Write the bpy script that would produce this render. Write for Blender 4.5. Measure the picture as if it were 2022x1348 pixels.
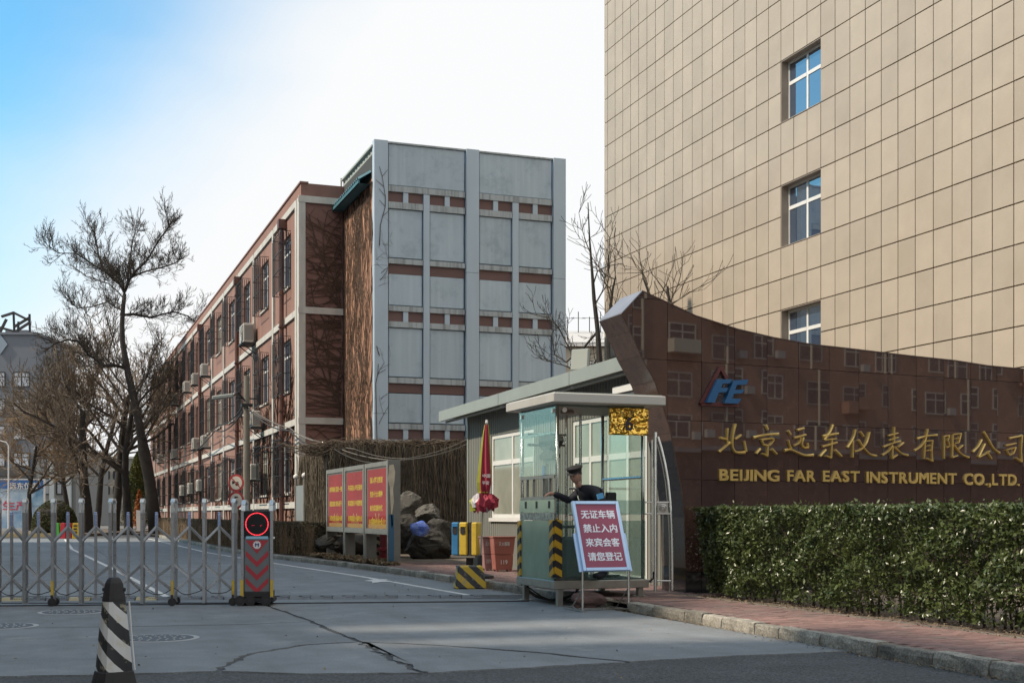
import bpy, bmesh, math, random
import numpy as np
from mathutils import Vector, Matrix, Euler

for o in list(bpy.data.objects):
    bpy.data.objects.remove(o)
scene = bpy.context.scene
COL = scene.collection
R = math.radians

# ------------------------------------------------------------------ camera, sky, sun, exposure
CAM_H, F, CX, HY = 1.3, 2500.0, 1011.0, 1015.0
YAW = R(20.02)
S, C_ = math.sin(YAW), math.cos(YAW)
cam_d = bpy.data.cameras.new('camera')
cam = bpy.data.objects.new('camera', cam_d)
COL.objects.link(cam)
cam.location = (0, 0, CAM_H)
cam.rotation_euler = (R(90), 0, -YAW)
cam_d.sensor_width = 36
cam_d.lens = 36 * F / 2022
cam_d.shift_y = (HY - 674) / 2022
cam_d.clip_end = 3000
cam_d.clip_start = 0.1
scene.camera = cam

SUN_AZ, SUN_EL = R(-80), R(46)          # azimuth measured from +Y (down the drive) towards +X
world = bpy.data.worlds.new('World')
scene.world = world
world.use_nodes = True
wt = world.node_tree
wt.nodes.clear()
def wn(t, **k):
    n = wt.nodes.new(t)
    for a, b in k.items():
        setattr(n, a, b)
    return n
w_out = wn('ShaderNodeOutputWorld')
w_bg = wn('ShaderNodeBackground')
w_sky = wn('ShaderNodeTexSky', sky_type='NISHITA', sun_disc=False, sun_elevation=SUN_EL, sun_rotation=SUN_AZ,
           air_density=1.2, dust_density=0.6, ozone_density=2.2)
w_bg.inputs['Strength'].default_value = 0.11
w_tc = wn('ShaderNodeTexCoord')
w_dot = wn('ShaderNodeVectorMath', operation='DOT_PRODUCT')
# thin bright veil of high cloud over most of the sky, open and blue high on the left
wd = Vector((-0.47, 0.67, 0.57)).normalized()
w_dot.inputs[1].default_value = wd
w_map = wn('ShaderNodeMapping')
w_map.inputs['Scale'].default_value = (1.2, 1.2, 2.6)
w_noise = wn('ShaderNodeTexNoise')
w_noise.inputs['Scale'].default_value = 1.6
w_noise.inputs['Detail'].default_value = 5
w_noise.inputs['Roughness'].default_value = 0.5
w_sep = wn('ShaderNodeSeparateXYZ')
w_m1 = wn('ShaderNodeMath', operation='MULTIPLY_ADD')
w_m1.inputs[1].default_value = 0.20
w_low = wn('ShaderNodeMath', operation='MULTIPLY_ADD')     # haze thickens to the horizon
w_low.inputs[1].default_value = 0.10
w_ramp = wn('ShaderNodeMapRange', interpolation_type='SMOOTHSTEP')
w_ramp.inputs['From Min'].default_value = 0.83
w_ramp.inputs['From Max'].default_value = .99
w_mix = wn('ShaderNodeMix', data_type='RGBA')
w_mix.inputs[6].default_value = (4.1, 4.15, 4.18, 1)
L = wt.links.new
L(w_tc.outputs['Generated'], w_dot.inputs[0])
L(w_tc.outputs['Generated'], w_map.inputs['Vector'])
L(w_map.outputs['Vector'], w_noise.inputs['Vector'])
L(w_tc.outputs['Generated'], w_sep.inputs[0])
L(w_noise.outputs['Fac'], w_m1.inputs[0])
L(w_dot.outputs['Value'], w_m1.inputs[2])
L(w_sep.outputs['Z'], w_low.inputs[0])
L(w_m1.outputs[0], w_low.inputs[2])
L(w_low.outputs[0], w_ramp.inputs['Value'])
L(w_ramp.outputs['Result'], w_mix.inputs[0])
w_tint = wn('ShaderNodeMix', data_type='RGBA', blend_type='MULTIPLY')
w_tint.inputs[0].default_value = 1
w_tint.inputs[7].default_value = (.46, .82, .88, 1)
L(w_sky.outputs['Color'], w_tint.inputs[6])
L(w_tint.outputs[2], w_mix.inputs[7])
L(w_mix.outputs[2], w_bg.inputs['Color'])
L(w_bg.outputs['Background'], w_out.inputs['Surface'])

sun_d = bpy.data.lights.new('sun', 'SUN')
sun = bpy.data.objects.new('sun', sun_d)
COL.objects.link(sun)
sun_d.energy = 2.25
sun_d.angle = R(1.5)
sun_d.color = (1.0, 0.85, 0.68)
sdir = Vector((math.sin(SUN_AZ) * math.cos(SUN_EL), math.cos(SUN_AZ) * math.cos(SUN_EL), math.sin(SUN_EL)))
sun.rotation_euler = (-sdir).to_track_quat('-Z', 'Y').to_euler()

vs = scene.view_settings
vs.view_transform = 'Standard'
vs.look = 'None'
vs.gamma = 1
vs.use_curve_mapping = False
vs.exposure = 1.1
scene.cycles.max_bounces = 8
scene.cycles.transparent_max_bounces = 24
scene.cycles.use_denoising = True

# ------------------------------------------------------------------ geometry of the view (photo pixel -> point)
def ray(px):
    a = (px - CX) / F
    return (S + C_ * a, C_ - S * a)
def G(px, py, z=0.0):
    t = F * (CAM_H - z) / (py - HY)
    r = ray(px)
    return (r[0] * t, r[1] * t)
def onx(px, x0):
    r = ray(px); t = x0 / r[0]
    return (x0, r[1] * t, t)
def ony(px, y0):
    r = ray(px); t = y0 / r[1]
    return (r[0] * t, y0, t)
def zz(py, t):
    return CAM_H + (HY - py) * t / F
def P3(px, py, t):
    r = ray(px)
    return Vector((r[0] * t, r[1] * t, zz(py, t)))

# ------------------------------------------------------------------ materials
MATS = {}
def mat(name, col, rough=0.7, metal=0.0, var=0.0, vscale=3.0, col2=None, bump=0.0, bscale=40.0, rand=0.0, spec=None,
        ior=None, coat=0.0, emit=None, estr=0.0, dirt=None, streak=0.0, stscale=(6, 6, 0.4), rvar=0.0, grain=0.0, gscale=120.0, transl=0.0, blotch=None):
    if name in MATS:
        return MATS[name]
    m = bpy.data.materials.new(name)
    m.use_nodes = True
    nt = m.node_tree
    b = nt.nodes['Principled BSDF']
    N = nt.nodes.new; K = nt.links.new
    b.inputs['Roughness'].default_value = rough
    b.inputs['Metallic'].default_value = metal
    if ior: b.inputs['IOR'].default_value = ior
    if spec is not None: b.inputs['Specular IOR Level'].default_value = spec
    if coat: b.inputs['Coat Weight'].default_value = coat; b.inputs['Coat Roughness'].default_value = 0.05
    if emit:
        b.inputs['Emission Color'].default_value = (*emit, 1); b.inputs['Emission Strength'].default_value = estr
    tc0 = N('ShaderNodeNewGeometry')
    class tc: outputs = {'Object': tc0.outputs['Position']}
    cur = None
    def rgb(c):
        n = N('ShaderNodeRGB'); n.outputs[0].default_value = (*c, 1); return n.outputs[0]
    def noise(scale, detail=4, vec=None, rough_=0.6):
        n = N('ShaderNodeTexNoise'); n.inputs['Scale'].default_value = scale; n.inputs['Detail'].default_value = detail
        n.inputs['Roughness'].default_value = rough_
        K(vec or tc.outputs['Object'], n.inputs['Vector']); return n.outputs['Fac']
    def mix(fac, a, bb, mode='MIX'):
        n = N('ShaderNodeMix'); n.data_type = 'RGBA'; n.blend_type = mode
        if isinstance(fac, float): n.inputs[0].default_value = fac
        else: K(fac, n.inputs[0])
        K(a, n.inputs[6]); K(bb, n.inputs[7]); return n.outputs[2]
    def rng(v, a, b_, c=0.0, d=1.0):
        n = N('ShaderNodeMapRange'); K(v, n.inputs[0])
        for i, x in enumerate((a, b_, c, d)): n.inputs[1 + i].default_value = x
        return n.outputs[0]
    cur = rgb(col)
    if var or col2:
        c2 = col2 or tuple(x * (1 - var) for x in col)
        f = rng(noise(vscale, 6), 0.3, 0.7)
        cur = mix(f, cur, rgb(c2))
    if grain:
        f = rng(noise(gscale, 2), 0.25, 0.75, 1 - grain, 1 + grain)
        cmb = N('ShaderNodeCombineColor'); 
        for i in range(3): K(f, cmb.inputs[i])
        cur = mix(1.0, cur, cmb.outputs[0], 'MULTIPLY')
    if streak:
        mp = N('ShaderNodeMapping'); mp.inputs['Scale'].default_value = stscale
        K(tc.outputs['Object'], mp.inputs[0])
        f = rng(noise(1.0, 5, mp.outputs[0]), 0.45, 0.8, 0, streak)
        cur = mix(f, cur, rgb(dirt or tuple(x * 0.35 for x in col)))
    elif dirt:
        f = rng(noise(vscale * 0.6, 8, rough_=0.7), 0.5, 0.75)
        cur = mix(f, cur, rgb(dirt))
    if blotch:
        f = rng(noise(blotch[1], 9, rough_=0.75), blotch[2], blotch[2] + .12, 0, blotch[3])
        cur = mix(f, cur, rgb(blotch[0]))
    if rand:
        oi = N('ShaderNodeObjectInfo')
        f = rng(oi.outputs['Random'], 0, 1, 1 - rand, 1 + rand)
        cmb = N('ShaderNodeCombineColor')
        for i in range(3): K(f, cmb.inputs[i])
        cur = mix(1.0, cur, cmb.outputs[0], 'MULTIPLY')
    K(cur, b.inputs['Base Color'])
    if rvar:
        f = rng(noise(vscale * 2.3, 5), 0.3, 0.7, max(0.02, rough - rvar), min(1, rough + rvar))
        K(f, b.inputs['Roughness'])
    if bump:
        bn = N('ShaderNodeBump'); bn.inputs['Strength'].default_value = min(1, bump); bn.inputs['Distance'].default_value = 0.02
        K(noise(bscale, 5), bn.inputs['Height']); K(bn.outputs[0], b.inputs['Normal'])
    if transl:
        tr = N('ShaderNodeBsdfTranslucent'); K(cur, tr.inputs[0])
        mx = N('ShaderNodeMixShader'); mx.inputs[0].default_value = transl
        K(b.outputs[0], mx.inputs[1]); K(tr.outputs[0], mx.inputs[2]); K(mx.outputs[0], nt.nodes['Material Output'].inputs[0])
    MATS[name] = m
    return m

def glass(name, tint, refl=0.03, fres=.45, body=0.0, bodycol=(0.3, 0.5, 0.4), rough=0.0):
    """a thin sheet of glass: clear tinted body with a Fresnel reflection, optionally milky"""
    m = bpy.data.materials.new(name); m.use_nodes = True
    nt = m.node_tree; nt.nodes.clear(); N = nt.nodes.new; K = nt.links.new
    out = N('ShaderNodeOutputMaterial'); tr = N('ShaderNodeBsdfTransparent'); tr.inputs[0].default_value = (*tint, 1)
    gl = N('ShaderNodeBsdfGlossy'); gl.inputs['Roughness'].default_value = rough
    fr = N('ShaderNodeFresnel'); fr.inputs[0].default_value = 1.5
    ad = N('ShaderNodeMath'); ad.operation = 'MULTIPLY_ADD'; ad.inputs[1].default_value = fres; ad.inputs[2].default_value = refl
    K(fr.outputs[0], ad.inputs[0])
    base = tr.outputs[0]
    if body:
        df = N('ShaderNodeBsdfDiffuse'); tc = N('ShaderNodeTexCoord'); ns = N('ShaderNodeTexNoise'); ns.inputs['Scale'].default_value = 2.5
        K(tc.outputs['Object'], ns.inputs[0])
        tl = N('ShaderNodeBsdfTranslucent'); tl.inputs[0].default_value = (*bodycol, 1); df.inputs[0].default_value = (*bodycol, 1)
        m0 = N('ShaderNodeMixShader'); m0.inputs[0].default_value = 0.4; K(df.outputs[0], m0.inputs[1]); K(tl.outputs[0], m0.inputs[2])
        mr = N('ShaderNodeMapRange'); mr.inputs[1].default_value = .3; mr.inputs[2].default_value = .7
        mr.inputs[3].default_value = body * .85; mr.inputs[4].default_value = min(1, body * 1.1); K(ns.outputs[0], mr.inputs[0])
        m1 = N('ShaderNodeMixShader'); K(mr.outputs[0], m1.inputs[0]); K(base, m1.inputs[1]); K(m0.outputs[0], m1.inputs[2]); base = m1.outputs[0]
    mx = N('ShaderNodeMixShader'); K(ad.outputs[0], mx.inputs[0]); K(base, mx.inputs[1]); K(gl.outputs[0], mx.inputs[2])
    K(mx.outputs[0], out.inputs[0])
    MATS[name] = m
    return m

def stripes(name, ca, cb, axis_vec, freq, wear=(0.5, 0.5, 0.48), wearamt=0.0, rough=0.5, phase=0.0):
    """printed diagonal stripes in object coordinates"""
    m = bpy.data.materials.new(name); m.use_nodes = True
    nt = m.node_tree; b = nt.nodes['Principled BSDF']; N = nt.nodes.new; K = nt.links.new
    tc = N('ShaderNodeTexCoord'); dt = N('ShaderNodeVectorMath'); dt.operation = 'DOT_PRODUCT'; dt.inputs[1].default_value = axis_vec
    K(tc.outputs['Object'], dt.inputs[0])
    ns = N('ShaderNodeTexNoise'); ns.inputs['Scale'].default_value = 18; K(tc.outputs['Object'], ns.inputs[0])
    j = N('ShaderNodeMath'); j.operation = 'MULTIPLY_ADD'; j.inputs[1].default_value = 0.012; K(ns.outputs[0], j.inputs[0]); K(dt.outputs['Value'], j.inputs[2])
    m1 = N('ShaderNodeMath'); m1.operation = 'MULTIPLY_ADD'; m1.inputs[1].default_value = freq; m1.inputs[2].default_value = phase + 50; K(j.outputs[0], m1.inputs[0])
    fr = N('ShaderNodeMath'); fr.operation = 'FRACT'; K(m1.outputs[0], fr.inputs[0])
    gt = N('ShaderNodeMath'); gt.operation = 'GREATER_THAN'; gt.inputs[1].default_value = 0.5; K(fr.outputs[0], gt.inputs[0])
    mx = N('ShaderNodeMix'); mx.data_type = 'RGBA'; K(gt.outputs[0], mx.inputs[0]); mx.inputs[6].default_value = (*ca, 1); mx.inputs[7].default_value = (*cb, 1)
    n2 = N('ShaderNodeTexNoise'); n2.inputs['Scale'].default_value = 9; n2.inputs['Detail'].default_value = 8; n2.inputs['Roughness'].default_value = .7
    K(tc.outputs['Object'], n2.inputs[0])
    mr = N('ShaderNodeMapRange'); mr.inputs[1].default_value = .56; mr.inputs[2].default_value = .62; mr.inputs[4].default_value = wearamt; K(n2.outputs[0], mr.inputs[0])
    m2 = N('ShaderNodeMix'); m2.data_type = 'RGBA'; K(mr.outputs[0], m2.inputs[0]); K(mx.outputs[2], m2.inputs[6]); m2.inputs[7].default_value = (*wear, 1)
    K(m2.outputs[2], b.inputs['Base Color']); b.inputs['Roughness'].default_value = rough
    MATS[name] = m
    return m

M = {}
M['asphalt'] = mat('asphalt', (0.095, 0.103, 0.108), .9, var=.3, vscale=1.2, grain=.85, gscale=48, bump=.9, bscale=70, dirt=(.06, .065, .068))
M['concrete'] = mat('road_concrete', (0.212, 0.236, 0.252), .82, var=.30, vscale=1.3, streak=.8, dirt=(.135, .143, .148), stscale=(2.0, .20, 1), blotch=((.30, .31, .31), 1.1, .56, .55), grain=.26, gscale=60, rand=.10, bump=.5, bscale=40, rvar=.12)
M['kerb'] = mat('kerb_granite', (.34, .32, .27), .9, var=.4, vscale=5, dirt=(.10, .095, .085), bump=.9, bscale=22, rand=.32, grain=.45, gscale=45)
M['paver'] = mat('red_paver', (.27, .165, .145), .9, var=.25, vscale=4, bump=.3, bscale=60, rand=.2, dirt=(.2, .17, .15))
M['paver_far'] = mat('red_paver_far', (.25, .16, .145), .9, var=.3, vscale=5, bump=.3, bscale=60, dirt=(.18, .16, .14))
M['soil'] = mat('dry_soil', (.16, .13, .10), .95, var=.4, vscale=3, bump=.8, bscale=14)
M['straw'] = mat('straw', (.25, .19, .12), .95, var=.4, vscale=6, bump=.8, bscale=30)
M['white_line'] = mat('road_paint', (.62, .63, .62), .8, dirt=(.3, .31, .31), vscale=4, grain=.15)
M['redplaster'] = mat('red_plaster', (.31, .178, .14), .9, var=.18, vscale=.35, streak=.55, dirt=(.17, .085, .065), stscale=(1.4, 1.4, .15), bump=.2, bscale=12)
M['redshaded'] = mat('red_plaster_shaded', (.245, .138, .118), .9, var=.15, vscale=.5, streak=.4, dirt=(.12, .07, .065), stscale=(1.5, 1.5, .2), bump=.2, bscale=12)  # facade plaster again, darker: shade of the end wall put into the colour
M['whitetrim'] = mat('white_trim', (.58, .58, .54), .8, streak=.7, dirt=(.32, .30, .26), stscale=(2, 2, .6), var=.12, vscale=2)
M['bluec'] = mat('grey_blue_panel', (.43, .53, .61), .8, var=.07, vscale=1.0, streak=.85, dirt=(.52, .62, .70), stscale=(7, 7, .32), rand=.07, blotch=((.27, .35, .42), 1.3, .52, .5))
M['bluep'] = mat('grey_blue_pilaster', (.46, .57, .67), .75, var=.06, vscale=.8, streak=.3, dirt=(.34, .39, .42), stscale=(3, 3, .2))
M['ledge'] = mat('grey_ledge', (.43, .49, .52), .85, streak=.9, dirt=(.10, .11, .11), stscale=(9, 9, .6), var=.1)
M['browntile'] = mat('brown_tile', (.155, .088, .082), .55, var=.12, vscale=2, rand=.08)
M['darkgap'] = mat('dark_joint', (.06, .065, .065), .95)
M['stone'] = mat('beige_stone', (.45, .388, .305), .55, var=.12, vscale=.9, blotch=((.38, .32, .245), .22, .50, .55), grain=.10, gscale=70, rand=.065, streak=.22, dirt=(.33, .285, .225), stscale=(.8, .8, 2.2))
M['stonegap'] = mat('stone_joint', (.15, .12, .092), .9)
M['pvc'] = mat('white_upvc', (.72, .73, .71), .4, dirt=(.6, .6, .57), vscale=2)
M['glassdark'] = mat('window_glass', (.035, .045, .06), .03, ior=1.9, spec=.9)
M['glassblue'] = mat('window_glass_blue', (.04, .07, .12), .02, ior=2.3, spec=1.0)
M['curtain'] = mat('pale_window_glass', (.34, .36, .30), .12, ior=1.7, var=.3, vscale=1.5)
M['iron'] = mat('dark_iron', (.035, .035, .038), .6, metal=.3)
M['pipe'] = mat('brown_pipe', (.15, .07, .055), .6, var=.3, vscale=3)
M['teal'] = mat('teal_gutter', (.07, .19, .23), .6, var=.3)
M['corrug'] = mat('pale_sheet', (.38, .43, .40), .7, streak=.5, dirt=(.2, .2, .18))
M['acwhite'] = mat('ac_casing', (.55, .54, .49), .5, dirt=(.35, .33, .29), vscale=4, rand=.12)
M['acdark'] = mat('ac_grille', (.10, .10, .10), .6)
M['granite'] = mat('brown_granite', (.082, .046, .036), .014, ior=1.9, spec=.8, var=.3, vscale=9, grain=.35, gscale=160, rand=.14)
M['granite_side'] = mat('brown_granite_side', (.095, .058, .042), .22, ior=1.7, var=.3, vscale=7, grain=.3, gscale=120, rand=.1)
M['granite_black'] = mat('black_granite', (.018, .018, .022), .1, ior=1.8, grain=.3)
M['joint'] = mat('granite_joint', (.018, .012, .011), .9)
M['gold'] = mat('gold_letter', (.90, .66, .24), .27, metal=.6, var=.25, vscale=8, col2=(.68, .50, .16))
M['logo_blue'] = mat('logo_blue', (.022, .115, .27), .35, var=.1)
M['logo_red'] = mat('logo_dark_red', (.10, .022, .022), .4)
M['shed'] = mat('shed_sheet', (.215, .225, .20), .55, var=.08, vscale=1, streak=.35, dirt=(.15, .155, .14), stscale=(3, 3, .3))
M['shedroof'] = mat('shed_fascia', (.34, .37, .34), .45, var=.1, vscale=2, metal=.2)
M['steel'] = mat('stainless', (.62, .61, .57), .24, metal=1.0, var=.12, vscale=5, rvar=.08)
M['steel_dull'] = mat('stainless_dull', (.42, .41, .37), .42, metal=.85, var=.2, vscale=6, rvar=.1)
M['gatesteel'] = mat('gate_aluminium', (.42, .44, .46), .34, metal=.75, var=.2, vscale=9, rvar=.1, rand=.1)
M['capwhite'] = mat('gate_cap', (.60, .66, .68), .3, metal=.35, var=.15, vscale=12)
M['capblue'] = mat('gate_cap_bright', (.42, .55, .85), .2, metal=.75)
M['black'] = mat('black_rubber', (.022, .022, .024), .65, var=.3, vscale=8)
M['blackgloss'] = mat('black_display', (.012, .013, .016), .12)
M['yellow'] = mat('yellow_paint', (.62, .42, .03), .5, var=.2, vscale=8, dirt=(.35, .24, .06))
M['redpaint'] = mat('chevron_red', (.42, .035, .05), .45, var=.15)
M['greypaint'] = mat('head_grey', (.17, .18, .19), .45, var=.15, metal=.2)
M['led'] = mat('red_led', (.5, .02, .03), .4, emit=(1.0, .04, .06), estr=1.3)
M['lblue'] = mat('pale_blue_strip', (.30, .55, .70), .4)
M['white'] = mat('white_paint', (.72, .72, .71), .5, var=.1)
M['signred'] = mat('sign_wine_red', (.27, .055, .11), .45, var=.08, vscale=2)
M['signframe'] = mat('sign_pale_blue_frame', (.42, .60, .86), .3, metal=.2)
M['signtext'] = mat('sign_text_pale', (.70, .76, .86), .5)
M['boardred'] = mat('poster_red', (.40, .030, .040), .95, spec=.1, var=.25, vscale=1.2, blotch=((.50, .16, .15), 2.0, .60, .6))
M['boardyellow'] = mat('poster_yellow', (.75, .62, .04), .95, spec=.1, var=.2, vscale=9)
M['boardframe'] = mat('board_frame', (.30, .29, .26), .5, metal=.4, var=.25, vscale=4)
M['boardpost'] = mat('board_post', (.20, .20, .185), .5, metal=.3, var=.2)
M['boardblue'] = mat('board_blue', (.03, .11, .20), .5)
M['paper'] = mat('peeling_paper', (.62, .55, .42), .9, var=.3, vscale=5)
M['binblue'] = mat('bin_blue', (.045, .20, .42), .4, var=.2, vscale=4)
M['binyellow'] = mat('bin_yellow', (.62, .45, .06), .4, var=.2, vscale=4)
M['redbox'] = mat('faded_red_metal', (.34, .115, .085), .6, var=.25, vscale=3, dirt=(.38, .22, .19))
M['pinkbox'] = mat('faded_pink_metal', (.34, .19, .18), .65, var=.25, vscale=3)
M['hydrant'] = mat('hydrant_red', (.20, .02, .03), .45, var=.2)
M['umb_red'] = mat('umbrella_red', (.34, .03, .06), .8, var=.25, vscale=6)
M['umb_green'] = mat('umbrella_green', (.38, .42, .05), .8, var=.25, vscale=6)
M['umb_white'] = mat('umbrella_white', (.62, .60, .62), .8)
M['conc_block'] = mat('concrete_block', (.26, .255, .23), .9, var=.3, vscale=5, bump=.5)
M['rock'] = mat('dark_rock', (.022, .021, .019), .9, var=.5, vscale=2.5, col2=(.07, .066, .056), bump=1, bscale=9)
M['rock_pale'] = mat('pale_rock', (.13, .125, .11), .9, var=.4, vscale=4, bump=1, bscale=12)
M['bluebag'] = mat('blue_plastic', (.04, .12, .60), .35, var=.5, vscale=9, col2=(.25, .35, .75), bump=1, bscale=25)
M['bark'] = mat('bark', (.075, .062, .050), .95, var=.35, vscale=3, bump=1, bscale=10)
M['bark_dark'] = mat('bark_dark', (.042, .038, .034), .95, var=.35, vscale=3, bump=1, bscale=10)
M['twig'] = mat('twigs', (.17, .135, .10), .95, var=.3, vscale=.6)
M['twig_tan'] = mat('twigs_tan', (.28, .20, .125), .95, var=.3, vscale=.4)
M['vine'] = mat('dry_creeper', (.10, .062, .042), .95, var=.5, vscale=1.5)
M['vine_wall'] = mat('dry_creeper_wall', (.082, .068, .050), .95, col2=(.17, .145, .11), vscale=3)
M['vine_pale'] = mat('dry_creeper_pale', (.30, .27, .21), .95, col2=(.12, .10, .075), vscale=3)
M['wallgrey'] = mat('old_wall', (.07, .06, .05), .95, var=.4, vscale=1.5)
M['leaf'] = mat('hedge_leaf', (.030, .054, .018), .34, col2=(.120, .155, .048), vscale=5.5, spec=.6, transl=.14)
M['leaf_dry'] = mat('hedge_leaf_dry', (.060, .058, .034), .8, col2=(.105, .085, .055), vscale=3)
M['leaf_bush'] = mat('bush_leaf', (.055, .065, .022), .7, col2=(.085, .085, .03), vscale=2, transl=.1)
M['leaf_conifer'] = mat('conifer_leaf', (.13, .14, .035), .8, col2=(.07, .09, .025), vscale=.5)
M['leaf_orange'] = mat('orange_leaf', (.42, .15, .04), .8, var=.3)
M['farwall'] = mat('slate_building', (.15, .17, .20), .85, var=.12, vscale=.1)
M['farwall2'] = mat('grey_annex', (.20, .205, .20), .85, var=.12, vscale=.1)
M['farbeige'] = mat('beige_building', (.48, .43, .34), .8, var=.1, vscale=.2)
M['farroof'] = mat('pale_roof', (.50, .50, .49), .8, var=.1, vscale=.2)
M['polecon'] = mat('pole_concrete', (.26, .25, .21), .85, var=.3, vscale=2, streak=.4)
M['cable'] = mat('cable_black', (.02, .02, .02), .7)
M['cable_pale'] = mat('cable_grey', (.17, .165, .15), .7)
M['tarmacrubber'] = mat('rubber_hump', (.16, .18, .20), .7, var=.25, vscale=5, rand=.12)
M['rubber_yellow'] = mat('rubber_hump_pale', (.46, .40, .24), .7, var=.25, vscale=5)
M['iron_cover'] = mat('cast_iron_cover', (.10, .115, .13), .65, var=.3, vscale=8, bump=1, bscale=26)
M['ring'] = mat('cover_ring', (.42, .44, .45), .8, var=.2)
M['bb_blue'] = mat('hoarding_blue', (.03, .13, .38), .5)
M['bb_white'] = mat('hoarding_print', (.62, .70, .76), .5, col2=(.10, .26, .46), vscale=.55)
M['bb_red'] = mat('hoarding_red', (.50, .06, .12), .5)
M['signwhite'] = mat('traffic_white', (.62, .58, .50), .5)
M['signredring'] = mat('traffic_red', (.38, .05, .05), .5)
M['uniform'] = mat('dark_uniform', (.012, .016, .026), .75, var=.3, vscale=12, bump=.3, bscale=30)
M['skin'] = mat('skin', (.33, .19, .135), .6)
M['hair'] = mat('hair', (.012, .010, .010), .7)
M['shirt'] = mat('shirt_pale', (.40, .46, .55), .7)
M['plastic_white'] = mat('pale_plastic', (.50, .56, .58), .5)
M['lampgrey'] = mat('lamp_grey', (.30, .33, .31), .5)
M['navy'] = mat('navy_casing', (.022, .035, .07), .5)
M['goldfoil'] = mat('gold_foil', (.95, .60, .12), .09, metal=1.0, bump=1.0, bscale=9)
nt = M['goldfoil'].node_tree
for n in nt.nodes:
    if n.type == 'BUMP': n.inputs['Distance'].default_value = .12
    if n.type == 'TEX_NOISE': n.inputs['Detail'].default_value = 1.5
M['stain'] = mat('sack_brown', (.16, .10, .09), .9, var=.3, vscale=9, bump=.8, bscale=20)
M['goldred'] = mat('street_red_brick', (.30, .165, .12), .9, var=.35, vscale=.25)
M['pane'] = glass('booth_glass', (.94, .97, .955), refl=.018, fres=.30)
M['frost'] = glass('frosted_glass', (.66, .80, .72), refl=.03, fres=.3, body=.72, bodycol=(.52, .68, .57), rough=.15)
M['tintpane'] = glass('lower_glass', (.80, .88, .86), refl=.03, fres=.35, body=.20, bodycol=(.22, .30, .29))
M['haz_strip'] = stripes('hazard_strip', (.60, .36, .02), (.02, .02, .02), (0.707, 0.707, 1.2), 4.4, wear=(.4, .15, .03), wearamt=.7)
M['haz_block'] = stripes('hazard_block', (.56, .38, .03), (.03, .03, .035), (.8, -.35, .95), 4.0, wear=(.28, .27, .24), wearamt=.55)
M['haz_cone'] = stripes('cone_stripes', (.60, .61, .60), (.022, .024, .027), (1.05, -.38, 1.0), 4.9, wear=(.55, .50, .36), wearamt=.5, phase=.1)
M['haz_pole'] = stripes('pole_stripes', (.35, .33, .25), (.02, .02, .02), (.3, 0, 1), 5.0, wearamt=.3)

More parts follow.
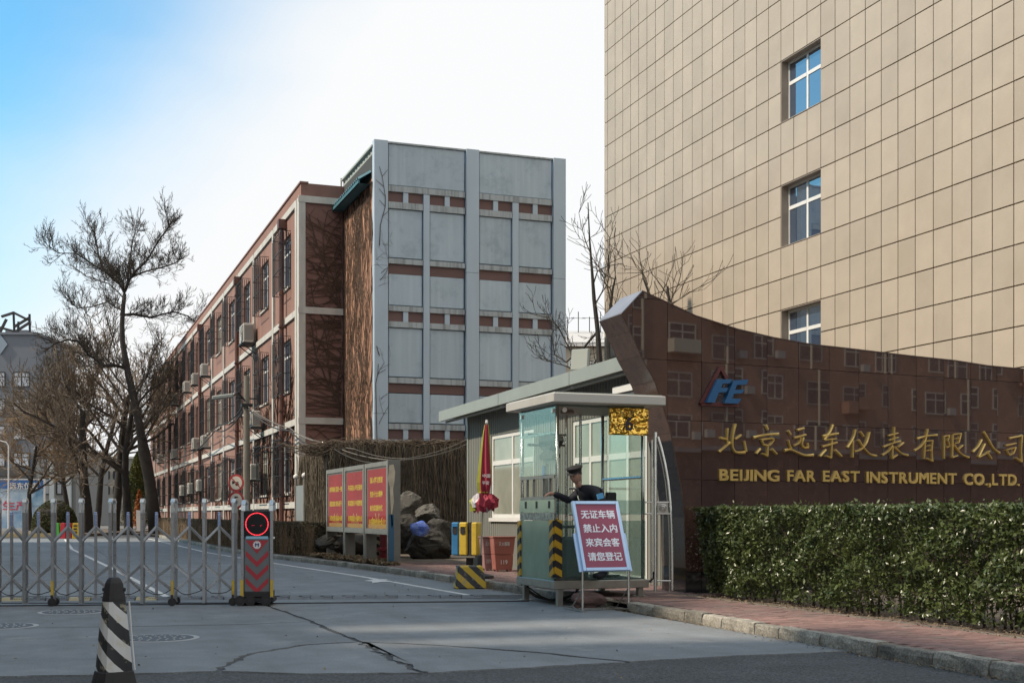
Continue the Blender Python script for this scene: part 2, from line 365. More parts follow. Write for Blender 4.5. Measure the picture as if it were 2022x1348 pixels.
# ------------------------------------------------------------------ mesh builder
class MB:
    def __init__(s): s.v = []; s.f = []
    def add(s, vs_, fs):
        n = len(s.v); s.v += [tuple(v) for v in vs_]; s.f += [tuple(i + n for i in f) for f in fs]
        return s
    def box(s, x0, x1, y0, y1, z0, z1):
        return s.add([(x0, y0, z0), (x1, y0, z0), (x1, y1, z0), (x0, y1, z0), (x0, y0, z1), (x1, y0, z1), (x1, y1, z1), (x0, y1, z1)],
                     [(0, 3, 2, 1), (4, 5, 6, 7), (0, 1, 5, 4), (1, 2, 6, 5), (2, 3, 7, 6), (3, 0, 4, 7)])
    def obox(s, c, ax, ay, az):
        c, ax, ay, az = map(Vector, (c, ax, ay, az))
        P = [c + sx * ax + sy * ay + sz * az for sz in (-1, 1) for sx, sy in ((-1, -1), (1, -1), (1, 1), (-1, 1))]
        return s.add(P, [(0, 3, 2, 1), (4, 5, 6, 7), (0, 1, 5, 4), (1, 2, 6, 5), (2, 3, 7, 6), (3, 0, 4, 7)])
    def bar(s, p0, p1, w, h, up=(0, 0, 1)):
        p0, p1 = Vector(p0), Vector(p1); d = (p1 - p0)
        L_ = d.length
        if L_ < 1e-6: return s
        d /= L_; u = Vector(up)
        if abs(d.dot(u)) > .97: u = Vector((0, 1, 0)) if abs(d.y) < .9 else Vector((1, 0, 0))
        a = d.cross(u).normalized(); b = a.cross(d).normalized()
        return s.obox((p0 + p1) / 2, d * L_ / 2, a * w / 2, b * h / 2)
    def tube(s, pts, r, n=6, cap=True):
        pts = [Vector(p) for p in pts]
        rs = r if isinstance(r, (list, tuple)) else [r] * len(pts)
        base = len(s.v); prev = None
        for i, p in enumerate(pts):
            d = (pts[min(i + 1, len(pts) - 1)] - pts[max(i - 1, 0)])
            if d.length < 1e-9: d = Vector((0, 0, 1))
            d.normalize()
            if prev is None:
                u = Vector((0, 0, 1)) if abs(d.z) < .9 else Vector((1, 0, 0)); a = d.cross(u).normalized()
            else:
                a = (prev - d * prev.dot(d))
                a = a.normalized() if a.length > 1e-6 else d.orthogonal().normalized()
            prev = a; b = d.cross(a)
            for k in range(n):
                an = 2 * math.pi * k / n
                s.v.append(tuple(p + (a * math.cos(an) + b * math.sin(an)) * rs[i]))
        for i in range(len(pts) - 1):
            for k in range(n):
                q = base + i * n; k2 = (k + 1) % n
                s.f.append((q + k, q + k2, q + n + k2, q + n + k))
        if cap:
            s.f.append(tuple(base + k for k in reversed(range(n)))); q = base + (len(pts) - 1) * n
            s.f.append(tuple(q + k for k in range(n)))
        return s
    def cyl(s, p0, p1, r0, r1=None, n=16):
        return s.tube([p0, p1], [r0, r0 if r1 is None else r1], n)
    def lathe(s, prof, c=(0, 0, 0), n=20):
        b = len(s.v); m = len(prof)
        for r, z in prof:
            for k in range(n):
                a = 2 * math.pi * k / n; s.v.append((c[0] + r * math.cos(a), c[1] + r * math.sin(a), c[2] + z))
        for i in range(m - 1):
            for k in range(n):
                k2 = (k + 1) % n; s.f.append((b + i * n + k, b + i * n + k2, b + (i + 1) * n + k2, b + (i + 1) * n + k))
        s.f.append(tuple(b + k for k in reversed(range(n)))); s.f.append(tuple(b + (m - 1) * n + k for k in range(n)))
        return s
    def prism(s, poly, fmap, d0, d1):
        """poly: 2d points; fmap(u, w, d) -> point"""
        n = len(poly); A = [fmap(u, w, d0) for u, w in poly]; B = [fmap(u, w, d1) for u, w in poly]
        return s.add(A + B, [tuple(reversed(range(n))), tuple(range(n, 2 * n))] + [(i, (i + 1) % n, n + (i + 1) % n, n + i) for i in range(n)])
    def quad(s, a, b, c, d): return s.add([a, b, c, d], [(0, 1, 2, 3)])
    def mesh(s, name, material, bevel=0, smooth=False, off=None):
        me = bpy.data.meshes.new(name)
        vv = s.v if off is None else [(x - off[0], y - off[1], z - off[2]) for x, y, z in s.v]
        me.from_pydata(vv, [], s.f)
        bm = bmesh.new(); bm.from_mesh(me)
        if bevel:
            bmesh.ops.bevel(bm, geom=list(bm.edges), offset=bevel, segments=1 if not smooth else 2, affect='EDGES', clamp_overlap=True)
        bmesh.ops.recalc_face_normals(bm, faces=bm.faces)
        bm.to_mesh(me); bm.free()
        if smooth:
            me.polygons.foreach_set('use_smooth', [True] * len(me.polygons))
        if material: me.materials.append(material)
        return me
    def build(s, name, material, parent=None, bevel=0, smooth=False, **k):
        off = base_of(parent) if parent is not None else None
        return link(name, s.mesh(name, material, bevel, smooth, off), parent, **k)

def base_of(o):
    p = Vector((0, 0, 0))
    while o is not None:
        p += Vector(o.location); o = o.parent
    return p
def link(name, me, parent=None, loc=None, rot=None, **k):
    o = bpy.data.objects.new(name, me); COL.objects.link(o)
    if parent is not None: o.parent = parent
    if loc is not None: o.location = loc
    if rot is not None: o.rotation_euler = rot
    return tag(o, **k)
def tag(o, label=None, cat=None, group=None, kind=None):
    if label: o['label'] = label
    if cat: o['category'] = cat
    if group: o['group'] = group
    if kind: o['kind'] = kind
    return o
def thing(name, loc, label, cat, group=None, kind=None, rot=0):
    o = bpy.data.objects.new(name, None); COL.objects.link(o); o.location = loc; o.rotation_euler = (0, 0, rot)
    o.empty_display_size = .2
    return tag(o, label, cat, group, kind)
def copy_tree(o, parent=None):
    c = o.copy(); COL.objects.link(c)
    if parent is not None: c.parent = parent
    for ch in CH.get(o.name, []) or [x for x in o.children]: copy_tree(ch, c)
    return c
CH = {}
def np_mesh(name, V, Fc, material):
    me = bpy.data.meshes.new(name); V = np.asarray(V, dtype=np.float32); Fc = np.asarray(Fc, dtype=np.int32)
    me.vertices.add(len(V)); me.vertices.foreach_set('co', V.ravel())
    k = Fc.shape[1]; me.loops.add(Fc.size); me.loops.foreach_set('vertex_index', Fc.ravel())
    me.polygons.add(len(Fc)); me.polygons.foreach_set('loop_start', np.arange(0, Fc.size, k, dtype=np.int32))
    try: me.polygons.foreach_set('loop_total', np.full(len(Fc), k, dtype=np.int32))
    except Exception: pass
    me.update(calc_edges=True); me.validate(); me.materials.append(material)
    return me
_tm = {}
def text_mesh(body, size=1.0, extrude=0.0, bevel=0.0, offset=0.0, align='LEFT'):
    key = (body, size, extrude, bevel, offset, align)
    if key in _tm: return _tm[key]
    c = bpy.data.curves.new('t', 'FONT'); c.body = body; c.size = size; c.extrude = extrude; c.bevel_depth = bevel; c.offset = offset
    c.align_x = align; c.resolution_u = 3; c.bevel_resolution = 1
    o = bpy.data.objects.new('t', c); COL.objects.link(o)
    me = bpy.data.meshes.new_from_object(o.evaluated_get(bpy.context.evaluated_depsgraph_get()))
    bpy.data.objects.remove(o); me.name = 'lettering'
    _tm[key] = me
    return me
def put_text(name, body, height, m, parent, origin, udir, wdir=(0, 0, 1), width=None, extrude=.002, bevel=0, offset=0, bold=0.0, **k):
    """text whose glyph box is placed with its lower-left corner at origin, udir along the line, wdir up"""
    me = text_mesh(body, 1.0, 0, 0, offset).copy()
    vs_ = np.empty(len(me.vertices) * 3, dtype=np.float32); me.vertices.foreach_get('co', vs_); vs_ = vs_.reshape(-1, 3)
    mn, mx = vs_.min(0), vs_.max(0)
    sy = height / max(1e-6, mx[1] - mn[1]); sx = sy if width is None else width / max(1e-6, mx[0] - mn[0])
    u = Vector(udir).normalized(); w = Vector(wdir).normalized(); n = u.cross(w)
    bm = bmesh.new(); bm.from_mesh(me)
    if extrude:
        r = bmesh.ops.extrude_face_region(bm, geom=list(bm.faces))
        for g in r['geom']:
            if isinstance(g, bmesh.types.BMVert): g.co.z = 1.0
        for v in bm.verts:
            if v.co.z < .5: v.co.z = 0
    off = base_of(parent)
    O = Vector(origin) - off
    if bold:
        src = list(bm.verts) + list(bm.edges) + list(bm.faces)
        for q, (bx_, by_) in enumerate(((bold, 0), (bold, bold), (0, bold), (bold * .5, bold * .5))):
            d_ = bmesh.ops.duplicate(bm, geom=src)
            for g in d_['geom']:
                if isinstance(g, bmesh.types.BMVert): g.co.x += bx_; g.co.y += by_; g.co.z *= 1.02 + .02 * q
        mx = mx + bold; sy = height / max(1e-6, mx[1] - mn[1]); sx = sy if width is None else width / max(1e-6, mx[0] - mn[0])
    for v in bm.verts:
        x, y, z = (v.co.x - mn[0]) * sx, (v.co.y - mn[1]) * sy, v.co.z * extrude
        v.co = O + u * x + w * y + n * z
    bmesh.ops.recalc_face_normals(bm, faces=bm.faces)
    bm.to_mesh(me); bm.free(); me.materials.clear(); me.materials.append(m)
    return link(name, me, parent, **k)

rnd = random.Random(7)
KH = .11                                    # pavement height

# ================================================================== GROUND
mb = MB()
mb.add([(-400, -300, -.06), (500, -300, -.06), (500, 900, -.06), (-400, 900, -.06)], [(0, 1, 2, 3)])
mb.build('ground', mat('far_ground', (.14, .135, .125), .95, var=.3, vscale=.05), kind='structure', label='flat grey ground stretching away beyond the road and buildings', cat='ground')
mb = MB()
mb.add([(-60, -44, -.014), (60, -44, -.014), (60, 22, -.014), (8.2, 22, -.014), (8.2, 95, -.014), (-60, 95, -.014)], [(0, 1, 2, 3, 4, 5)])
mb.build('road', M['asphalt'], kind='structure', label='dark asphalt street crossing the bottom of the view in front of the gate', cat='road')

def jag(pts, seed, n=10, amp=.012):
    """a cracked edge: ground points from photo pixels, subdivided and jittered"""
    r = random.Random(seed); g = [Vector(G(*p)) for p in pts]; out = [g[0]]
    for a, b in zip(g, g[1:]):
        d = (b - a); L_ = d.length; k = max(2, int(L_ * n / 2)); nrm = Vector((-d.y, d.x)).normalized()
        for i in range(1, k): out.append(a + d * i / k + nrm * r.uniform(-amp, amp))
        out.append(b)
    return out
def slab(poly, name='concrete_slab', gap=.017, parent=None, z=0.0, th=.02, seed=0):
    r = random.Random(seed); n = len(poly); P = [Vector(p) for p in poly]
    area = sum(P[i].x * P[(i + 1) % n].y - P[(i + 1) % n].x * P[i].y for i in range(n))
    if area < 0: P.reverse()
    Q = []
    for i in range(n):
        a, b, c = P[i - 1], P[i], P[(i + 1) % n]; d1 = (b - a).normalized(); d2 = (c - b).normalized()
        nn = Vector((-d1.y - d2.y, d1.x + d2.x))
        nn = nn.normalized() if nn.length > 1e-4 else Vector((-d1.y, d1.x))
        Q.append(b + nn * gap * r.uniform(.4, 1.6))
    m_ = MB(); m_.prism([(q.x, q.y) for q in Q], lambda u, w, d: (u, w, d), z - th, z)
    return m_.build(name, M['concrete'], parent)
apron = thing('road_slabs', (0, 0, 0), 'pale concrete slabs of the entrance drive, cracked near the street', 'concrete paving', kind='structure')
c_up = jag([(470, 1175), (540, 1200), (615, 1226), (709, 1266)], 1)
c_dn = jag([(709, 1266), (760, 1293), (840, 1328)], 2, 26, .035)
c_rt = jag([(709, 1266), (878, 1273.6), (1047.5, 1286), (1243, 1306)], 3)
e_r = jag([(1243, 1306), (1330, 1300), (1500, 1292), (1700, 1284.5)], 4, 18, .02)
e_m = jag([(840, 1328), (1000, 1320), (1243, 1306)], 5, 18, .015)
e_l = jag([(427, 1324), (600, 1329), (840, 1328)], 6, 18, .015)
e_ll = jag([(-900, 1346), (0, 1335), (250, 1330), (427, 1324)], 7, 18, .02)
c_lf = jag([(427, 1324), (451, 1310), (493, 1290), (600, 1272), (709, 1266)], 8, 20, .02)
c_j0 = jag([(-900, 1247), (0, 1240), (479, 1232), (615, 1226)], 9, 4)
V2 = lambda a: Vector(a)
trk_r, trk_m, trk_l = G(1120, 1184), G(470, 1175), G(-900, 1182)
slab(c_up + c_rt[1:] + e_r[1:] + [V2((7.22, 12.6)), V2((7.3, 15)), V2((7.26, 18.6)), V2(trk_r)], parent=apron, gap=.034, seed=1)
slab(c_rt + list(reversed(e_m))[1:] + list(reversed(c_dn))[1:-1], parent=apron, gap=.034, seed=2)
slab(c_lf + c_dn[1:] + list(reversed(e_l))[1:-1], parent=apron, gap=.034, seed=3)
i_up = 1 + min(range(len(c_up)), key=lambda i: (c_up[i] - c_j0[-1]).length)
slab(c_j0 + c_up[i_up:] + list(reversed(c_lf))[1:] + list(reversed(e_ll))[1:], parent=apron, gap=.034, seed=4)
slab(list(reversed(c_j0)) + [V2(trk_l)] + c_up[:i_up - 1], parent=apron, seed=5)
# drive beyond the gate
def kx(y):   # kerb face
    T = [(-30, 7.0), (8, 7.1), (12, 7.18), (15, 7.32), (18, 7.28), (24, 7.22), (28, 7.05), (31, 6.85), (36.5, 6.2), (40, 5.9), (45, 5.7), (75, 5.8), (90, 4.2), (100, 2.8), (110, -1)]
    for (a, b), (c, d) in zip(T, T[1:]):
        if y <= c: return b + (d - b) * (y - a) / (c - a)
    return -1
ys = [20.4, 25, 29.5, 34, 38.5, 43, 48, 54, 60, 66, 72]
for a, b in zip(ys, ys[1:]):
    sh = lambda x: -.30 * (x - 3.4) * max(0, (25 - a) / 5) if a < 25 else 0
    for x0, x1 in ((-14, -8), (-8, -3), (-3, 1.6), (1.6, None)):
        xa, xb = (x1, x1) if x1 is not None else (kx(a) - .02, kx(b) - .02)
        y0a = a - .33 * (x0 - 3.4) if a < 21 else a; y0b = a - .33 * (xa - 3.4) if a < 21 else a
        slab([(x0, y0a), (xa, y0b), (xb, b), (x0, b)], parent=apron, seed=int(a * 7 + x0), gap=.008)
mbl = MB()
def strip2(pts, w, z):
    for (a, b), (c, d) in zip(pts, pts[1:]):
        d_ = Vector((c - a, d - b)).normalized(); n_ = Vector((-d_.y, d_.x)) * w / 2
        mbl.quad((a + n_.x, b + n_.y, z), (a - n_.x, b - n_.y, z), (c - n_.x, d - n_.y, z), (c + n_.x, d + n_.y, z))
strip2([(6.32, 19.4), (6.1, 26), (5.55, 34), (5.0, 44), (4.9, 70)], .11, .0045)
strip2([(1.72, 20.6), (1.45, 30), (.75, 50), (.7, 70)], .11, .0045)
star = [G(*p) for p in ((718, 1147), (737, 1144), (728, 1142), (752, 1143.5), (766, 1144), (757, 1147), (775, 1148.5), (752, 1149), (735, 1151.5), (735, 1148))]
mbl.add([(x, y, .009) for x, y in star], [tuple(range(len(star)))])
mbl.build('road_marking', M['white_line'], kind='structure', label='worn white painted edge lines and patch on the concrete drive', cat='road marking')
mbl = MB()

# pavement
walk = thing('pavement', (0, 0, 0), 'red brick pavement between the stone kerb and the evergreen hedge', 'pavement', kind='structure')
mb = MB()
yy_ = list(range(-12, 110, 2))
for a, b in zip(yy_, yy_[1:]):
    x0, x1 = kx(a) + .02, kx(b) + .02
    e = 60
    mb.add([(x0, a, KH - .02), (e, a, KH - .02), (e, b, KH - .02), (x1, b, KH - .02)], [(0, 1, 2, 3)])
mb.build('pavement_bed', M['soil'], walk)
# pavers: the nearest ones singly, the rest as one piece
pm = MB().box(-.097, .097, -.047, .047, -.03, .012).mesh('paver', M['paver'], bevel=.004)
far = MB(); cells = []
y = 7.0; row = 0
while y < 30.2:
    x = kx(y) + .17 + (.1 if row % 2 else 0)
    xe = 8.75 if y < 16.4 else 9.5
    if y > 26: xe = 9.2
    while x < xe:
        if not (y > 16.9 and x > 8.98 and y < 18.3): cells.append((x + .1, y, row))
        x += .2
    y += .1; row += 1
inview = [c for c in cells if (c[0] * C_ - c[1] * S) / (c[0] * S + c[1] * C_) < .415]
near = set((c[0], c[1]) for c in sorted(inview, key=lambda c: c[1])[:296])
prr = random.Random(5)
for x, y, r_ in cells:
    dz = prr.uniform(-.003, .003)
    if (x, y) in near:
        link('paver', pm, walk, loc=(x, y, KH - .012 + dz), rot=(prr.uniform(-.01, .01), prr.uniform(-.008, .008), prr.uniform(-.012, .012)))
    else:
        far.box(x - .097, x + .097, y - .047, y + .047, KH - .03, KH + dz)
far.build('pavers_distant', M['paver_far'], walk, kind='stuff')

# kerb stones
kerb = thing('kerb', (7.2, 15, 0), 'rough weathered granite kerb stones edging the pavement', 'kerb', kind='structure')
y = -1.0; kr = random.Random(3)
while y < 74:
    Ls = kr.choice([.72, .78, .8, .5, .95]) if y < 31 else 1.0
    if 15.35 < y + Ls / 2 < 16.2: y += Ls; continue
    if y + Ls / 2 < 16 or y > 18.2 or True:
        a, b = y + .008, y + Ls - .008
        xa, xb = kx(a), kx(b); w = .14
        h = KH + .012 + kr.uniform(-.012, .012)
        m_ = MB()
        nseg = 4 if y < 22 else 1
        # rough hewn: small irregularities along the face
        vs_ = []
        for i in range(nseg + 1):
            t = i / nseg; yy = a + (b - a) * t; xx = xa + (xb - xa) * t
            j = lambda s=.010: kr.uniform(-s, s) if y < 25 else 0
            vs_ += [(xx + j(), yy, -.02), (xx + j(.006), yy, h * .55), (xx + .008 + j(), yy, h - .012 + j(.004)), (xx + .025, yy, h + j(.003)), (xx + w, yy, h + j(.003)), (xx + w, yy, -.02)]
        fs = []
        for i in range(nseg):
            for k in range(6):
                k2 = (k + 1) % 6; fs.append((i * 6 + k, i * 6 + k2, i * 6 + 6 + k2, i * 6 + 6 + k))
        fs += [(0, 1, 2, 3, 4, 5), tuple(nseg * 6 + k for k in (5, 4, 3, 2, 1, 0))]
        m_.add(vs_, fs); m_.build('kerb_stone', M['kerb'], kerb)
    y += Ls

# rail of the gate and rubber cable hump
def gpt(px, py): 
    g = G(px, py); return Vector((g[0], g[1], 0))
rail = thing('gate_rail', tuple(gpt(540, 1193)), 'thin dark steel guide rail let into the drive under the gate', 'gate rail')
mb = MB(); mb.bar(gpt(-300, 1199) + Vector((0, 0, .006)), gpt(1045, 1187) + Vector((0, 0, .006)), .035, .02)
mb.build('rail', M['iron'], rail)
mb = MB(); mb.bar(gpt(-300, 1191) + Vector((0, 0, .004)), gpt(540, 1190) + Vector((0, 0, .004)), .022, .014)
mb.build('rail', M['iron'], rail)
hump = thing('cable_hump', tuple(gpt(700, 1179)), 'low segmented rubber cable hump lying across the drive behind the gate', 'cable hump')
p0, p1 = gpt(-40, 1185.5), gpt(952, 1179.5); n = 23; d = (p1 - p0) / n; dn = d.normalized(); sd = Vector((-dn.y, dn.x, 0))
for i in range(n):
    a = p0 + d * i + dn * .012; b = p0 + d * (i + 1) - dn * .012
    m_ = MB(); prof = [(-.13, 0.001), (-.07, .045), (.07, .045), (.13, .001)]
    m_.prism(prof, lambda u, w, q: a + (b - a) * q + sd * u + Vector((0, 0, w)), 0, 1)
    o = m_.build('hump_segment', M['rubber_yellow'] if (i % 3 == 1 and i < 9) else M['tarmacrubber'], hump)
    m_ = MB(); c0 = (a + b) / 2; m_.cyl(c0 - sd * .05 + Vector((0, 0, .045)), c0 - sd * .05 + Vector((0, 0, .052)), .028, n=10)
    for k in range(5): m_.bar(c0 + dn * (.04 + k * .025) - sd * .1 + Vector((0, 0, .03)), c0 + dn * (.04 + k * .025) + sd * .0 + Vector((0, 0, .05)), .008, .008)
    m_.build('bolt_head', M['black'], o)

# manhole covers
for i, (px, py, r_, lab) in enumerate([(310, 1259.5, .44, 'round iron manhole cover just behind the striped cone'),
                                     (142, 1208, .44, 'round iron manhole cover right under the edge of the folding gate'),
                                     (-2, 1236, .44, 'round iron manhole cover cut off by the left picture edge')]):
    g = G(px, py); t_ = thing('manhole_cover', (g[0], g[1], 0), lab, 'manhole cover', group='manhole covers in the concrete')
    m_ = MB(); m_.lathe([(r_ * .99, .0), (r_ * .99, .005), (r_ * .86, .005), (r_ * .86, .0)], n=40, c=(g[0], g[1], 0.0006)); m_.build('rim', M['ring'], t_)
    m_ = MB(); m_.lathe([(r_ * .85, .001), (r_ * .85, .008), (r_ * .80, .008), (r_ * .79, .0055), (.0, .0055)][:4], n=40, c=(g[0], g[1], 0.0008)); m_.build('lid', M['iron_cover'], t_)
    m_ = MB()
    for ring_ in (.18, .42, .64):
        for k in range(int(ring_ * 30)):
            a = 2 * math.pi * k / int(ring_ * 30); m_.lathe([(.014, .0), (.011, .006)], c=(g[0] + r_ * ring_ * math.cos(a), g[1] + r_ * ring_ * math.sin(a), .006), n=5)
    m_.build('boss_pattern', M['ring'], t_)

# ================================================================== helpers for buildings
def wall_x(mb, x, y0, y1, z0, z1, holes, rev):
    """vertical wall on plane x (facing -x) with rectangular openings and reveals of depth rev"""
    ysn = sorted({y0, y1, *[h[0] for h in holes], *[h[1] for h in holes]}); zsn = sorted({z0, z1, *[h[2] for h in holes], *[h[3] for h in holes]})
    for a, b in zip(ysn, ysn[1:]):
        for c, d in zip(zsn, zsn[1:]):
            ym, zm = (a + b) / 2, (c + d) / 2
            if any(h[0] < ym < h[1] and h[2] < zm < h[3] for h in holes): continue
            mb.quad((x, a, c), (x, a, d), (x, b, d), (x, b, c))
    for h in holes:
        a, b, c, d = h; X = x + rev
        mb.quad((x, a, c), (X, a, c), (X, a, d), (x, a, d)); mb.quad((x, b, c), (x, b, d), (X, b, d), (X, b, c))
        mb.quad((x, a, d), (X, a, d), (X, b, d), (x, b, d)); mb.quad((x, a, c), (x, b, c), (X, b, c), (X, a, c))

def window_x(parent, x, y0, y1, z0, z1, cols=2, transom=.68, fm=None, gm=None, fw=.06, name='window'):
    """window in a -x facing wall: the frame object with a pane sub-part per light"""
    fm = fm or M['pvc']; gm = gm or M['glassdark']
    m_ = MB(); D = .05
    m_.box(x, x + D, y0, y0 + fw, z0, z1); m_.box(x, x + D, y1 - fw, y1, z0, z1)
    m_.box(x, x + D, y0 + fw, y1 - fw, z0, z0 + fw); m_.box(x, x + D, y0 + fw, y1 - fw, z1 - fw, z1)
    cw = (y1 - y0) / cols
    for i in range(1, cols): m_.box(x + .003, x + D - .003, y0 + cw * i - fw / 2, y0 + cw * i + fw / 2, z0 + fw, z1 - fw)
    zt = z0 + (z1 - z0) * transom if transom else None
    if zt:
        for i in range(cols):
            m_.box(x - .004, x + D - .006, y0 + cw * i + fw * (.5 if i else 1), y0 + cw * (i + 1) - fw * (.5 if i < cols - 1 else 1), zt - fw * .6, zt + fw * .6)
    o = m_.build(name, fm, parent)
    for i in range(cols):
        a = y0 + cw * i + fw * .5; b = y0 + cw * (i + 1) - fw * .5
        for (c, d) in ([(z0 + fw * .5, zt - fw * .4), (zt + fw * .4, z1 - fw * .5)] if zt else [(z0 + fw * .5, z1 - fw * .5)]):
            g = MB(); g.box(x + .02, x + .03, a, b, c, d); g.build('pane', gm, o)
    return o

def window_y(parent, y, x0, x1, z0, z1, cols=2, transom=.68, fm=None, gm=None, fw=.06, name='window', sgn=1):
    fm = fm or M['pvc']; gm = gm or M['glassdark']; m_ = MB(); D = .05 * sgn
    B = lambda a, b, c, d, e, f: m_.box(a, b, min(c, d), max(c, d), e, f)
    B(x0, x0 + fw, y, y + D, z0, z1); B(x1 - fw, x1, y, y + D, z0, z1)
    B(x0 + fw, x1 - fw, y, y + D, z0, z0 + fw); B(x0 + fw, x1 - fw, y, y + D, z1 - fw, z1)
    cw = (x1 - x0) / cols
    for i in range(1, cols): B(x0 + cw * i - fw / 2, x0 + cw * i + fw / 2, y + .1 * D, y + .9 * D, z0 + fw, z1 - fw)
    zt = z0 + (z1 - z0) * transom if transom else None
    if zt: B(x0 + fw, x1 - fw, y + .2 * D, y + .8 * D, zt - fw * .5, zt + fw * .5)
    o = m_.build(name, fm, parent)
    g = MB(); g.box(x0 + fw * .5, x1 - fw * .5, min(y + .4 * D, y + .6 * D), max(y + .4 * D, y + .6 * D), z0 + fw * .5, z1 - fw * .5); g.build('pane', gm, o)
    return o

# ================================================================== RED FACTORY BUILDING
FX = 7.93
red = thing('factory_building', (FX, 43, 0), 'long three storey red plastered factory with white grid trim and barred windows', 'building')
Y0, Y1 = 42.55, 111.0
bays = [43.1 + 4.81 * k for k in range(14)]
BAND = [1.62, 4.46, 8.18, 11.92]
PAR = 12.47
holes = []; wins = []
for k in range(13):
    yc = bays[k] + 2.35
    for fl, (a, b) in enumerate(((2.05, 3.85), (5.65, 7.5), (9.35, 11.2))):
        if yc + 1 > Y1: continue
        holes.append((yc - .9, yc + .9, a, b)); wins.append((k, fl, yc - .9, yc + .9, a, b))
mb = MB(); wall_x(mb, FX, Y0, Y1, 0, PAR, holes, .2)
mb.quad((FX + .25, Y0 + .3, 0), (FX + .25, Y0 + .3, PAR - .2), (FX + .25, Y1, PAR - .2), (FX + .25, Y1, 0))
mb.build('wall', M['redplaster'], red)
mb = MB()
mb.box(FX + .26, 15, Y0 + .02, Y1 - .02, PAR - .6, PAR - .3)
mb.build('roof', M['farroof'], red)
mb = MB(); mb.quad((FX, Y0, 0), (9.4, Y0, 0), (9.4, Y0, PAR), (FX, Y0, PAR)); mb.box(FX + .26, 9.6, Y0 + .01, Y0 + .25, PAR - .9, PAR)
mb.quad((FX, Y1, 0), (15, Y1, 0), (15, Y1, PAR), (FX, Y1, PAR)); mb.box(FX - .04, FX + .25, Y0 - .03, Y1, PAR - .01, PAR + .05)
mb.build('end_wall', M['redshaded'], red, label='red end wall of the factory, plaster darkened to stand for its shade')
for k, yb in enumerate(bays):
    if yb > Y1: continue
    m_ = MB(); w = .13 if k else .15
    m_.box(FX - .085, FX + .0, yb - w, yb + w, .3, 11.98); m_.build('pilaster', M['whitetrim'], red)
for i, zb in enumerate(BAND):
    for k in range(len(bays)):
        a = bays[k] + .13; b = (bays[k + 1] - .13) if k + 1 < len(bays) else Y1
        if a > Y1: continue
        m_ = MB(); m_.box(FX - .07, FX, a, min(b, Y1), zb - .11, zb + .11); m_.build('floor_band', M['whitetrim'], red)
    m_ = MB(); m_.box(FX - .085, 9.38, Y0 - .085, Y0, zb - .11, zb + .11)
    if i > 0: m_.build('floor_band', M['whitetrim'], red)
m_ = MB(); m_.box(FX - .085, FX + .14, Y0 - .07, Y0 + .3, .2, 11.98); m_.build('pilaster', M['whitetrim'], red)
wr = random.Random(11)
grille_cache = {}
def grille(w, h, seed):
    r = random.Random(seed); m_ = MB(); dpt = .32; t = .022
    for i in range(9):
        y = -w / 2 + w * i / 8; top = h + (r.uniform(.12, .22) if i % 2 else 0)
        m_.bar((-dpt, y, -.12), (-dpt, y, top), t, t)
    for z in (-.12, h * .33, h * .66, h + .05):
        m_.bar((-dpt, -w / 2, z), (-dpt, w / 2, z), t, t); m_.bar((-dpt, -w / 2, z), (.0, -w / 2, z), t, t); m_.bar((-dpt, w / 2, z), (0, w / 2, z), t, t)
    for i in range(4):
        q = -dpt * i / 4; m_.bar((q, -w / 2, -.12), (q, -w / 2, h), t, t); m_.bar((q, w / 2, -.12), (q, w / 2, h), t, t)
    return m_.mesh('grille', M['iron'])
gms = [grille(1.95, 1.85, s) for s in range(3)]
for k, fl, a, b, c, d in wins:
    o = window_x(red, FX + .1, a, b, c, d, cols=2, transom=.7, gm=M['curtain'] if wr.random() < .45 else M['glassblue'])
    m_ = MB(); m_.box(FX - .06, FX + .1, a - .05, b + .05, c - .07, c); m_.build('sill', M['whitetrim'], o)
    g = link('grille', gms[wr.randrange(3)], o); g.location = (FX - base_of(red).x, (a + b) / 2 - base_of(red).y, c)
for yb, z1_ in ((45.3 + 2.0, 11.6), (57.0, 11.6), (71.9, 11.6), (91.5, 11.6)):
    m_ = MB(); m_.cyl((FX - .17, yb - (1.9 if yb < 48 else 0), .2), (FX - .17, yb - (1.9 if yb < 48 else 0), z1_), .085, n=8)
    yy = yb - (1.9 if yb < 48 else 0)
    for z in (2, 5, 8, 11): m_.box(FX - .27, FX, yy - .11, yy + .11, z - .03, z + .03)
    m_.box(FX - .30, FX, yy - .17, yy + .17, z1_ - .1, z1_ + .22)
    m_.build('downpipe', M['pipe'], red)
for yv in (46.8, 49.8):
    m_ = MB(); m_.cyl((FX + .5, yv, PAR - .5), (FX + .5, yv, PAR + .35), .1, n=8); m_.cyl((FX + .5, yv, PAR + .35), (FX + .5, yv, PAR + .5), .15, .03, n=8); m_.build('roof_vent', M['pipe'], red)

# stair block with the grey blue front
bl = thing('stair_block', (9.4, 38.3, 0), 'tall flat-roofed block with grey blue panelled front and brown tile bands', 'building')
BX0, BX1, BY, BT = 9.4, 15.8, 38.3, 12.85
mb = MB(); mb.box(BX0 + .01, BX1 - .01, BY + .16, Y0 + 9, 0, BT - .35); mb.build('core_wall', M['darkgap'], bl)
mb = MB(); mb.quad((BX0, BY + .1, 0), (BX0, Y0, 0), (BX0, Y0, 11.75), (BX0, BY + .1, 11.75))
mb.build('side_wall', mat('creeper_side_plaster', (.50, .285, .19), .9, var=.25, vscale=.6, streak=.3), bl, label='warm reddish side wall under dry creeper')
tb = lambda cy: 1.3 + (755 - cy / 2.107) * .01574
def bx(px): return ony(px, BY)[0]
pil = [(BX0 - .02, bx(660 + 222 / 2.107)), (bx(660 + 545 / 2.107), bx(660 + 600 / 2.107)), (bx(660 + 907 / 2.107), BX1)]
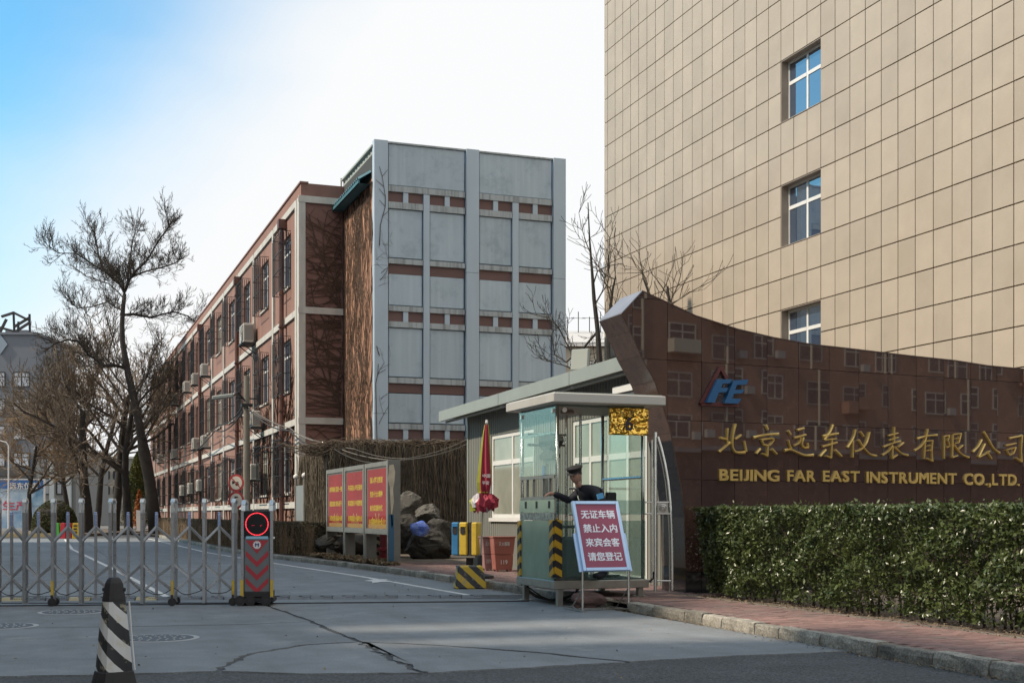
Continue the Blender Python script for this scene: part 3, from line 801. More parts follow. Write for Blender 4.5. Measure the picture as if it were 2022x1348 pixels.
for a, b in pil:
    for z0, z1 in ((0, 4.42), (4.43, 8.96 if a > 10 else 9.0), (8.97 if a > 10 else 9.01, BT + .03)):
        m_ = MB(); m_.box(a + .012, b - .012, BY - .1, BY + .16, z0, z1); m_.build('pilaster', M['bluep'], bl)
bayx = [(pil[0][1] + .01, pil[1][0] - .01, bx(660 + 370 / 2.107), bx(660 + 395 / 2.107)), (pil[1][1] + .01, pil[2][0] - .01, bx(660 + 740 / 2.107), bx(660 + 765 / 2.107))]
levels = [('L', 222, 248), ('P', 248, 290), ('L', 290, 318), ('T', 318, 522), ('L', 525, 548), ('B', 548, 588), ('T', 588, 720), ('L', 722, 745), ('P', 745, 787), ('L', 787, 812), ('T', 812, 1018),
          ('L', 1020, 1045), ('B', 1045, 1083), ('T', 1085, 1210), ('L', 1212, 1237), ('P', 1237, 1278), ('L', 1278, 1300), ('T', 1303, 1500), ('L', 1502, 1525), ('B', 1527, 1560)]
for x0, x1, xm0, xm1 in bayx:
    m_ = MB(); m_.box(x0 + .02, x1 - .02, BY - .01, BY + .16, tb(220), BT - .04); m_.build('panel', M['bluec'], bl, bevel=.01)
    m_ = MB(); m_.box(xm0, xm1, BY - .06, BY + .16, 0, tb(250)); m_.build('mullion', M['bluep'], bl)
    for kind, a, b in levels:
        z1, z0 = tb(a), tb(b)
        for xa, xb in ((x0, xm0), (xm1, x1)):
            xa, xb = xa + .012, xb - .012
            if kind == 'L':
                if a == 222 and xa > x0 + .1: continue
                m_ = MB()
                if a == 222: xb = x1 - .012
                m_.box(xa, xb, BY - .045, BY + .16, z0 + .006, z1 - .006); m_.build('ledge', M['ledge'], bl)
            elif kind == 'T':
                m_ = MB(); m_.box(xa + .02, xb - .02, BY + .02, BY + .16, z0 + .012, z1 - .012); m_.build('panel', M['bluec'], bl, bevel=.012)
            elif kind == 'B':
                m_ = MB(); m_.box(xa, xb, BY + .045, BY + .16, z0, z1); m_.build('brown_tile', M['browntile'], bl)
            else:
                xc = (xa + xb) / 2
                m_ = MB(); m_.box(xa, xc - .08, BY + .045, BY + .16, z0, z1); m_.build('brown_tile', M['browntile'], bl)
                m_ = MB(); m_.box(xc + .08, xb, BY + .045, BY + .16, z0, z1); m_.build('brown_tile', M['browntile'], bl)
                m_ = MB(); m_.box(xc - .08, xc + .08, BY - .02, BY + .16, z0, z1); m_.build('tile_divider', M['bluep'], bl)
mb = MB(); mb.box(BX0, BX1, BY - .06, BY + .16, BT - .03, BT + .02); mb.build('coping', M['ledge'], bl)
# teal gutter canopy and pale sheet parapet on the side
mb = MB()
for i in range(18):
    ya = BY + .35 + i * .235; z = 11.72
    mb.add([(BX0 - .40, ya, z + .0), (BX0 - .40, ya + .12, z + .09), (BX0 - .40, ya + .235, z), (BX0 + .1, ya, z + .32), (BX0 + .1, ya + .12, z + .41), (BX0 + .1, ya + .235, z + .32)],
           [(0, 1, 4, 3), (1, 2, 5, 4)])
mb.box(BX0 - .41, BX0 - .36, BY + .35, BY + 4.45, 11.60, 11.70)
mb.add([(BX0 - .40, BY + .36, 11.6), (BX0 + .02, BY + .36, 11.6), (BX0 + .02, BY + 4.5, 11.6), (BX0 - .40, BY + 4.5, 11.6)], [(0, 1, 2, 3)])
mb.build('eaves_gutter', M['teal'], bl, label='teal corrugated eaves canopy along the side')
mb = MB()
for i in range(24):
    ya = BY + .12 + i * .18; mb.quad((BX0 + .02 + .03 * (i % 2), ya, 11.9), (BX0 + .02 + .03 * ((i + 1) % 2), ya + .18, 11.9), (BX0 + .02 + .03 * ((i + 1) % 2), ya + .18, 12.72), (BX0 + .02 + .03 * (i % 2), ya, 12.72))
mb.box(BX0 - .05, BX0 + .12, BY + .1, BY + 4.5, 12.70, 12.76); mb.cyl((BX0 - .05, BY + 4.45, 11.8), (BX0 - .05, BY + 4.45, 12.8), .03, n=6)
mb.build('roof_sheet', M['corrug'], bl)
mb = MB(); mb.cyl((BX0 + .28, BY - .12, 3.05), (BX0 + .28, BY - .12, 3.3), .07, n=10); mb.bar((BX0 + .28, BY - .12, 3.35), (BX0 + .28, BY, 3.35), .05, .05); mb.build('wall_lamp', M['black'], bl)

# ================================================================== BEIGE TOWER
TX = 20.0
tw = thing('stone_clad_tower', (TX, 30, 0), 'tall beige office tower clad in stone panels with three recessed white windows', 'building')
TW, TH, Z0 = .678, .905, 6.33
yw0 = 1.497 * TX                                       # near edge of windows column
yA, yB = 18.0, 44.5
tz0 = Z0 - 7 * TH; rows = 26
wh = [(yw0, yw0 + 3 * TW, Z0 + TH * (1 + 4 * k) - 2 * TH, Z0 + TH * (1 + 4 * k)) for k in range(-1, 4)]
mb = MB(); wall_x(mb, TX + .03, yA, yB, 0, tz0 + rows * TH, wh, .42)
mb.quad((TX + .03, yB, 0), (40, yB, 0), (40, yB, tz0 + rows * TH), (TX + .03, yB, tz0 + rows * TH)); mb.quad((TX + .03, yA, 0), (40, yA, 0), (40, yA, tz0 + rows * TH), (TX + .03, yA, tz0 + rows * TH))
mb.quad((TX + .03, yA, tz0 + rows * TH), (40, yA, tz0 + rows * TH), (40, yB, tz0 + rows * TH), (TX + .03, yB, tz0 + rows * TH))
mb.build('wall', M['stonegap'], tw)
tm = MB().box(0, .045, .013, TW - .013, .014, TH - .014).mesh('stone_tile', M['stone'], bevel=.004)
tiles = []
i0 = math.floor((yA - yw0) / TW); i1 = math.ceil((yB - yw0) / TW)
for i in range(i0, i1):
    for j in range(rows):
        ya, za = yw0 + i * TW, tz0 + j * TH
        if any(a - .01 < ya < b - .05 and c - .01 < za < d - .05 for a, b, c, d in wh): continue
        r0 = ya + TW / 2; x_, y_ = TX, r0; dep = S * x_ + C_ * y_; px_ = CX + F * (C_ * x_ - S * y_) / dep; py_ = HY - F * (za + TH / 2 - CAM_H) / dep
        wall_top = 576 + max(0, px_ - 1268) * .21 if px_ > 1268 else 560 + (1268 - px_)
        vis = (-30 < px_ < 2060 and -40 < py_ < wall_top + 30)
        tiles.append((0 if vis else 1, dep, ya, za))
tiles.sort(); far = MB()
for n_, (v_, dep, ya, za) in enumerate(tiles):
    last = min(TW, yB - ya)
    if n_ < 300 and last > TW - .01: link('stone_tile', tm, tw, loc=(-.015 - 0 + rnd.uniform(-.002, .002), ya - 30, za))
    else: far.box(TX - .015, TX + .029, ya + .016, ya + last - .016, za + .016, za + TH - .016)
far.build('stone_tiles_distant', mat('beige_stone_far', (.452, .388, .303), .55, blotch=((.36, .30, .235), .22, .50, .55), var=.16, vscale=.9, streak=.2, dirt=(.34, .29, .23), stscale=(1, 1.5, 1.1), grain=.05, gscale=70), tw, kind='stuff')
for k, (a, b, c, d) in enumerate(wh):
    o = window_x(tw, TX + .22, a, b, c, d, cols=2, transom=.64, fw=.085, gm=M['glassblue'])
    m_ = MB(); m_.box(TX + .0, TX + .22, a - .0, a + .02, c, d); m_.box(TX, TX + .22, b - .02, b, c, d); m_.box(TX, TX + .22, a + .02, b - .02, d - .02, d); m_.box(TX - .03, TX + .22, a + .02, b - .02, c, c + .02)
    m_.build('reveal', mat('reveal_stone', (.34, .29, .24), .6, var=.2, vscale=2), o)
    for s_ in (a + .16,):
        m_ = MB(); m_.box(TX + .345, TX + .36, b - .45, b - .09, c + .09, c + (d - c) * .6); m_.build('curtain', M['curtain'], o)

# ================================================================== SIGN WALL
WA = R(6); WD = Vector((math.cos(WA), math.sin(WA), 0)); WN = Vector((math.sin(WA), -math.cos(WA), 0))
r_ = ray(1354); W0 = Vector((r_[0] * 19.3, r_[1] * 19.3, 0))
def wuv(px, py):
    r = ray(px); t = W0.dot(WN) / (r[0] * WN.x + r[1] * WN.y)
    p = Vector((r[0] * t, r[1] * t, 0)); return ((p - W0).dot(WD), zz(py, t))
def wmap(u, z, d): return W0 + WD * u + WN * d + Vector((0, 0, z))
sw = thing('sign_wall', (W0.x + 3, W0.y + .8, KH), 'curved polished brown granite company sign wall with gold lettering', 'sign wall')
edgeL = [wuv(*p) for p in ((1354, 1166), (1354, 1121), (1351, 1020), (1345.5, 967), (1337, 924), (1324, 855), (1308, 800), (1292, 753), (1264.4, 702), (1244, 655), (1226, 620))]
edgeL[0] = (edgeL[0][0], 0.0)
topP = [wuv(*p) for p in ((1267, 576), (1309, 595), (1373, 625), (1458, 652), (1527, 668), (1599, 681), (1671.5, 689), (1799, 704), (1884.6, 713), (1948.6, 723), (2022, 730), (2160, 742))]
uR = 10.5
topP.append((uR, topP[-1][1] - .1))
outline = edgeL + topP + [(uR, 0.0)]
def clip(poly, axis, val, keep_gt):
    out = []
    for i in range(len(poly)):
        a, b = poly[i], poly[(i + 1) % len(poly)]
        ia = (a[axis] > val) == keep_gt; ib = (b[axis] > val) == keep_gt
        if ia: out.append(a)
        if ia != ib:
            t = (val - a[axis]) / (b[axis] - a[axis]); out.append((a[0] + (b[0] - a[0]) * t, a[1] + (b[1] - a[1]) * t))
    return out
m_ = MB(); m_.prism([(u, z) for u, z in outline], lambda u, z, d: W0 + WD * u + Vector((0, d, z)) if d else wmap(u, z, -.012), 0, .76)
m_.build('core', M['joint'], sw)
zj = [0, .42, .93, 1.83, 2.73, 3.63, 4.53, 5.6]; us = [edgeL[0][0] - 3.0 + .62 * k for k in range(30)]
umin = min(u for u, z in outline); uj = [umin - .01]; 
u = .28
while u - .62 > umin: u -= .62
while u < uR: uj.append(u); u += .62
uj.append(uR + .01)
for j in range(len(zj) - 1):
    for a, b in zip(uj, uj[1:]):
        p = outline
        g_ = .0035
        for ax, v_, kg in ((0, a + g_, True), (0, b - g_, False), (1, zj[j] + g_, True), (1, zj[j + 1] - g_, False)):
            p = clip(p, ax, v_, kg)
            if len(p) < 3: break
        if len(p) < 3: continue
        q = []
        for v_ in p:
            if not q or (abs(v_[0] - q[-1][0]) + abs(v_[1] - q[-1][1])) > 1e-4: q.append(v_)
        if len(q) < 3: continue
        m_ = MB(); dz = rnd.uniform(0, .0015); ta, tb_ = rnd.uniform(-.0013, .0013), rnd.uniform(-.0013, .0013)
        m_.prism(q, lambda u, z, d: wmap(u, z, d + (dz + ta * (u - a) / .3 + tb_ * (z - zj[j]) / .4 if d > 0 else 0)), -.012, .014)
        m_.build('granite_panel', M['granite_black'] if j == 0 else M['granite'], sw)
# side cladding following the curve (thickness runs straight back)
m_ = None
for (u0, z0), (u1, z1) in zip(edgeL, edgeL[1:]):
    A = wmap(u0, z0, .014); B = wmap(u1, z1, .014); off = Vector((-.012, 0, 0)); Yv = Vector((0, .79, 0))
    m_ = MB(); gx = (B - A) * .004
    P_ = [A + off + gx, B + off - gx, B + off - gx + Yv, A + off + gx + Yv]; n_ = Vector((.02, 0, 0.0)); m_.add(P_ + [p + n_ for p in P_], [(0, 1, 2, 3), (7, 6, 5, 4), (0, 4, 5, 1), (1, 5, 6, 2), (2, 6, 7, 3), (3, 7, 4, 0)])
    m_.build('side_panel', M['granite_side'] if z1 > .5 else M['granite_black'], sw)
caps = [edgeL[-1]] + topP
for n_, ((u0, z0), (u1, z1)) in enumerate(zip(caps, caps[1:])):
    A = wmap(u0, z0, .022) + Vector((0, 0, .002)); B = wmap(u1, z1, .022) + Vector((0, 0, .002)); Yv = Vector((0, .80, 0)); up = Vector((0, 0, .018))
    m_ = MB(); P_ = [A, B, B + Yv, A + Yv]; m_.add(P_ + [p + up for p in P_], [(3, 2, 1, 0), (4, 5, 6, 7), (0, 1, 5, 4), (1, 2, 6, 5), (2, 3, 7, 6), (3, 0, 4, 7)])
    m_.build('coping', mat('grey_coping', (.24, .25, .28), .35, var=.2, vscale=3) if n_ == 0 else M['granite_side'], sw)

# hand drawn gold characters
GA = (1360, 700, 4.815); GB = (1680, 820, 5.912)
chars = [
 (GA, [((358,700),(352,800),(360,850),24), ((285,788),(350,806),24), ((275,925),(330,880),(378,835),24), ((432,660),(408,760),(402,860),(430,925),(520,930),27), ((535,922),(515,820),24), ((485,765),(430,805),22)]),
 (GA, [((718,668),(738,715),34), ((600,790),(720,762),(840,756),28), ((672,800),(700,862),22), ((680,808),(792,800),(752,862),(700,856),22), ((738,860),(735,965),24), ((735,965),(690,938),20), ((668,895),(628,942),24), ((778,898),(822,945),26)]),
 (GA, [((932,722),(955,762),30), ((932,812),(945,860),(962,895),22), ((895,912),(960,905),(1085,955),(1170,955),28), ((1015,718),(1082,700),24), ((988,792),(1100,762),24), ((1052,790),(1035,840),(985,865),20), ((1078,790),(1062,850),(1085,882),(1122,880),22), ((1122,880),(1114,838),20)]),
 (GA, [((1258,775),(1408,750),26), ((1358,668),(1330,735),(1275,812),26), ((1275,812),(1390,800),18), ((1255,875),(1395,835),24), ((1348,795),(1340,982),24), ((1340,982),(1290,960),20), ((1290,905),(1235,968),26), ((1378,905),(1438,965),28)]),
 (GB, [((40,165),(10,270),(-55,375),26), ((8,290),(5,490),26), ((95,190),(132,245),28), ((200,195),(165,320),(95,400),(25,420),26), ((75,285),(130,370),(205,450),(282,470),28)]),
 (GB, [((420,237),(532,207),22), ((425,290),(535,257),20), ((362,368),(480,322),(560,300),24), ((487,135),(484,320),26), ((470,350),(425,415),(350,465),24), ((470,360),(465,500),24), ((465,505),(525,458),22), ((597,318),(535,370),22), ((500,368),(570,440),(650,465),26)]),
 (GB, [((755,272),(870,240),(990,230),28), ((880,160),(852,285),(795,365),(725,412),24), ((848,300),(836,505),24), ((850,300),(938,294),22), ((936,294),(925,420),(935,535),24), ((935,535),(868,500),20), ((858,355),(908,350),16), ((858,412),(908,406),16)]),
 (GB, [((1070,240),(1070,505),24), ((1065,245),(1132,235),20), ((1130,235),(1110,295),18), ((1110,295),(1130,350),(1098,378),18), ((1172,225),(1165,490),26), ((1165,492),(1228,468),22), ((1175,222),(1268,212),20), ((1266,212),(1238,320),20), ((1190,328),(1240,320),16), ((1190,275),(1238,266),14), ((1288,350),(1238,395),20), ((1188,345),(1265,445),(1358,490),25)]),
 (GB, [((1512,283),(1472,358),(1408,427),25), ((1535,192),(1590,285),(1650,385),(1718,437),30), ((1548,332),(1475,485),26), ((1475,490),(1560,445),(1598,418),22), ((1572,425),(1625,505),28)]),
 (GB, [((1830,268),(1982,237),28), ((1980,237),(1968,400),(1975,542),26), ((1975,542),(1908,492),24), ((1788,352),(1908,325),26), ((1800,402),(1832,465),20), ((1805,400),(1908,372),20), ((1906,372),(1878,442),20), ((1832,465),(1880,442),18)]),
]
for (ox, oy, sc), strokes in chars:
    m_ = MB()
    for si, st in enumerate(strokes):
        w = st[-1]; pts = [wuv(ox + p[0] / sc, oy + p[1] / sc) for p in st[:-1]]
        # resample smooth
        if len(pts) > 2:
            q = []
            for i in range(len(pts) - 1):
                p0 = pts[max(0, i - 1)]; p1 = pts[i]; p2 = pts[i + 1]; p3 = pts[min(len(pts) - 1, i + 2)]
                for k in range(4):
                    t = k / 4; f = lambda a, b, c, d: .5 * (2 * b + (c - a) * t + (2 * a - 5 * b + 4 * c - d) * t * t + (3 * b - a - 3 * c + d) * t ** 3)
                    q.append((f(p0[0], p1[0], p2[0], p3[0]), f(p0[1], p1[1], p2[1], p3[1])))
            q.append(pts[-1]); pts = q
        n = len(pts); W_ = w / sc * 19.8 / 2500 * 1.0; base = len(m_.v); ztop = .055 + .0015 * (si % 4)
        for i, p in enumerate(pts):
            a = pts[max(0, i - 1)]; b = pts[min(n - 1, i + 1)]; dx, dz_ = b[0] - a[0], b[1] - a[1]; l = math.hypot(dx, dz_); nx, nz = -dz_ / l, dx / l
            tt = i / (n - 1); ww = W_ / 2 * (1.12 - .35 * math.sin(math.pi * tt) if n > 2 else (1.0 if tt < .5 else .86))
            for s_, d_ in ((-1, .012), (-.92, ztop * .75), (-.35, ztop), (.35, ztop), (.92, ztop * .75), (1, .012)):
                m_.v.append(tuple(wmap(p[0] + nx * ww * s_, p[1] + nz * ww * s_, d_)))
        for i in range(n - 1):
            for k in range(5): m_.f.append((base + i * 6 + k, base + i * 6 + k + 1, base + i * 6 + 7 + k, base + i * 6 + 6 + k))
        m_.f.append(tuple(base + k for k in range(6))); m_.f.append(tuple(base + (n - 1) * 6 + k for k in range(6)))
    m_.build('gold_character', M['gold'], sw)
words_ = [('BEIJING', 1417.5, 1536, 924, 948.5), ('FAR', 1551.5, 1607, 926, 950), ('EAST', 1621.8, 1694, 927, 950.5), ('INSTRUMENT', 1707.7, 1886, 929, 953), ('CO.,LTD.', 1900.4, 2010.4, 932.5, 957)]
for wd_, xa, xb, ya_, yb_ in words_:
    adv = []; x = 0
    for ch in wd_:
        me = text_mesh(ch, 1.0, 0, 0, 0); vs_ = np.empty(len(me.vertices) * 3, dtype=np.float32); me.vertices.foreach_get('co', vs_); vs_ = vs_.reshape(-1, 3)
        w_ = float(vs_[:, 0].max() - vs_[:, 0].min()); h0, h1 = float(vs_[:, 1].min()), float(vs_[:, 1].max()); h0 = 0 if ch == 'J' else h0; w_ += .05; adv.append((x, w_, h0, h1)); x += w_ + .075
    tot = x - .075; u0, zb0 = wuv(xa, yb_); u1, zb1 = wuv(xb, yb_ + 0); _, zt0 = wuv(xa, ya_); H_ = (zt0 - zb0); sc_ = (u1 - u0) / tot
    cap = .73
    for ch, (ax_, w_, h0, h1) in zip(wd_, adv):
        uu = u0 + ax_ * sc_; h = (h1 - h0) / cap * H_; zb = zb0 + h0 / cap * H_
        put_text('gold_letter', ch, h, M['gold'], sw, wmap(uu, zb, .013), WD, width=w_ * sc_, extrude=.028, bold=0.055)
# logo
LO = (1360, 700, 4.815)
def lg(p): return wuv(LO[0] + p[0] / LO[2], LO[1] + p[1] / LO[2])
Fp = [(235,240),(372,240),(352,278),(285,282),(268,320),(335,320),(318,362),(248,365),(208,462),(132,458)]
Ep = [(388,250),(525,242),(512,290),(420,292),(400,340),(492,335),(470,372),(388,378),(372,420),(462,425),(430,470),(300,466)]
for nm, pp in (('logo_letter', Fp), ('logo_letter', Ep)):
    m_ = MB(); m_.prism([lg(p) for p in pp], wmap, .013, .11); m_.build(nm, M['logo_blue'], sw)
def thick(pp, w):
    m2 = MB()
    for a, b in zip(pp, pp[1:]):
        A, B = lg(a), lg(b); m2.bar(wmap(A[0], A[1], .04), wmap(B[0], B[1], .04), .055, w, up=tuple(WN))
    return m2
m_ = thick([(285,122),(100,470)], .03); m_.add(*[thick([(100,470),(455,482)], .03).v, thick([(100,470),(455,482)], .03).f]); m2 = thick([(285,122),(345,232)], .035); m_.add(m2.v, m2.f)
m_.build('logo_outline', M['logo_red'], sw)


# ================================================================== GUARD SHED
SX, SY0, SY1, SZ = 9.6, 18.2, 29.5, 3.76
sh = thing('guard_room', (SX, 24, KH), 'single storey corrugated grey guard room with white framed windows and flat roof', 'guard room')
win_s = [(25.0, 27.75, 1.22, 3.12), (19.6, 22.9, KH + .02, 3.12)]
mb = MB(); pitch = .13
def rib_wall(y0, y1, z0, z1):
    n = int(round((y1 - y0) / pitch)); d = (y1 - y0) / n
    for i in range(n):
        a = y0 + i * d; pr = [(a, 0), (a + d * .62, 0), (a + d * .72, .022), (a + d * .9, .022), (a + d, 0)]
        for (p, q), (r, s_) in zip(pr, pr[1:]): mb.quad((SX + q, p, z0), (SX + s_, r, z0), (SX + s_, r, z1), (SX + q, p, z1))
ycur = SY0
for a, b, c, d in sorted(win_s):
    rib_wall(ycur, a, KH - .02, SZ); 
    if c > .5: rib_wall(a, b, KH - .02, c)
    rib_wall(a, b, d, SZ); ycur = b
    for yy in (a, b): mb.quad((SX, yy, c), (SX + .14, yy, c), (SX + .14, yy, d), (SX, yy, d))
    mb.quad((SX, a, d), (SX, b, d), (SX + .14, b, d), (SX + .14, a, d)); mb.quad((SX, a, c), (SX + .14, a, c), (SX + .14, b, c), (SX, b, c))
rib_wall(ycur, SY1, KH - .02, SZ)
mb.quad((SX, SY1, 0), (11.3, SY1, 0), (11.3, SY1, SZ), (SX, SY1, SZ)); mb.quad((SX, SY0, 0), (11.3, SY0, 0), (11.3, SY0, SZ), (SX, SY0, SZ)); mb.quad((11.3, SY0, 0), (11.3, SY1, 0), (11.3, SY1, SZ), (11.3, SY0, SZ))
mb.build('wall', M['shed'], sh)
mb = MB(); mb.box(SX - .02, SX + .002, SY1 - .06, SY1 + .02, KH, SZ); mb.build('corner_trim', M['shedroof'], sh)
mb = MB(); mb.box(SX + .8, SX + .9, SY0, SY1, KH, SZ - .1); mb.build('inner_partition', mat('room_inside', (.42, .42, .36), .8, var=.3, vscale=.8), sh)
# roof with fascia; slightly higher towards the near end
m_ = MB(); ex = 9.15
def zr(y): return 3.94 - .012 * (y - 20)
for nm, xa, za, zb_ in (('roof', ex, -.0, .03),):
    m_.add([(ex, 17.9, zr(17.9)), (11.5, 17.9, zr(17.9) + .08), (11.5, 30.4, zr(30.4) + .08), (ex, 30.4, zr(30.4)), (ex, 17.9, zr(17.9) + .04), (11.5, 17.9, zr(17.9) + .12), (11.5, 30.4, zr(30.4) + .12), (ex, 30.4, zr(30.4) + .04)],
           [(0, 3, 2, 1), (4, 5, 6, 7), (0, 1, 5, 4), (1, 2, 6, 5), (2, 3, 7, 6), (3, 0, 4, 7)])
m_.build('roof', M['shedroof'], sh)
for a, b in ((18.0, 21.9), (21.92, 25.9), (25.92, 30.38)):
    m_ = MB(); m_.add([(ex - .03, a, zr(a) - .20), (ex + .03, a, zr(a) - .20), (ex + .03, b, zr(b) - .20), (ex - .03, b, zr(b) - .20), (ex - .03, a, zr(a) + .05), (ex + .03, a, zr(a) + .05), (ex + .03, b, zr(b) + .05), (ex - .03, b, zr(b) + .05)],
       [(0, 3, 2, 1), (4, 5, 6, 7), (0, 1, 5, 4), (1, 2, 6, 5), (2, 3, 7, 6), (3, 0, 4, 7)]); m_.build('fascia', M['shedroof'], sh)
    m_ = MB(); m_.add([(ex + .03, a, zr(a) - .18), (SX + .1, a, SZ - .02), (SX + .1, b, SZ - .02), (ex + .03, b, zr(b) - .18)], [(0, 1, 2, 3)]); m_.build('soffit', M['shed'], sh)
m_ = MB(); m_.cyl((ex + .05, 18, zr(18) - .24), (ex + .05, 30, zr(30) - .24), .03, n=6); m_.build('eaves_pipe', M['shedroof'], sh)
m_ = MB()
for i in range(22):
    y = 18.4 + i * .55; m_.cyl((ex + .12, y, zr(y) + .03), (ex + .12, y, zr(y) + .09), .035, .02, n=6)
m_.build('roof_bolt', M['navy'], sh)
window_x(sh, SX + .02, 25.0, 27.75, 1.22, 3.12, cols=2, transom=.66, fw=.085, gm=M['curtain'])
m_ = MB(); m_.box(SX - .05, SX + .05, 24.95, 27.8, 1.14, 1.22); m_.build('window_sill', M['pvc'], sh)
dr = window_x(sh, SX + .02, 19.6, 22.9, KH + .03, 3.12, cols=4, transom=.74, fw=.09, gm=M['curtain'], name='door')
m_ = MB(); m_.box(SX - .03, SX + .02, 21.2, 21.26, 1.1, 1.35); m_.build('door_handle', M['steel'], dr)
# split air conditioner strips under the eave
p = onx(1215, SX); m_ = MB(); m_.box(SX - .28, SX - .02, 18.7, 20.4, 3.42, 3.54); m_.box(SX - .22, SX - .04, 18.7, 20.3, 3.30, 3.40)
m_.build('pvc_duct', M['pvc'], sh)

# floodlight on the shed roof
fp = P3(1146, 712, 26.3)
fl = thing('floodlight', (fp.x, fp.y, zr(fp.y)), 'boxy floodlight with pale front and navy housing standing on the guard room roof', 'floodlight')
hx = Vector((-.78, -.62, .12)).normalized(); up = Vector((0, 0, 1)); rt = hx.cross(up).normalized(); upp = rt.cross(hx).normalized()
c0 = Vector((fp.x, fp.y, fp.z + .02))
m_ = MB(); m_.obox(c0, hx * .05, rt * .20, upp * .22); m_.build('lamp_face', M['lampgrey'], fl, bevel=.015)
m_ = MB(); A = [c0 - hx * .05 + rt * a * .20 + upp * b * .21 for a, b in ((-1, -1), (1, -1), (1, 1), (-1, 1))]; B = [c0 - hx * .24 + rt * a * .10 + upp * b * .12 for a, b in ((-1, -1), (1, -1), (1, 1), (-1, 1))]
m_.add(A + B, [(3, 2, 1, 0), (4, 5, 6, 7), (0, 1, 5, 4), (1, 2, 6, 5), (2, 3, 7, 6), (3, 0, 4, 7)]); m_.build('housing', M['navy'], fl)
m_ = MB(); zb_ = zr(fp.y) + .04; m_.bar((c0.x, c0.y, zb_), (c0.x, c0.y, c0.z - .2), .04, .04); m_.box(c0.x - .12, c0.x + .12, c0.y - .1, c0.y + .1, zb_, zb_ + .03); m_.build('bracket', M['iron'], fl)

# ================================================================== GLASS BOOTH
bo = thing('guard_booth', (7.4, 17.3, 0), 'glass and stainless steel guard booth on short legs with a flat white roof', 'guard booth')
A0, A1, B0, B1 = 6.72, 8.12, 16.62, 18.1           # x and y extents
ZF = .36; ZT = 2.86
def P_(name, mk, m, par=bo, **k): return mk.build(name, m, par, **k)
m_ = MB(); m_.box(A0 - .04, A1 + .04, B0 - .04, B1 + .04, .24, ZF); P_('floor_frame', m_, M['steel_dull'], bevel=.008)
for x in (A0 + .07, A1 - .07):
    for y in (B0 + .05, B1 - .08):
        zb_ = 0 if x < 7.25 else KH
        m_ = MB(); m_.box(x - .04, x + .04, y - .04, y + .04, zb_ + .012, .24); m_.box(x - .10, x + .10, y - .08, y + .08, zb_, zb_ + .012); P_('leg', m_, M['steel_dull'])
m_ = MB(); m_.box(6.56, 8.30, 16.32, 18.28, ZT, ZT + .135); P_('roof', m_, mat('booth_roof', (.50, .49, .45), .5, dirt=(.36, .35, .31), vscale=2, metal=.2), bevel=.012)
m_ = MB(); m_.box(6.60, 8.26, 16.36, 18.24, ZT + .135, ZT + .15); P_('roof_top', m_, M['shedroof'])
for x, y in ((A0 + .03, B0 + .03), (A1 - .03, B0 + .03), (A0 + .03, B1 - .03), (A1 - .03, B1 - .03)):
    m_ = MB(); m_.cyl((x, y, ZF), (x, y, ZT), .026, n=10); P_('post', m_, M['steel'], smooth=True)
zr1, zr2 = 1.535, 1.84
for z in (zr1, zr2):
    m_ = MB(); m_.box(A0 - .005, A0 + .05, B0 + .07, B1 - .07, z - .022, z + .022); P_('rail', m_, M['steel_dull'])
m_ = MB(); m_.box(A0 + .002, A0 + .042, B0 + .065, B1 - .065, 2.05 + .4, 2.48); P_('rail', m_, M['steel'])
for y in (16.9, 17.15, 17.55, 17.82):
    m_ = MB(); m_.box(A0, A0 + .04, y - .015, y + .015, zr1 + .02, zr2 - .02); P_('mullion', m_, M['steel_dull'])
# back frames seen through the glass
for z, a, b in ((2.52, A0 + .1, A0 + .75), (2.36, A0 + .1, A0 + .72)):
    m_ = MB(); m_.cyl((a, B1 - .06, z), (b, B1 - .06, z), .022, n=8); P_('rail', m_, M['steel'])
for x in (A0 + .74, A1 - .42):
    m_ = MB(); m_.cyl((x, B1 - .06, ZF), (x, B1 - .06, ZT), .022, n=8); P_('post', m_, M['steel'])
for z in (1.30, 1.70):
    m_ = MB(); m_.cyl((A1 - .62, B1 - .06, z), (A1 - .04, B1 - .06, z), .02, n=8); P_('rail', m_, M['steel'])
m_ = MB(); m_.cyl((A1 - .03, B0 + .06, 1.84), (A1 - .03, B1 - .06, 1.84), .022, n=8); P_('rail', m_, M['steel'])
# glass
def pane_y(x0, x1, y, z0, z1, m): 
    m_ = MB(); m_.box(x0, x1, y, y + .008, z0, z1); P_('glass_pane', m_, m)
def pane_x(x, y0, y1, z0, z1, m):
    m_ = MB(); m_.box(x, x + .008, y0, y1, z0, z1); P_('glass_pane', m_, m)
pane_x(A0 - .012, B0 + .01, B1, zr2 + .03, ZT, M['pane'])
pane_x(A0 - .012, B0 + .05, B1 - .02, ZF, 1.21, M['frost'])
pane_x(A0 - .012, B0 + .05, B1 - .02, 1.33, zr1 - .025, M['frost'])
pane_y(A0 + .0, A1 - .005, B0 - .012, 1.51, ZT, M['pane'])
pane_y(A0 + .0, A1 - .005, B0 - .012, ZF, 1.21, M['tintpane'])
pane_y(A0 + .0, A1 - .005, B0 - .012, 1.30, 1.505, M['tintpane'])
pane_x(A1, B0 + .05, B1 - .05, ZF, ZT, M['pane'])
pane_y(A0 + .05, A0 + .7, B1, ZF, ZT - .3, M['pane'])
m_ = MB(); m_.box(A0 - .014, A0 + .02, B0 + .05, B1 - .05, 1.215, 1.325); P_('lock_strip', m_, mat('strip_mixed', (.05, .06, .06), .4, col2=(.35, .42, .38), vscale=14))
for z in (1.47,):
    for y in (16.85, 17.35, 17.8):
        m_ = MB(); m_.box(A0 - .02, A0 - .005, y - .03, y + .03, z - .08, z + .02); P_('patch_fitting', m_, M['iron'])
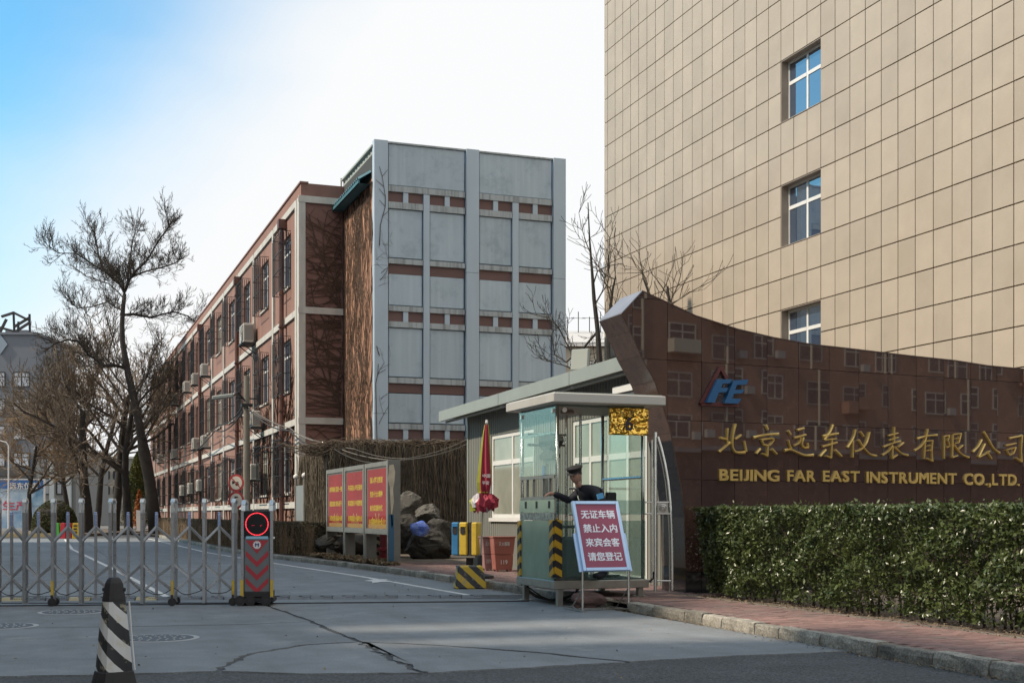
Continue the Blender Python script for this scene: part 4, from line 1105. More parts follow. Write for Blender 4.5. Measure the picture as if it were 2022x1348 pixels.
for y in (16.72, 17.98):
    m_ = MB(); m_.box(A0 - .03, A0 - .01, y - .03, y + .03, ZT - .12, ZT - .06); P_('patch_fitting', m_, M['steel'])
for x in (A0 + .05,):
    m_ = MB(); m_.cyl((x + .07, B0 - .03, ZT - .08), (x + .07, B0 + .0, ZT - .08), .035, n=10); P_('patch_fitting', m_, M['steel'])
m_ = MB(); m_.box(A0 - .035, A0 + .0, B1 - .11, B1 + .01, .33, 1.20); P_('hazard_guard', m_, M['haz_strip'])
m_ = MB(); m_.box(A0 - .04, A0 + .07, B0 - .055, B0 - .016, .41, 1.22); m_.box(A0 - .055, A0 - .018, B0 - .015, B0 + .13, .41, 1.22); P_('hazard_guard', m_, M['haz_strip'])
# desk, cabinet, floor
m_ = MB(); m_.box(A0 + .06, A0 + .5, B0 + .25, B1 - .15, 1.10, 1.14); P_('desk', m_, M['steel_dull'])
m_ = MB(); m_.box(A0 + .0, A1, B0, B1, ZF, ZF + .01); P_('floor', m_, M['black'])
m_ = MB(); m_.box(A0 + .02, A1 - .02, B0 + .02, B1 - .02, ZT - .03, ZT - .002); P_('ceiling', m_, mat('booth_ceiling', (.22, .25, .24), .6))
m_ = MB(); m_.lathe([(.10, .0), (.11, .02), (.09, .05)], c=(A0 + .42, B0 + .6, ZT - .085), n=16); P_('ceiling_lamp', m_, M['acdark'])
# things standing in the booth
ch = thing('plastic_container', (A0 + .36, B0 + .22, ZF + .012), 'pale blue grey plastic container on the booth floor behind the glass', 'container')
m_ = MB(); m_.box(A0 + .16, A0 + .56, B0 + .1, B0 + .42, ZF + .012, ZF + .62); m_.build('body', M['plastic_white'], ch, bevel=.04)
m_ = MB(); m_.tube([(A0 + .30, B0 + .09, ZF + .62), (A0 + .30, B0 + .09, ZF + .78), (A0 + .42, B0 + .09, ZF + .80), (A0 + .42, B0 + .09, ZF + .6)], .012, 6); m_.build('handle', M['steel_dull'], ch)
fan = thing('dark_fixture', (A0 + .10, B1 - .35, 2.0), 'dark curved shapes on an angled bracket inside the left side of the booth', 'lamp')  # unidentified dark curved shapes on a bracket
m_ = MB()
m_.prism([(-.34, .0), (-.34, .14), (-.1, .15), (.22, .10), (.27, .04), (.1, -.06), (-.2, -.08)], lambda u, w, d: (A0 + .14 + d, B1 - .78 - u, 2.33 + w), 0, .16); m_.build('hood', M['acdark'], fan)
m_ = MB(); m_.prism([(-.33, .0), (-.02, .11), (.22, .0), (.2, -.05), (-.3, -.06)], lambda u, w, d: (A0 + .14 + d, B1 - .78 - u, 2.17 + w), 0, .12); m_.build('lower_hood', M['acdark'], fan)
m_ = MB(); m_.bar((A0 + .2, B1 - .62, 1.15), (A0 + .2, B1 - .62, 2.1), .05, .05); m_.bar((A0 + .2, B1 - 1.08, 2.07), (A0 + .2, B1 - .5, 2.07), .04, .05); m_.build('bracket', M['steel_dull'], fan)
m_ = MB(); m_.box(A0 + .14, A0 + .16, B1 - .66, B1 - .58, 1.86, 2.02); m_.build('blue_label', M['bb_blue'], fan)
sk = thing('switch_box', (A0 + .46, B1 - .1, 2.2), 'small brown switch box hanging on a cord inside the booth', 'switch box')
m_ = MB(); m_.box(A0 + .40, A0 + .53, B1 - .14, B1 - .10, 2.12, 2.24); m_.build('box', mat('switch_brown', (.10, .085, .06), .6), sk, bevel=.006)
m_ = MB(); m_.cyl((A0 + .465, B1 - .12, 2.24), (A0 + .465, B1 - .12, ZT - .04), .006, n=5); m_.cyl((A0 + .465, B1 - .12, 1.45), (A0 + .465, B1 - .12, 2.12), .006, n=5); m_.build('cord', M['cable'], sk)
st_ = thing('stool', (A1 - .36, B0 + .55, ZF + .012), 'black backed office stool standing in the booth behind the guard', 'stool')
m_ = MB(); m_.lathe([(.16, 0), (.17, .03), (.15, .06)], c=(A1 - .36, B0 + .55, .86), n=16); m_.build('seat', M['black'], st_)
m_ = MB(); m_.obox((A1 - .27, B0 + .62, 1.50), (.11, .05, 0), (-.01, .02, 0), (0, 0, .13)); m_.build('backrest', M['black'], st_, bevel=.02)
m_ = MB(); m_.cyl((A1 - .36, B0 + .55, ZF + .03), (A1 - .36, B0 + .55, .87), .025, n=8); m_.bar((A1 - .27, B0 + .66, .9), (A1 - .27, B0 + .66, 1.4), .03, .02); m_.build('column', M['steel_dull'], st_)
m_ = MB()
for k in range(5): m_.bar((A1 - .36, B0 + .55, ZF + .03), (A1 - .36 + .2 * math.cos(k * 1.257), B0 + .55 + .2 * math.sin(k * 1.257), ZF + .03), .03, .03)
m_.build('foot_star', M['black'], st_)
# gold foil plaque with the number
pg = ony(1203, 16.5); pr_ = ony(1279, 16.5); gz1, gz0 = zz(804, pg[2]), zz(858, pg[2])
pl = thing('number_plaque', ((pg[0] + pr_[0]) / 2, 16.5, gz0), 'crinkled shiny gold plaque with a black 6 hanging under the booth roof', 'plaque')
m_ = MB(); nx_, nz_ = 22, 16; prg = random.Random(4)
vv = []
for j in range(nz_ + 1):
    for i in range(nx_ + 1):
        u, w = i / nx_, j / nz_
        dd = .012 * math.sin(u * 11 + 3 * math.sin(w * 7)) * math.cos(w * 9 + u * 4) + prg.uniform(-.004, .004)
        vv.append((pg[0] + (pr_[0] - pg[0]) * u, 16.48 + dd, gz0 + (gz1 - gz0) * w))
n1 = len(vv); vv += [(x, 16.52, z) for x, y, z in vv]
ff = [(j * (nx_ + 1) + i, j * (nx_ + 1) + i + 1, (j + 1) * (nx_ + 1) + i + 1, (j + 1) * (nx_ + 1) + i) for j in range(nz_) for i in range(nx_)]
ff += [tuple(n1 + a for a in reversed(f)) for f in ff]
bnd = [i for i in range(nx_ + 1)] + [j * (nx_ + 1) + nx_ for j in range(1, nz_ + 1)] + [nz_ * (nx_ + 1) + i for i in range(nx_ - 1, -1, -1)] + [j * (nx_ + 1) for j in range(nz_ - 1, 0, -1)]
ff += [(bnd[i], n1 + bnd[i], n1 + bnd[(i + 1) % len(bnd)], bnd[(i + 1) % len(bnd)]) for i in range(len(bnd))]
m_.add(vv, ff); m_.build('foil_plate', M['goldfoil'], pl, smooth=True)
put_text('number', '6', .20, mat('number_black', (.02, .012, .02), .5), pl, (pg[0] + .225, 16.45, gz0 + .06), (1, 0, 0), extrude=.006, bold=0.044)
put_text('small_lettering', '一二三四', .05, MATS['number_black'], pl, (pg[0] + .13, 16.458, gz0 + .285), (1, 0, 0), extrude=.004)
m_ = MB(); m_.cyl((pg[0] + .06, 16.5, gz1 - .01), (pg[0] + .06, 16.5, ZT), .006, n=5); m_.cyl((pr_[0] - .06, 16.5, gz1 - .01), (pr_[0] - .06, 16.5, ZT), .006, n=5); m_.build('hanger', M['steel'], pl)
# cables and a sack under the booth
cb = MB()
for s_ in range(5):
    r = random.Random(s_); pts = []
    for i in range(9):
        t = i / 8; pts.append((6.8 + .35 * t + r.uniform(-.03, .03), 18.0 - 1.1 * t + .2 * math.sin(s_ + t * 3), .02 + .2 * (1 - 4 * t * (1 - t)) * (1 if s_ % 2 else .6) + .01))
    cb.tube(pts, .011, 5)
tag(cb.build('loose_cable', M['cable']), 'black cables sagging in loops beneath the glass booth floor', 'cable')
def blob(name, m, c, r, seed, parent=None, n=10, amp=.25, crag=0, **k):
    rr = random.Random(seed); bm = bmesh.new(); bmesh.ops.create_icosphere(bm, subdivisions=4 if crag else 3, radius=1)
    ph = [(Vector((rr.uniform(-1, 1), rr.uniform(-1, 1), rr.uniform(-1, 1))).normalized() * rr.uniform(1.5, 5), rr.uniform(0, 6.3), rr.uniform(.2, 1)) for _ in range(n)]
    planes = [(Vector((rr.uniform(-1, 1), rr.uniform(-1, 1), rr.uniform(-.8, 1))).normalized(), rr.uniform(.50, .92)) for _ in range(crag)]
    for v in bm.verts:
        s_ = 1 + amp * sum(w * math.sin(v.co.dot(q) * 1.5 + p) for q, p, w in ph) / n * 2.2
        p = v.co * s_
        for nn_, dd__ in planes:
            e = p.dot(nn_) - dd__
            if e > 0: p = p - nn_ * e * .93
        if crag:
            f = sum(math.sin(p.dot(q) * 4.5 + a) * w for q, a, w in ph[:6]) / 6; p = p * (1 + .07 * f - .09 * max(0, .12 - abs(f)) / .12)
        v.co = Vector((p.x * r[0], p.y * r[1], p.z * r[2]))
    me = bpy.data.meshes.new(name); bm.to_mesh(me); bm.free()
    me.materials.append(m); o = link(name, me, parent, loc=Vector(c) - base_of(parent) if parent else c, **k); return o
sg = G(1178, 1204)
blob('cloth_sack', M['stain'], (sg[0] + .05, sg[1] + .35, .11), (.26, .16, .11), 3, label='crumpled brown cloth sack lying under the booth behind the notice stand', cat='sack', amp=.4)

# ================================================================== NOTICE STAND
nb = thing('notice_stand', (6.98, 15.5, 0), 'tilted wine red notice board on a steel stand in front of the glass booth', 'notice board')
LX0, LX1, LY = 6.66, 7.31, 15.5
zb0, zt0, lean = .545, 1.475, .40
ud = Vector((1, 0, 0)); wd_ = Vector((0, lean, zt0 - zb0)).normalized(); nn = ud.cross(wd_); H_ = math.hypot(lean, zt0 - zb0)
def bp(u, w, d): return Vector((LX0 - .02, LY - .03, zb0)) + ud * u + wd_ * w + nn * d
Wb = LX1 - LX0 + .04
m_ = MB(); m_.prism([(.03, .03), (Wb - .03, .03), (Wb - .03, H_ - .03), (.03, H_ - .03)], bp, -.02, .006); m_.build('panel', M['signred'], nb)
for a, b, c, d in ((0, .045, 0, H_), (Wb - .045, Wb, 0, H_), (.046, Wb - .046, 0, .045), (.046, Wb - .046, H_ - .045, H_)):
    m_ = MB(); m_.prism([(a, c), (b, c), (b, d), (a, d)], bp, -.03, .022); m_.build('frame_bar', M['signframe'], nb, bevel=.004)
for i, (s_, du) in enumerate((('无证车辆', 0), ('禁止入内', 0), ('来宾会客', 0), ('请您登记', 0))):
    w0 = H_ - .045 - .21 - i * .205
    put_text('notice_text', s_, .125, M['signtext'], nb, bp(.105, w0, .0065), ud, wd_, width=.50, extrude=.002, bold=0.040)
for x in (LX0 - .012, LX1 + .012):
    m_ = MB(); m_.cyl((x, LY, 0.02), (x, LY, zb0), .018, n=8); m_.build('leg', M['steel'], nb, smooth=False)
    m_ = MB(); a = Vector((x + (-.028 if x < 7 else .028), LY, zb0 - .01)); m_.bar(a, a + wd_ * .55, .022, .04, up=(1, 0, 0)); m_.build('side_arm', M['signframe'], nb)
    m_ = MB(); m_.bar((x, LY - .02, .018), (x, LY + .62, .018), .035, .03); m_.build('foot', M['steel'], nb)
    m_ = MB(); m_.cyl((x, LY + .02, .30), (x, LY + .38, .03), .009, n=6); m_.build('brace', M['steel_dull'], nb)
m_ = MB(); m_.bar((LX0, LY + .28, .02), (LX1, LY + .28, .02), .05, .03); m_.build('cross_bar', M['steel'], nb)

# ================================================================== GUARD (person)
def skin_mesh(name, joints, edges, radii, m, root=0, sub=2, parent=None):
    me = bpy.data.meshes.new(name); me.from_pydata(joints, edges, [])
    o = bpy.data.objects.new(name, me); COL.objects.link(o)
    md = o.modifiers.new('s', 'SKIN'); md.use_smooth_shade = True
    for i, v in enumerate(me.skin_vertices[0].data):
        r = radii[i]; v.radius = (r, r) if not isinstance(r, tuple) else r; v.use_root = (i == root)
    sb = o.modifiers.new('b', 'SUBSURF'); sb.levels = sub; sb.render_levels = sub
    dg = bpy.context.evaluated_depsgraph_get(); me2 = bpy.data.meshes.new_from_object(o.evaluated_get(dg)); bpy.data.objects.remove(o)
    off = base_of(parent)
    for v in me2.vertices: v.co -= off
    me2.materials.clear(); me2.materials.append(m)
    for p in me2.polygons: p.use_smooth = True
    return link(name, me2, parent)
hp = P3(1137, 938, 17.65)          # head centre
FZ = ZF + .012
hipx, hipy = hp.x + .44, hp.y + .16
guard = thing('person', (hipx, hipy, FZ), 'security guard in dark uniform and cap leaning forward inside the glass booth', 'person')
J = [(hipx, hipy, FZ + .80), (hipx - .04, hipy, FZ + .98), (hipx - .12, hipy - .03, FZ + 1.17), (hipx - .26, hipy - .07, FZ + 1.27), (hp.x + .06, hp.y + .03, hp.z - .16),      # 0-4 pelvis..neck base
     (hipx - .24, hipy + .13, FZ + 1.27), (hipx - .40, hipy + .16, FZ + 1.12), (hipx - .60, hipy + .12, FZ + 1.20), (hipx - .68, hipy + .10, FZ + 1.22),   # 5-8 far arm
     (hipx - .20, hipy - .25, FZ + 1.26), (hipx - .10, hipy - .30, FZ + 1.02), (hipx - .32, hipy - .27, FZ + .90), (hipx - .40, hipy - .25, FZ + .89),      # 9-12 near arm
     (hipx + .02, hipy - .11, FZ + .74), (hipx - .06, hipy - .12, FZ + .42), (hipx + .03, hipy - .12, FZ + .08), (hipx - .12, hipy - .13, FZ + .04),      # 13-16 leg
     (hipx + .04, hipy + .11, FZ + .74), (hipx + .03, hipy + .12, FZ + .42), (hipx + .08, hipy + .12, FZ + .08), (hipx - .06, hipy + .12, FZ + .04)]
E_ = [(0, 1), (1, 2), (2, 3), (3, 4), (3, 5), (5, 6), (6, 7), (7, 8), (3, 9), (9, 10), (10, 11), (11, 12), (0, 13), (13, 14), (14, 15), (15, 16), (0, 17), (17, 18), (18, 19), (19, 20)]
Rr = [(.14, .17), (.15, .17), (.155, .18), (.12, .16), .062, .075, .058, .048, .040, .078, .06, .048, .040, .095, .065, .045, .045, .095, .065, .045, .045]
body = skin_mesh('body', J, E_, Rr, M['uniform'], parent=guard)
# head with face looking down and to the left
fd = Vector((-.82, -.42, -.30)).normalized(); upd = Vector((-.18, -.1, 1)); sd_ = fd.cross(upd).normalized(); upd = sd_.cross(fd).normalized()
bm = bmesh.new(); bmesh.ops.create_uvsphere(bm, u_segments=28, v_segments=20, radius=1)
for v in bm.verts:
    x, y, z = v.co    # x side, y front, z up
    wx = .074 * (1 - .18 * max(0, -z) ** 2); wy = .094; wz = .115
    f = max(0, y)
    nose = .020 * math.exp(-((x / .16) ** 2 + ((z + .12) / .20) ** 2)) * (y > .4)
    brow = .005 * math.exp(-(((z - .22) / .10) ** 2)) * f - .007 * math.exp(-((((abs(x) - .38) / .16) ** 2) + ((z - .06) / .12) ** 2)) * f
    lips = .006 * math.exp(-((x / .28) ** 2 + ((z + .47) / .08) ** 2)) * f; chin = .010 * math.exp(-((x / .3) ** 2 + ((z + .82) / .16) ** 2)) * (y > 0)
    ear = .014 * math.exp(-(((y + .02) / .14) ** 2 + ((z + .05) / .22) ** 2)) * (abs(x) > .8)
    v.co = hp + sd_ * (x * wx + math.copysign(ear, x)) + fd * (y * wy + nose + brow + lips + chin) + upd * (z * wz) - base_of(guard)
me = bpy.data.meshes.new('head'); bm.to_mesh(me); bm.free(); me.materials.append(M['skin'])
for p in me.polygons: p.use_smooth = True
link('head', me, guard)
skin_mesh('neck', [tuple(hp - upd * .05), tuple(hp - upd * .12 - fd * .02), (hp.x + .06, hp.y + .03, hp.z - .18)], [(0, 1), (1, 2)], [.05, .05, .055], M['skin'], parent=guard, sub=1)
def cap_mesh(z0, rad, zs, m, name):
    bm = bmesh.new(); bmesh.ops.create_uvsphere(bm, u_segments=24, v_segments=14, radius=1)
    for v in list(bm.verts):
        if v.co.z < z0: bm.verts.remove(v)
    for v in bm.verts: v.co = hp + sd_ * v.co.x * rad[0] + fd * (v.co.y * rad[1] - .004) + upd * (v.co.z * zs) - base_of(guard)
    me = bpy.data.meshes.new(name); bm.to_mesh(me); bm.free(); me.materials.append(m)
    for p in me.polygons: p.use_smooth = True
    return link(name, me, guard)
cap_mesh(-.15, (.079, .097), .118, M['hair'], 'hair').data
# keep hair off the face: cut the front part of the hair shell
hm = bpy.data.objects[[o.name for o in guard.children if o.name.startswith('hair')][0]].data
bm = bmesh.new(); bm.from_mesh(hm); bmesh.ops.delete(bm, geom=[v for v in bm.verts if (v.co + base_of(guard) - hp).dot(fd) > .035 and (v.co + base_of(guard) - hp).dot(upd) < .06], context='VERTS'); bm.to_mesh(hm); bm.free()
m_ = MB()
ring_ = [(.088, .055), (.092, .075), (.112, .105), (.112, .118), (.05, .135)]
vs_ = []
for r_c, h in ring_:
    for k in range(24):
        a = 2 * math.pi * k / 24; vs_.append(hp + sd_ * math.cos(a) * r_c + fd * (math.sin(a) * r_c * 1.1) + upd * h)
fs = [(i * 24 + k, i * 24 + (k + 1) % 24, (i + 1) * 24 + (k + 1) % 24, (i + 1) * 24 + k) for i in range(4) for k in range(24)] + [tuple(range(96, 120))]
m_.add(vs_, fs)
br = [hp + sd_ * math.cos(a) * .086 + fd * (math.sin(a) * .098) + upd * .056 for a in [math.pi * (.12 + .76 * k / 10) for k in range(11)]]
br2 = [hp + sd_ * math.cos(a) * .088 + fd * (math.sin(a) * .150) + upd * .036 for a in [math.pi * (.12 + .76 * k / 10) for k in range(11)]]
m_.add(br + br2, [(k, k + 1, 12 + k, 11 + k) for k in range(10)]); m_.build('peaked_cap', M['hair'], guard)
for s_ in (-1, 1):
    e = hp + sd_ * s_ * .028 + fd * .082 + upd * .008
    bm = bmesh.new(); bmesh.ops.create_uvsphere(bm, u_segments=10, v_segments=8, radius=.010)
    me = bpy.data.meshes.new('eye'); bm.to_mesh(me); bm.free(); me.materials.append(M['hair']); link('eye', me, guard, loc=e - base_of(guard))
m_ = MB(); a = hipx - .14; m_.obox((hipx - .15, hipy - .345, FZ + 1.18), (.045, .0, .012), (0, .012, 0), (-.01, 0, .035)); m_.build('shoulder_patch', mat('patch_blue', (.10, .35, .62), .6), guard)
def hand(wrist, dirv, upv, side):
    dirv = Vector(dirv).normalized(); upv = Vector(upv); sv = dirv.cross(upv).normalized(); upv = sv.cross(dirv).normalized(); w = Vector(wrist)
    Jh = [w - dirv * .03, w + dirv * .02, w + dirv * .07]; Eh = [(0, 1), (1, 2)]; Rh = [.026, .028, .034]
    for i, (o_, l) in enumerate(((-.030, .062), (-.010, .074), (.011, .068), (.030, .052))):
        b = len(Jh); k0 = w + dirv * .075 + sv * o_; Jh += [k0, k0 + dirv * l * .5 - upv * .012, k0 + dirv * l * .85 - upv * .035]; Eh += [(2, b), (b, b + 1), (b + 1, b + 2)]; Rh += [.0105, .0092, .008]
    b = len(Jh); k0 = w + dirv * .03 + sv * side * .034; Jh += [k0, k0 + dirv * .03 + sv * side * .018 - upv * .01, k0 + dirv * .055 + sv * side * .014 - upv * .022]; Eh += [(1, b), (b, b + 1), (b + 1, b + 2)]; Rh += [.013, .011, .009]
    return skin_mesh('hand', [tuple(j) for j in Jh], Eh, Rh, M['skin'], parent=guard, sub=1)
hand(J[8], (-1, .0, -.1), (0, 0, 1), 1); hand(J[12], (-1, .1, -.1), (0, 0, 1), -1)

# ================================================================== RETRACTABLE GATE
gate = thing('folding_gate', tuple(gpt(300, 1194)), 'long silver lattice retractable gate with a red chevron motor head', 'retractable gate')
ga, gb_ = gpt(0, 1196), gpt(540, 1193); gdir = (gb_ - ga).normalized(); gn = Vector((gdir.y, -gdir.x, 0))     # gn points to the street
if gn.y > 0: gn = -gn
def gp(px, d=0.0, z=0.0):
    """point on the gate's centre line seen at photo column px"""
    r = ray(px); nrm = Vector((-gdir.y, gdir.x)); t = (ga.x * nrm.x + ga.y * nrm.y) / (r[0] * nrm.x + r[1] * nrm.y)
    return Vector((r[0] * t, r[1] * t, z)) + gn * d
tallx = [-66, -10, 3 - 0, 49, 105, 161, 221, 281, 343, 403, 462]
tallx = [-59, -3, 50, 106, 161, 222, 282, 344, 404, 463]
shortx = [-30, 23, 76, 134, 189, 253, 309, 374, 433]
HT, HS = 1.50, 1.34
zt_ = lambda py: CAM_H + (HY - py) * 18.1 / F
ZTOP, ZSH = zt_(986), zt_(1010)
dd = .14
def tall_post(p, wheel, yellow, dd=.14):
    o_ = []
    m_ = MB()
    for s_ in (-1, 1):
        b = p + gn * dd * s_; m_.bar((b.x, b.y, .035), (b.x, b.y, ZTOP - .14), .040, .035, up=tuple(gn))
    post = m_.build('gate_post', M['gatesteel'], gate)
    m_ = MB(); pts = []
    prof = [(-dd - .005, -.19), (-dd - .005, -.05), (-dd * .55, .0), (dd * .55, .0), (dd + .005, -.05), (dd + .005, -.19)]
    for (a, b), (c, d) in zip(prof, prof[1:]):
        A = p + gn * a + Vector((0, 0, ZTOP + b)); B = p + gn * c + Vector((0, 0, ZTOP + d)); m_.bar(A, B, .058, .034, up=tuple(gdir) if abs(B.z - A.z) > .1 else (0, 0, 1))
    m_.build('post_cap', M['capwhite'], post, bevel=.004)
    if yellow:
        b = p + gn * (dd + .022); m_ = MB(); m_.box(b.x - .018, b.x + .018, b.y - .012, b.y + .012, .14, .36); m_.build('reflector', M['yellow'], post)
    if wheel:
        for s_ in (-1, 1):
            b = p + gn * (dd * s_ + .02 * s_) + gdir * .0; m_ = MB(); m_.cyl(b + Vector((0, 0, .058)) - gn * .022, b + Vector((0, 0, .058)) + gn * .022, .058, n=16); m_.build('wheel', M['black'], post)
            m_ = MB(); m_.cyl(b + Vector((0, 0, .058)) + gn * .0225, b + Vector((0, 0, .058)) + gn * .027, .022, n=10); m_.bar(b + Vector((0, 0, .06)), b + Vector((0, 0, .16)), .03, .05, up=tuple(gn)); m_.build('wheel_fork', M['iron'], post)
for i, px in enumerate(tallx): tall_post(gp(px), wheel=px in (-59, 106, 344, 463), yellow=px in (106, 344, 463, -59), dd=.14 if px in (222, 344, 463) else .06)
for px in shortx:
    p = gp(px); m_ = MB(); m_.bar((p.x, p.y, .09), (p.x, p.y, ZSH - .10), .034, .034, up=tuple(gn)); post = m_.build('gate_post', M['gatesteel'], gate)
    m_ = MB(); m_.bar((p.x, p.y, ZSH - .22), (p.x, p.y, ZSH - .03), .042, .042, up=tuple(gn))
    m_.obox((p.x, p.y, ZSH - .018), tuple(gdir * .019), tuple(gn * .016), (0, 0, .014)); m_.build('post_cap', M['capblue'], post, bevel=.004)
allx = sorted([(p, 'T') for p in tallx] + [(p, 'S') for p in shortx])
zc = lambda py: max(.05, CAM_H + (HY - py) * 18.1 / F)
for (xa, ka), (xb, kb) in zip(allx, allx[1:]):
    if ka == kb: continue
    for side in (1, -1):
        T, S_ = (xa, xb) if ka == 'T' else (xb, xa)
        for pt, ps in ((1069, 1039), (1113, 1139), (1168, 1141)):
            A = gp(T, .05 * side, zc(pt)); B = gp(S_, .022 * side, zc(ps)); m_ = MB(); m_.bar(A, B, .012, .030, up=tuple(gn.cross(Vector((0, 0, 1)))) if False else (0, 0, 1)); m_.build('lattice_bar', M['gatesteel'], gate)
m_ = MB(); r = random.Random(4)
for xa, xb in zip(tallx, tallx[1:]):
    pts = [gp(xa + (xb - xa) * t, .05, zc(1160) - .09 * 4 * t * (1 - t) + r.uniform(-.01, .01)) for t in [k / 8 for k in range(9)]]
    m_.tube(pts, .006, 5)
m_.build('gate_cable', M['cable'], gate)
# motor head
hc = gp(511); hw = (gp(540) - gp(483)).length / 2; hd = .20
def hb(u, d, z): return hc + gdir * u + gn * d + Vector((0, 0, z))
def hbox(u0, u1, d0, d1, z0, z1): 
    c = hb((u0 + u1) / 2, (d0 + d1) / 2, (z0 + z1) / 2); m_ = MB(); m_.obox(c, gdir * (u1 - u0) / 2, gn * (d1 - d0) / 2, (0, 0, (z1 - z0) / 2)); return m_
head = hbox(-hw + .02, hw - .02, -hd, hd, .20, zt_(1007)).build('motor_head', M['greypaint'], gate, bevel=.01)
for s_ in (-1, 1): hbox(s_ * hw - .02, s_ * hw + .02, hd - .03, hd + .025, .12, zt_(1005)).build('corner_rail', M['gatesteel'], head)
hbox(-hw + .03, hw - .03, hd + .001, hd + .012, zt_(1060), zt_(1008)).build('display', M['blackgloss'], head)
zc0 = zt_(1034); rr_ = .157
m_ = MB()
for k in range(46):
    a = 2 * math.pi * k / 46; c = hb(rr_ * math.cos(a), hd + .016, zc0 + rr_ * math.sin(a)); m_.obox(c, gdir * .0062, gn * .004, (0, 0, .0062))
m_.build('led_ring', M['led'], head)
m_ = MB()
for u, z in [(-.07, 0), (-.055, 0), (-.04, 0.003), (.05, .0), (.065, .004), (.05, -.012)]: m_.obox(hb(u, hd + .016, zc0 - .02 + z), gdir * .004, gn * .002, (0, 0, .003))
m_.build('led_digits', MATS.get('led_dim') or mat('led_dim', (.3, .01, .02), .4, emit=(1, .03, .08), estr=.35), head)
hbox(-hw + .05, hw - .05, hd + .002, hd + .015, zt_(1063.5), zt_(1058)).build('pale_strip', M['lblue'], head)
hbox(-hw + .03, hw - .03, hd + .001, hd + .008, zt_(1168), zt_(1065)).build('front_plate', mat('plate_grey', (.15, .17, .18), .4, var=.15), head)
def hpoly(pts, d0, d1): m_ = MB(); m_.prism(pts, lambda u, w, d: hb(u, d, w), d0, d1); return m_
zT = zt_(1066); W2 = hw - .045
hpoly([(-W2, zT), (W2, zT), (0, zT - .19)], hd + .0085, hd + .011).build('chevron', M['redpaint'], head)
for k in range(3):
    z = zt_(1086 + k * 26.5); hpoly([(-W2, z), (-W2, z - .075), (0, z - .235), (W2, z - .075), (W2, z), (0, z - .155)], hd + .0085, hd + .011).build('chevron', M['redpaint'], head)
m_ = MB(); ce = zt_(1075)
gear = []
for k in range(24):
    a = 2 * math.pi * k / 24; r = .062 if k % 2 else .050; gear.append((r * math.cos(a), ce + r * math.sin(a)))
m_.prism(gear, lambda u, w, d: hb(u, d, w), hd + .012, hd + .018); m_.build('gear_emblem', M['white'], head)
put_text('emblem_letter', 'M', .05, MATS['gate_cap_bright'] if False else mat('emblem_navy', (.03, .05, .18), .5), head, hb(-.028, hd + .0185, ce - .025), gdir, width=.056, extrude=.003, bold=0.066)
hbox(-hw - .0, hw + .0, -hd, hd + .02, .12, .205).build('skirt', M['black'], head, bevel=.01)
hbox(-hw - .05, hw + .03, -hd, hd + .01, .05, .12).build('chassis', M['black'], head, bevel=.01)
for u in (-hw * 1.15, -hw * .45, hw * .62):
    for s_ in (1, -1):
        m_ = MB(); m_.cyl(hb(u, s_ * (hd - .01), .075), hb(u, s_ * (hd + .05), .075), .074, n=18); wl = m_.build('wheel', M['black'], head)
        m_ = MB(); m_.cyl(hb(u, s_ * (hd + .0505), .075), hb(u, s_ * (hd + .058), .075), .035, n=12); m_.build('hub', M['iron'], head)
for u in (-hw - .005, hw + .005): hbox(u - .02, u + .02, hd + .026, hd + .04, .13, .37).build('reflector', M['yellow'], head)
for u in (-hw + .01, hw - .01):
    m_ = MB(); prof = [(-.17, -.04), (-.15, .09), (-.02, .12), (.1, .12), (.20, .04), (.22, -.06)]; z0 = zt_(1002)
    for (a, b), (c, d) in zip(prof, prof[1:]): m_.bar(hb(u, a, z0 + b * .8), hb(u, c, z0 + d * .8), .055, .034)
    m_.build('post_cap', M['capwhite'], head)
hbox(hw + .02, hw + .04, hd - .05, hd + .01, zt_(1063), zt_(1059)).build('side_lamp', M['white'], head)

# ================================================================== STRIPED CONE in front
cx_, cy_ = .43, 9.58
cone = thing('traffic_cone', (cx_, cy_, 0), 'worn black and white diagonally striped cone bollard in the foreground', 'cone')
def sq(r, k=8, n=16, rot=.35):
    out = []
    for i in range(n):
        a = 2 * math.pi * i / n; c, s_ = math.cos(a), math.sin(a); m = (abs(c) ** 5 + abs(s_) ** 5) ** (-1 / 5); m = m * .55 + .45
        x, y = r * m * c, r * m * s_; out.append((x * math.cos(rot) - y * math.sin(rot), x * math.sin(rot) + y * math.cos(rot)))
    return out
def loft(secs, n=16):
    m_ = MB()
    for z, r in secs: m_.v += [(cx_ + x, cy_ + y, z) for x, y in sq(r)]
    for i in range(len(secs) - 1):
        for k in range(n): m_.f.append((i * n + k, i * n + (k + 1) % n, (i + 1) * n + (k + 1) % n, (i + 1) * n + k))
    m_.f.append(tuple(reversed(range(n)))); m_.f.append(tuple((len(secs) - 1) * n + k for k in range(n))); return m_
def cz(py): return CAM_H + (HY - py) * 9.15 / F
loft([(0.0, .20), (.05, .195), (.065, .155), (cz(1324), .130), (cz(1322), .122)]).build('base', M['black'], cone)
loft([(cz(1323), .123), (cz(1255), .103), (cz(1186), .077)]).build('striped_sleeve', M['haz_cone'], cone)
loft([(cz(1186), .079), (cz(1180), .077), (cz(1150), .058), (cz(1143), .045), (cz(1139), .03)]).build('top_cap', M['black'], cone)
m_ = MB()
for s_ in (-1, 1): m_.cyl((cx_ + s_ * .055 * C_, cy_ - s_ * .055 * S, cz(1163)), (cx_ + s_ * .082 * C_, cy_ - s_ * .082 * S, cz(1163)), .014, n=8)
m_.build('knob', M['black'], cone)
m_ = MB()   # loose edge of the peeling film
